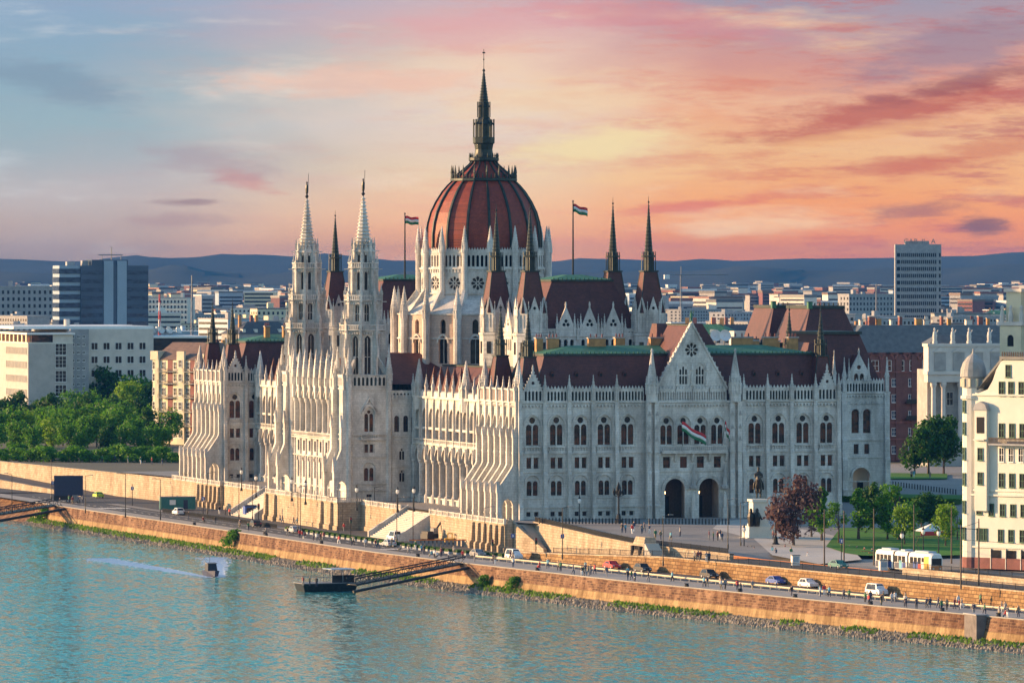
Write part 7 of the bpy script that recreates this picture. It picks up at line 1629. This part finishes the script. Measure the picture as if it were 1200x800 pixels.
# --- tram
t = empty('tram', (0, 0, 0), label='yellow and white articulated tram with coloured posters beside the garden', cat='tram')
q0, q1 = at(1046, 662, -3.1), at(1090, 671, -3.1); y_ = -158.; p = Vector((x1(y_)+14.9, y_, -3.1)); 
for _ in range(20):
    uu = 600+F*((p.x-CX)*CO-(p.y-CY)*SI)/((p.x-CX)*SI+(p.y-CY)*CO); y_ += (uu-1091)*.4 ; p = Vector((x1(y_)+14.9, y_, -3.1))
t.location = p; t.rotation_euler = (0, 0, rdir(y_)+PI/2-.0)       # local -y ... front
t.rotation_euler = (0, 0, math.atan2(1, (x1(y_+10)-x1(y_-10))/20)-PI/2)
def tramcar(y0, y1, front, nm):
    L = y1-y0; body = MB(); sec = [(-1.2, .35), (-1.25, 1.1), (-1.25, 2.6), (-1.05, 3.25), (-.6, 3.45), (.6, 3.45), (1.05, 3.25), (1.25, 2.6), (1.25, 1.1), (1.2, .35)]
    a = y0+(.5 if front else 0)
    rings = ([[(x*.88, y0, z if z < 2.8 else z-.2) for x, z in sec]] if front else [])+[[(x, a, z) for x, z in sec], [(x, y1, z) for x, z in sec]]
    body.loft(rings, 'white_paint'); bo = body.build(nm, t)
    lo = MB()
    for k, (m, f0, f1) in enumerate((('yellow', 0, .22), ('white', .22, .4), ('red', .4, .55), ('blue', .55, .8), ('navy', .8, 1.)) if front else (('blue', 0, .35), ('cyan', .35, .6), ('navy', .6, 1.))):
        for s in (-1, 1): x = s*1.265; lo.box(min(x, x-s*.01), max(x, x-s*.01), y0+.5+f0*(L-.6), y0+.5+f1*(L-.6)-.02, .45, 1.9 if k % 2 else 1.5, m)
    lo.build('side_panel', bo); w_ = MB(); n = int(L/1.35)
    for i in range(n):
        for s in (-1, 1): x = s*1.265; w_.box(min(x, x-s*.01), max(x, x-s*.01), y0+.6+i*1.35, y0+1.75+i*1.35, 1.55, 2.65, 'glass_dark')
    if front: w_.box(-.95, .95, y0-.02, y0, 1.4, 2.6, 'glass_dark')
    w_.build('window', bo)
    if front:
        fr = MB(); fr.box(-1.05, 1.05, y0-.06, y0-.001, .4, 1.35, 'orange'); fr.build('front_panel', bo)
        for s in (-.7, .7): h = MB(); h.box(s-.15, s+.15, y0-.1, y0-.05, .75, 1.0, 'white_paint'); h.build('headlight', bo)
        dr = MB(); x = -1.275; dr.box(x, x+.01, y0+.6, y0+2.2, .4, 2.9, 'yellow'); dr.build('door', bo)
    rf = MB(); rf.box(-.8, .8, y0+1.5, y1-1.5, 3.45, 3.75, 'panel_light'); rf.build('roof_box', bo)
tramcar(-2, 5.6, True, 'front_carriage'); tramcar(6.2, 10.6, False, 'middle_carriage'); tramcar(11.2, 17.4, False, 'rear_carriage')
mb = MB(); mb.box(-1.1, 1.1, 5.6, 6.2, .5, 3.3, 'rubber'); mb.box(-1.1, 1.1, 10.6, 11.2, .5, 3.3, 'rubber'); mb.build('bellows', t)
for y in (.6, 4.2, 8.4, 12.6, 16.): mb = MB(); mb.box(-1., 1., y-.8, y+.8, .02, .5, 'rubber'); mb.build('bogie', t)
mb = MB(); mb.bar((0, 4, 3.7), (0, 5.2, 5.), .05, 'dark_metal'); mb.bar((0, 5.2, 5.), (0, 4, 6.1), .05, 'dark_metal'); mb.bar((-.8, 4, 6.1), (.8, 4, 6.1), .05, 'dark_metal'); mb.build('pantograph', t)
# stop shelters and kiosk boxes
for u, v, lab in ((1035, 668, 'white ticket box beside the rear of the tram'), (1045, 667, 'second white ticket box by the tram door'), (932, 662, 'cream electric cabinet by the railing under the purple tree')):
    mb = MB(); mb.box(-.7, .7, -.4, .4, 0, 1.7, 'white_paint'); mb.box(-.8, .8, -.5, .5, 1.7, 1.85, 'grey'); mb.box(-.5, .5, -.42, -.4, .6, 1.5, 'panel_light'); mb.build('cabinet', None, at(u, v, -3.15), label=lab, cat='cabinet')
t = empty('market_tent', at(1092, 636, -2.6), label='white and red awning among the trees behind the tram', cat='awning'); mb = MB(); mb.loft([[(-3, -2, 2.3), (3, -2, 2.3), (3, 2, 2.3), (-3, 2, 2.3)], [(-.2, -.2, 3.6), (.2, -.2, 3.6), (.2, .2, 3.6), (-.2, .2, 3.6)]], 'white_paint'); mb.build('canopy', t); mb = MB(); mb.box(-3, 3, -2.02, -1.98, 1.5, 2.3, 'red'); mb.build('valance', t)
for x in (-2.9, 2.9): mb = MB(); mb.bar((x, -1.9, 0), (x, -1.9, 2.3), .06, 'grey'); mb.build('leg', t)
# --- benches along the lawn
bn = MB(); bn.box(-1, 1, -.25, .25, .42, .5, 'chimney_brick'); bn.box(-1, 1, .22, .28, .55, .95, 'chimney_brick'); se = bn.mesh('seat'); lg = MB(); lg.box(-.05, .05, -.2, .2, 0, .42, 'dark_metal'); lg = lg.mesh('leg')
for i in range(11):
    t = empty('park_bench', at(952+i*9, 643+i*1.2, -3.1), .3, label='wooden park bench in the row along the lawn edge', cat='bench', group='benches along the lawn'); place(se, 'seat', t); place(lg, 'leg', t, (-.8, 0, 0)); place(lg, 'leg', t, (.8, 0, 0))
# --- black screen van, green cabin, dumpers near the wide stair
p = at(80, 588, LR); t = empty('screen_truck', p, -TH+.05, label='big black box truck with blank screen standing on the left quay', cat='truck')
mb = MB(); mb.box(-3.2, 3.4, -.8, 2.4, 1.6, 6.2, 'black'); mb.box(-3.35, 3.5, -.9, -.8, 1.5, 6.3, 'navy'); mb.build('box_body', t); mb = MB(); mb.box(-3.4, 2, -.6, 2.2, .5, 1.6, 'black'); mb.box(1., 2.4, -1.5, -.8, .3, 1.7, 'grey'); mb.build('chassis', t)
for x in (-2.4, 0, 2.4): place(CARS['car'][2], 'wheel', t, (x, -.7, .33), 0).scale = (1.3, 1.3, 1.3)
for u, v in ((81, 589), (85, 590), (92, 590), (97, 589), (70, 592)): person(at(u, v, zq), 'stand', 'beside the black screen truck')
p = at(208, 597, LR); t = empty('site_cabin', p, -TH*.3, label='green site cabin at the foot of the far pavilion terrace', cat='cabin')
mb = MB(); mb.box(-4, 4, -1.2, 1.2, .15, 2.9, 'teal'); mb.box(-4.1, 4.1, -1.3, 1.3, 2.9, 3.05, 'grey'); mb.build('wall', t); mb = MB(); mb.box(-2, -.6, -1.25, -1.2, 1.2, 2.3, 'white_paint'); mb.build('window', t); mb = MB(); mb.box(1.2, 2.2, -1.25, -1.2, .2, 2.3, 'navy'); mb.build('door', t)
p = at(292, 605, LR); t = empty('kiosk', p, 0, label='small blue kiosk below the left river stair', cat='kiosk'); mb = MB(); mb.box(-1.2, 1.2, -1, 1, 0, 2.4, 'blue'); mb.box(-1.4, 1.4, -1.2, 1.2, 2.4, 2.6, 'navy'); mb.build('wall', t); mb = MB(); mb.box(-.8, .8, -1.03, -1, 1, 2, 'glass_dark'); mb.build('window', t)
p = at(504, 636, LR); t = empty('excavator', p, .4, label='dark excavator parked on the work site below the wide stair', cat='excavator')
for y in (-.9, .9): mb = MB(); mb.prism_xz([(-1.6, .1), (1.6, .1), (1.9, .45), (1.6, .8), (-1.6, .8), (-1.9, .45)], y-.25, y+.25, 'rubber'); mb.build('track', t)
mb = MB(); mb.box(-1.6, 1.3, -1.1, 1.1, .9, 1.9, 'black'); mb.box(-1.4, -.1, -1., 1., 1.9, 2.4, 'black'); mb.build('body', t); mb = MB(); mb.box(.1, 1.3, -1., .1, 1.9, 3., 'grey'); mb.build('cab', t); mb = MB(); mb.bar((1.2, .4, 1.8), (3.2, .4, 4.2), .2, 'black'); mb.bar((3.2, .4, 4.2), (4.6, .4, 2.2), .16, 'black'); mb.build('arm', t); mb = MB(); mb.prism_xz([(4.2, 2.3), (5, 2.2), (4.9, 1.4), (4.3, 1.5)], 0, .8, 'grey'); mb.build('bucket', t)
p = at(527, 638, LR); t = empty('mini_digger', p, -.2, label='small yellow digger beside the dark excavator', cat='digger')
for y in (-.6, .6): mb = MB(); mb.prism_xz([(-1, .05), (1, .05), (1.2, .3), (1, .5), (-1, .5), (-1.2, .3)], y-.18, y+.18, 'rubber'); mb.build('track', t)
mb = MB(); mb.box(-1, .8, -.7, .7, .55, 1.3, 'yellow'); mb.build('body', t); mb = MB(); mb.box(-.5, .6, -.6, .6, 2.2, 2.35, 'yellow'); [mb.box(x-.05, x+.05, y-.05, y+.05, 1.3, 2.2, 'yellow') for x in (-.4, .5) for y in (-.5, .5)]; mb.build('cab', t); mb = MB(); mb.bar((.8, 0, 1.1), (1.8, 0, 2.3), .12, 'yellow'); mb.bar((1.8, 0, 2.3), (2.5, 0, .8), .1, 'yellow'); mb.build('arm', t)
mb = MB(); q = at(515, 640, LR)
for i in range(16): mb.box(i*.8-6, i*.8-5.4, -.05, .05, 0, 1.4, 'grey'); 
mb.box(-6, 7, -.06, .06, 1.2, 1.4, 'orange'); mb.build('site_fence', None, q, -.25, label='grey and orange building site fence below the wide stair', cat='fence')
# --- pontoon, gangways and boats
py = at(382, 692, ZW); t = empty('pontoon', py, 0, label='dark floating landing stage moored off the river wall', cat='pontoon'); t.rotation_euler = (0, 0, .12)
mb = MB(); mb.loft([[(-5.3, -2.6, 0), (4.8, -2.6, 0), (5.3, 2.6, 0), (-4.8, 2.6, 0)], [(-5.8, -3, 1.5), (5.2, -3, 1.5), (5.8, 3, 1.5), (-5.2, 3, 1.5)]], 'bronze'); mb.box(-5.5, 5.2, -2.8, 2.8, 1.5, 1.62, 'grey'); mb.build('hull', t)
mb = MB(); mb.box(.2, 5., -2.2, 2.2, 4.0, 4.12, 'panel_light'); [mb.box(x-.06, x+.06, y-.06, y+.06, 1.6, 4., 'grey') for x in (.3, 2.5, 4.9) for y in (-2.1, 2.1)]; mb.box(.4, 4.8, -2.15, -2.1, 1.6, 3.0, 'glass_dark'); mb.build('shelter', t)
mb = MB(); [mb.bar((x, y, 1.6), (x, y, 2.7), .05, 'grey') for x in (-5.5, -4.4, -3.3, -2.2, -1.1, 0) for y in (-2.8, 2.8)]; mb.bar((-5.5, -2.8, 2.7), (0, -2.8, 2.7), .05, 'grey'); mb.bar((-5.5, 2.8, 2.7), (0, 2.8, 2.7), .05, 'grey'); mb.build('rail', t)
for u, v in ((355, 686), (363, 686), (371, 687)): pp = at(u, v, ZW+1.62); person(pp, 'stand', 'on the floating landing stage')
def gangway(a, b2, w_, lab, truss=1.1, side=None):
    a, b2 = Vector(a), Vector(b2); L = (b2-a).length; h = math.atan2(b2.y-a.y, b2.x-a.x); pt = math.asin((b2.z-a.z)/L); t = empty('gangway', a, 0, label=lab, cat='gangway'); t.rotation_euler = (0, -pt, h)
    mb = MB(); mb.box(0, L, -w_/2, w_/2, 0, .15, 'dark_metal'); mb.build('deck', t)
    for s in (-1, 1):
        mb = MB(); y = s*w_/2; mb.bar((0, y, 0), (L, y, 0), .16, 'dark_metal', 4); mb.bar((0, y, truss), (L, y, truss), .12, 'dark_metal', 4); n = int(L/1.6)
        for i in range(n): x0, x1_ = L*i/n, L*(i+1)/n; mb.bar((x0, y, 0), (x0, y, truss), .06, 'dark_metal', 3); mb.bar((x0, y, 0 if i % 2 else truss), (x1_, y, truss if i % 2 else 0), .06, 'dark_metal', 3)
        mb.build('truss', t)
def onquay(u, z, off=.3):
    y = onx(u, -15)
    for _ in range(10): y = onx(u, xQ(y)+off)
    return Vector((xQ(y)+off, y, z))
gangway(at(412, 685, ZW+1.7), onquay(541, ZR+.1), 2.6, 'long dark truss gangway from the landing stage up to the promenade', 1.2)
mb = MB(); a_, b_ = at(414, 693, ZW+.9), onquay(549, ZW+4.2, -.3); mb.bar(a_, b_, .28, 'dark_metal', 6); mb.build('mooring_boom', label='straight dark mooring boom beside the long gangway', cat='boom')
a_, b_ = at(-45, 609, ZW+2.8), onquay(66, ZR+.2, .5); gangway(a_, b_, 3., 'broad black gangway crossing the lower left corner of the bank', 1.3)
mb = MB(); mb.bar(at(-45, 618, ZW+1.), onquay(76, ZW+4.5, -.3), .35, 'dark_metal', 6); mb.build('mooring_boom', label='black mooring boom under the broad left gangway', cat='boom')
t = empty('motorboat', at(248, 675, ZW+.0), rz=PI/2-.1, label='small dark motorboat heading down the river with a white bow wave', cat='boat')
mb = MB(); mb.loft([[(-4, 0, .1), (-4, 0, .1), (-4, 0, .1), (-4.3, 0, 1.3), (-4.3, 0, 1.3), (-4.3, 0, 1.3)], [(-1.5, -1., 0), (-1.5, 0, -.1), (-1.5, 1., 0), (-1.6, 1.3, 1.15), (-1.6, 0, 1.2), (-1.6, -1.3, 1.15)], [(4, -1.1, 0), (4, 0, -.1), (4, 1.1, 0), (4, 1.35, 1.), (4, 0, 1.), (4, -1.35, 1.)]], 'navy'); mb.build('hull', t)
mb = MB(); mb.loft([[(-1.4, -.95, 1.1), (2.8, -1., 1.05), (2.8, 1., 1.05), (-1.4, .95, 1.1)], [(-.7, -.8, 2.5), (2.4, -.9, 2.5), (2.4, .9, 2.5), (-.7, .8, 2.5)]], 'black'); mb.box(-.9, 2.6, -1., 1., 2.5, 2.62, 'grey'); mb.build('cabin', t); mb = MB(); mb.bar((2.6, 0, 2.6), (2.6, 0, 4), .05, 'grey'); mb.build('mast', t)
simple('foam', (.9, .95, .95), .6, 0, .15, 2.)
mb = MB(); rr = random.Random(9); bp = t.location; hd = Vector((math.cos(PI/2-.1+PI), math.sin(PI/2-.1+PI), 0)); sd_ = Vector((-hd.y, hd.x, 0))
for i in range(5200):
    k = rr.random()**1.1; s_ = rr.choice([-1, 1, -1]); L = k*80; q = bp-hd*(L-4)+sd_*s_*(1.1+L*.14+rr.gauss(0, .2+.016*L)); r = rr.uniform(.14, .4)*(1.2-k*.5)
    mb.add([(q.x-r*1.6, q.y-r, ZW+.03), (q.x+r*1.4, q.y-r*.8, ZW+.03), (q.x+r, q.y+r, ZW+.05), (q.x-r, q.y+r*1.1, ZW+.12)], [(0, 1, 2, 3)], 'foam')
mb.build('wake_foam', kind='stuff', label='white foam trailing from the small motorboat', cat='foam')
# --- haze over the plain
m = bpy.data.materials.new('haze_air'); m.use_nodes = True; n_ = m.node_tree; n_.nodes.clear(); o_ = n_.nodes.new('ShaderNodeOutputMaterial'); v_ = n_.nodes.new('ShaderNodeVolumePrincipled'); n_.links.new(v_.outputs[0], o_.inputs['Volume'])
v_.inputs['Color'].default_value = (.03, .17, .50, 1); v_.inputs['Density'].default_value = 4.3e-5; v_.inputs['Anisotropy'].default_value = .0; MATS['haze_air'] = m
mb = MB(); mb.box(-4500, 9500, -1650, 15800, -14, 125, 'haze_air'); mb.build('haze', kind='stuff', label='thin blue evening haze over the whole plain', cat='haze')
# ------------------------------------------------------------------ light, sky, render settings
SUN_EL = math.radians(11); BEAR = math.radians(301)
w = bpy.data.worlds.new('World'); scene.world = w; w.use_nodes = True
nt = w.node_tree; nt.nodes.clear()
out = nt.nodes.new('ShaderNodeOutputWorld'); bg = nt.nodes.new('ShaderNodeBackground'); nt.links.new(bg.outputs[0], out.inputs[0])
sky = nt.nodes.new('ShaderNodeTexSky'); sky.sky_type = 'NISHITA'; sky.sun_disc = False
sky.sun_elevation = SUN_EL; sky.sun_rotation = BEAR; sky.air_density = 1.2; sky.dust_density = .6; sky.ozone_density = 3.
tc = nt.nodes.new('ShaderNodeTexCoord'); sp = nt.nodes.new('ShaderNodeSeparateXYZ'); nt.links.new(tc.outputs['Generated'], sp.inputs[0])
# azimuth from the north-north-east in degrees (west negative), elevation in degrees
X_, Y_, Z_ = sp.outputs
az = mth(nt, 'SUBTRACT', mth(nt, 'MULTIPLY', mth(nt, 'ARCTAN2', X_, Y_), 57.2958), math.degrees(TH))
el = mth(nt, 'MULTIPLY', mth(nt, 'ARCSINE', Z_), 57.2958)
cv = nt.nodes.new('ShaderNodeCombineXYZ'); nt.links.new(az, cv.inputs[0]); nt.links.new(el, cv.inputs[1])
V = cv.outputs[0]
def band(x, pts):
    r = nt.nodes.new('ShaderNodeValToRGB'); lo, hi = pts[0][0], pts[-1][0]
    nt.links.new(mth(nt, 'DIVIDE', mth(nt, 'SUBTRACT', x, lo), hi-lo, True), r.inputs[0])
    els = r.color_ramp.elements
    while len(els) < len(pts): els.new(.5)
    for e, (p, c) in zip(els, pts): e.position = (p-lo)/(hi-lo); e.color = (*[ (v/255)**2.2 for v in c], 1)
    return r.outputs[0]
big = nz(nt, mapping(nt, V, (.28, .9, 1), (0, 0, .25), (3.1, 1.7, 0)), 1.0, 5, .55)
warp = mth(nt, 'MULTIPLY', mth(nt, 'SUBTRACT', big, .5), 1.6)
elw = mth(nt, 'ADD', el, mth(nt, 'MULTIPLY', warp, .55)); azw = mth(nt, 'ADD', az, mth(nt, 'MULTIPLY', warp, 2.2))
left = band(elw, [(0, (150, 132, 128)), (.35, (186, 160, 150)), (.8, (192, 184, 184)), (1.4, (160, 184, 192)), (2., (146, 176, 192)), (2.7, (146, 172, 198)), (4.5, (104, 190, 206))])
midc = band(elw, [(0, (244, 158, 104)), (.35, (246, 178, 128)), (.9, (242, 212, 176)), (1.4, (238, 216, 200)), (1.85, (244, 212, 184)), (2.3, (224, 182, 178)), (2.7, (190, 180, 192)), (4.5, (104, 188, 204))])
right = band(elw, [(0, (240, 142, 84)), (.3, (242, 146, 92)), (.7, (246, 168, 108)), (1.2, (250, 196, 142)), (1.6, (244, 176, 136)), (2.0, (216, 156, 144)), (2.7, (164, 156, 172)), (4.5, (104, 186, 202))])
m1 = nt.nodes.new('ShaderNodeMapRange'); m1.interpolation_type = 'SMOOTHSTEP'; nt.links.new(azw, m1.inputs[0]); m1.inputs[1].default_value = -4.0; m1.inputs[2].default_value = -.7
m2 = nt.nodes.new('ShaderNodeMapRange'); m2.interpolation_type = 'SMOOTHSTEP'; nt.links.new(azw, m2.inputs[0]); m2.inputs[1].default_value = -.3; m2.inputs[2].default_value = 2.2
base = mix(nt, m2.outputs[0], mix(nt, m1.outputs[0], left, midc), right)
# streaky clouds, drawn out along the horizon and rising to the right
st = nz(nt, mapping(nt, V, (.6, 4.2, 1), (0, 0, -.2), (1.3, .4, 0)), 1.0, 9, .7)
stm = nt.nodes.new('ShaderNodeMapRange'); stm.interpolation_type = 'SMOOTHSTEP'; nt.links.new(st, stm.inputs[0]); stm.inputs[1].default_value = .48; stm.inputs[2].default_value = .62
ccol = band(az, [(-5, (178, 158, 168)), (-2.6, (222, 160, 150)), (0, (236, 150, 130)), (2.5, (214, 112, 96)), (5, (186, 102, 106))])
amt = band(az, [(-5, (60, 60, 60)), (-2, (105, 105, 105)), (1, (150, 150, 150)), (5, (215, 215, 215))])
base = mix(nt, mth(nt, 'MULTIPLY', stm.outputs[0], amt), base, ccol)
st2 = nz(nt, mapping(nt, V, (.4, 2.2, 1), (0, 0, -.2), (7.3, 2.4, 0)), 1.0, 5, .6)
sm2 = nt.nodes.new('ShaderNodeMapRange'); sm2.interpolation_type = 'SMOOTHSTEP'; nt.links.new(st2, sm2.inputs[0]); sm2.inputs[1].default_value = .52; sm2.inputs[2].default_value = .75
base = mix(nt, mth(nt, 'MULTIPLY', sm2.outputs[0], .7), base, band(az, [(-5, (214, 222, 226)), (-1, (250, 226, 200)), (5, (255, 206, 146))]))
# separate cloud banks: (photo u, v, half width, half height, tilt, colour, strength)
wv_ = nz(nt, mapping(nt, V, (1.5, 6.5, 1), (0, 0, -.14), (2, 1, 0)), 1.0, 8, .68)
def blob(u, v, hw, hh, tilt, col, k):
    global base
    a = (u-600)/F*57.3; e = (HZ-v)/F*57.3; sc = 57.3/F
    mp = mapping(nt, V, (1, 1, 1), (0, 0, 0), (-a, -e, 0)); mp = mapping(nt, mp, (1, 1, 1), (0, 0, -tilt)); mp = mapping(nt, mp, (1/(hw*sc), 1/(hh*sc), 0))
    ln = nt.nodes.new('ShaderNodeVectorMath'); ln.operation = 'LENGTH'; nt.links.new(mp, ln.inputs[0])
    d = mth(nt, 'ADD', ln.outputs['Value'], mth(nt, 'MULTIPLY', mth(nt, 'SUBTRACT', wv_, .5), 2.6))
    r = nt.nodes.new('ShaderNodeMapRange'); r.interpolation_type = 'SMOOTHSTEP'; nt.links.new(d, r.inputs[0]); r.inputs[1].default_value = 1.25; r.inputs[2].default_value = .25; r.inputs[3].default_value = 0; r.inputs[4].default_value = k
    base = mix(nt, r.outputs[0], base, tuple((c/255)**2.2 for c in col))
for args in ((1040, 130, 190, 24, .16, (196, 104, 92), .85), (1120, 100, 120, 14, .2, (150, 92, 96), .6), (1075, 248, 60, 12, .05, (160, 104, 104), .7), (1145, 264, 34, 13, 0, (128, 92, 98), .85),
             (1040, 196, 90, 10, .1, (206, 112, 98), .6), (815, 241, 100, 9, .1, (222, 120, 104), .75), (1120, 55, 150, 36, .25, (150, 134, 152), .6), (780, 22, 190, 22, -.1, (214, 140, 146), .6),
             (560, 32, 150, 26, .1, (226, 168, 170), .55), (290, 212, 50, 11, -.3, (214, 140, 132), .55), (250, 192, 90, 20, -.2, (176, 148, 156), .4), (215, 237, 44, 5, 0, (150, 120, 126), .7), (205, 258, 70, 9, 0, (172, 140, 142), .55),
             (60, 96, 110, 24, -.2, (130, 148, 168), .5), (420, 96, 190, 20, .0, (248, 196, 172), .6), (650, 120, 170, 30, .05, (252, 222, 176), .5), (700, 172, 110, 26, .15, (255, 232, 172), .75), (800, 200, 120, 12, .12, (255, 210, 150), .4), (1000, 160, 120, 10, .16, (250, 190, 130), .6), (1140, 180, 130, 18, .2, (214, 116, 92), .6)):
    blob(*args)
# above the sunset belt the clear blue sky takes over
up = nt.nodes.new('ShaderNodeMapRange'); up.interpolation_type = 'SMOOTHSTEP'; nt.links.new(el, up.inputs[0]); up.inputs[1].default_value = 10.; up.inputs[2].default_value = 45.
side = nt.nodes.new('ShaderNodeMapRange'); side.interpolation_type = 'SMOOTHSTEP'; nt.links.new(mth(nt, 'ABSOLUTE', az), side.inputs[0]); side.inputs[1].default_value = 9.; side.inputs[2].default_value = 50.
tot = mth(nt, 'MAXIMUM', up.outputs[0], side.outputs[0])
SKY_K = .14
bright = mix(nt, 1.0, base, (1/SKY_K*SUNSET, 1/SKY_K*SUNSET, 1/SKY_K*SUNSET), 'MULTIPLY') if False else None
vm = nt.nodes.new('ShaderNodeVectorMath'); vm.operation = 'SCALE'; nt.links.new(base, vm.inputs[0]); EXPO = 1.2; vm.inputs['Scale'].default_value = 1/SKY_K/2**EXPO
# the sunset belt itself glows brightest low down
low = nt.nodes.new('ShaderNodeMapRange'); low.interpolation_type = 'SMOOTHSTEP'; nt.links.new(el, low.inputs[0]); low.inputs[1].default_value = 0.; low.inputs[2].default_value = 1.3; low.inputs[3].default_value = 1.; low.inputs[4].default_value = 0.
gl_ = mix(nt, low.outputs[0], (1.03, 1.02, 1.02), (1.5, 1.42, 1.26)); vg = nt.nodes.new('ShaderNodeVectorMath'); vg.operation = 'MULTIPLY'; nt.links.new(vm.outputs[0], vg.inputs[0]); nt.links.new(gl_, vg.inputs[1])
nt.links.new(mix(nt, tot, vg.outputs[0], sky.outputs[0]), bg.inputs[0]); bg.inputs[1].default_value = SKY_K
sd = bpy.data.lights.new('sun', 'SUN'); sun = bpy.data.objects.new('sun', sd); COL.objects.link(sun)
sd.energy = 4.6; sd.angle = math.radians(.5); sd.color = (1., .61, .30)
dirv = Vector((math.sin(BEAR)*math.cos(SUN_EL), math.cos(BEAR)*math.cos(SUN_EL), math.sin(SUN_EL)))
sun.rotation_euler = dirv.to_track_quat('Z', 'Y').to_euler()
# two things that would otherwise be described alike are told apart by their order in the picture
dup_ = {}
for o in bpy.data.objects:
    if o.parent is None and 'label' in o: dup_.setdefault(o['label'], []).append(o)
ORD = ['first', 'second', 'third', 'fourth', 'fifth', 'sixth', 'seventh', 'eighth', 'ninth', 'tenth']
def uu_(o):
    dx, dy = o.location.x-CX, o.location.y-CY; return (dx*CO-dy*SI)/(dx*SI+dy*CO)
for l_, os_ in dup_.items():
    if 1 < len(os_) <= 10 and len(l_.split()) <= 13:
        for i_, o in enumerate(sorted(os_, key=uu_)): o['label'] = l_+', %s from left' % ORD[i_]
scene.render.engine = 'CYCLES'
scene.view_settings.view_transform = 'Standard'; scene.view_settings.look = 'None'; scene.view_settings.exposure = EXPO; scene.view_settings.gamma = 1
scene.cycles.max_bounces = 4; scene.cycles.diffuse_bounces = 2; scene.cycles.glossy_bounces = 2; scene.cycles.volume_bounces = 0; scene.cycles.transparent_max_bounces = 4
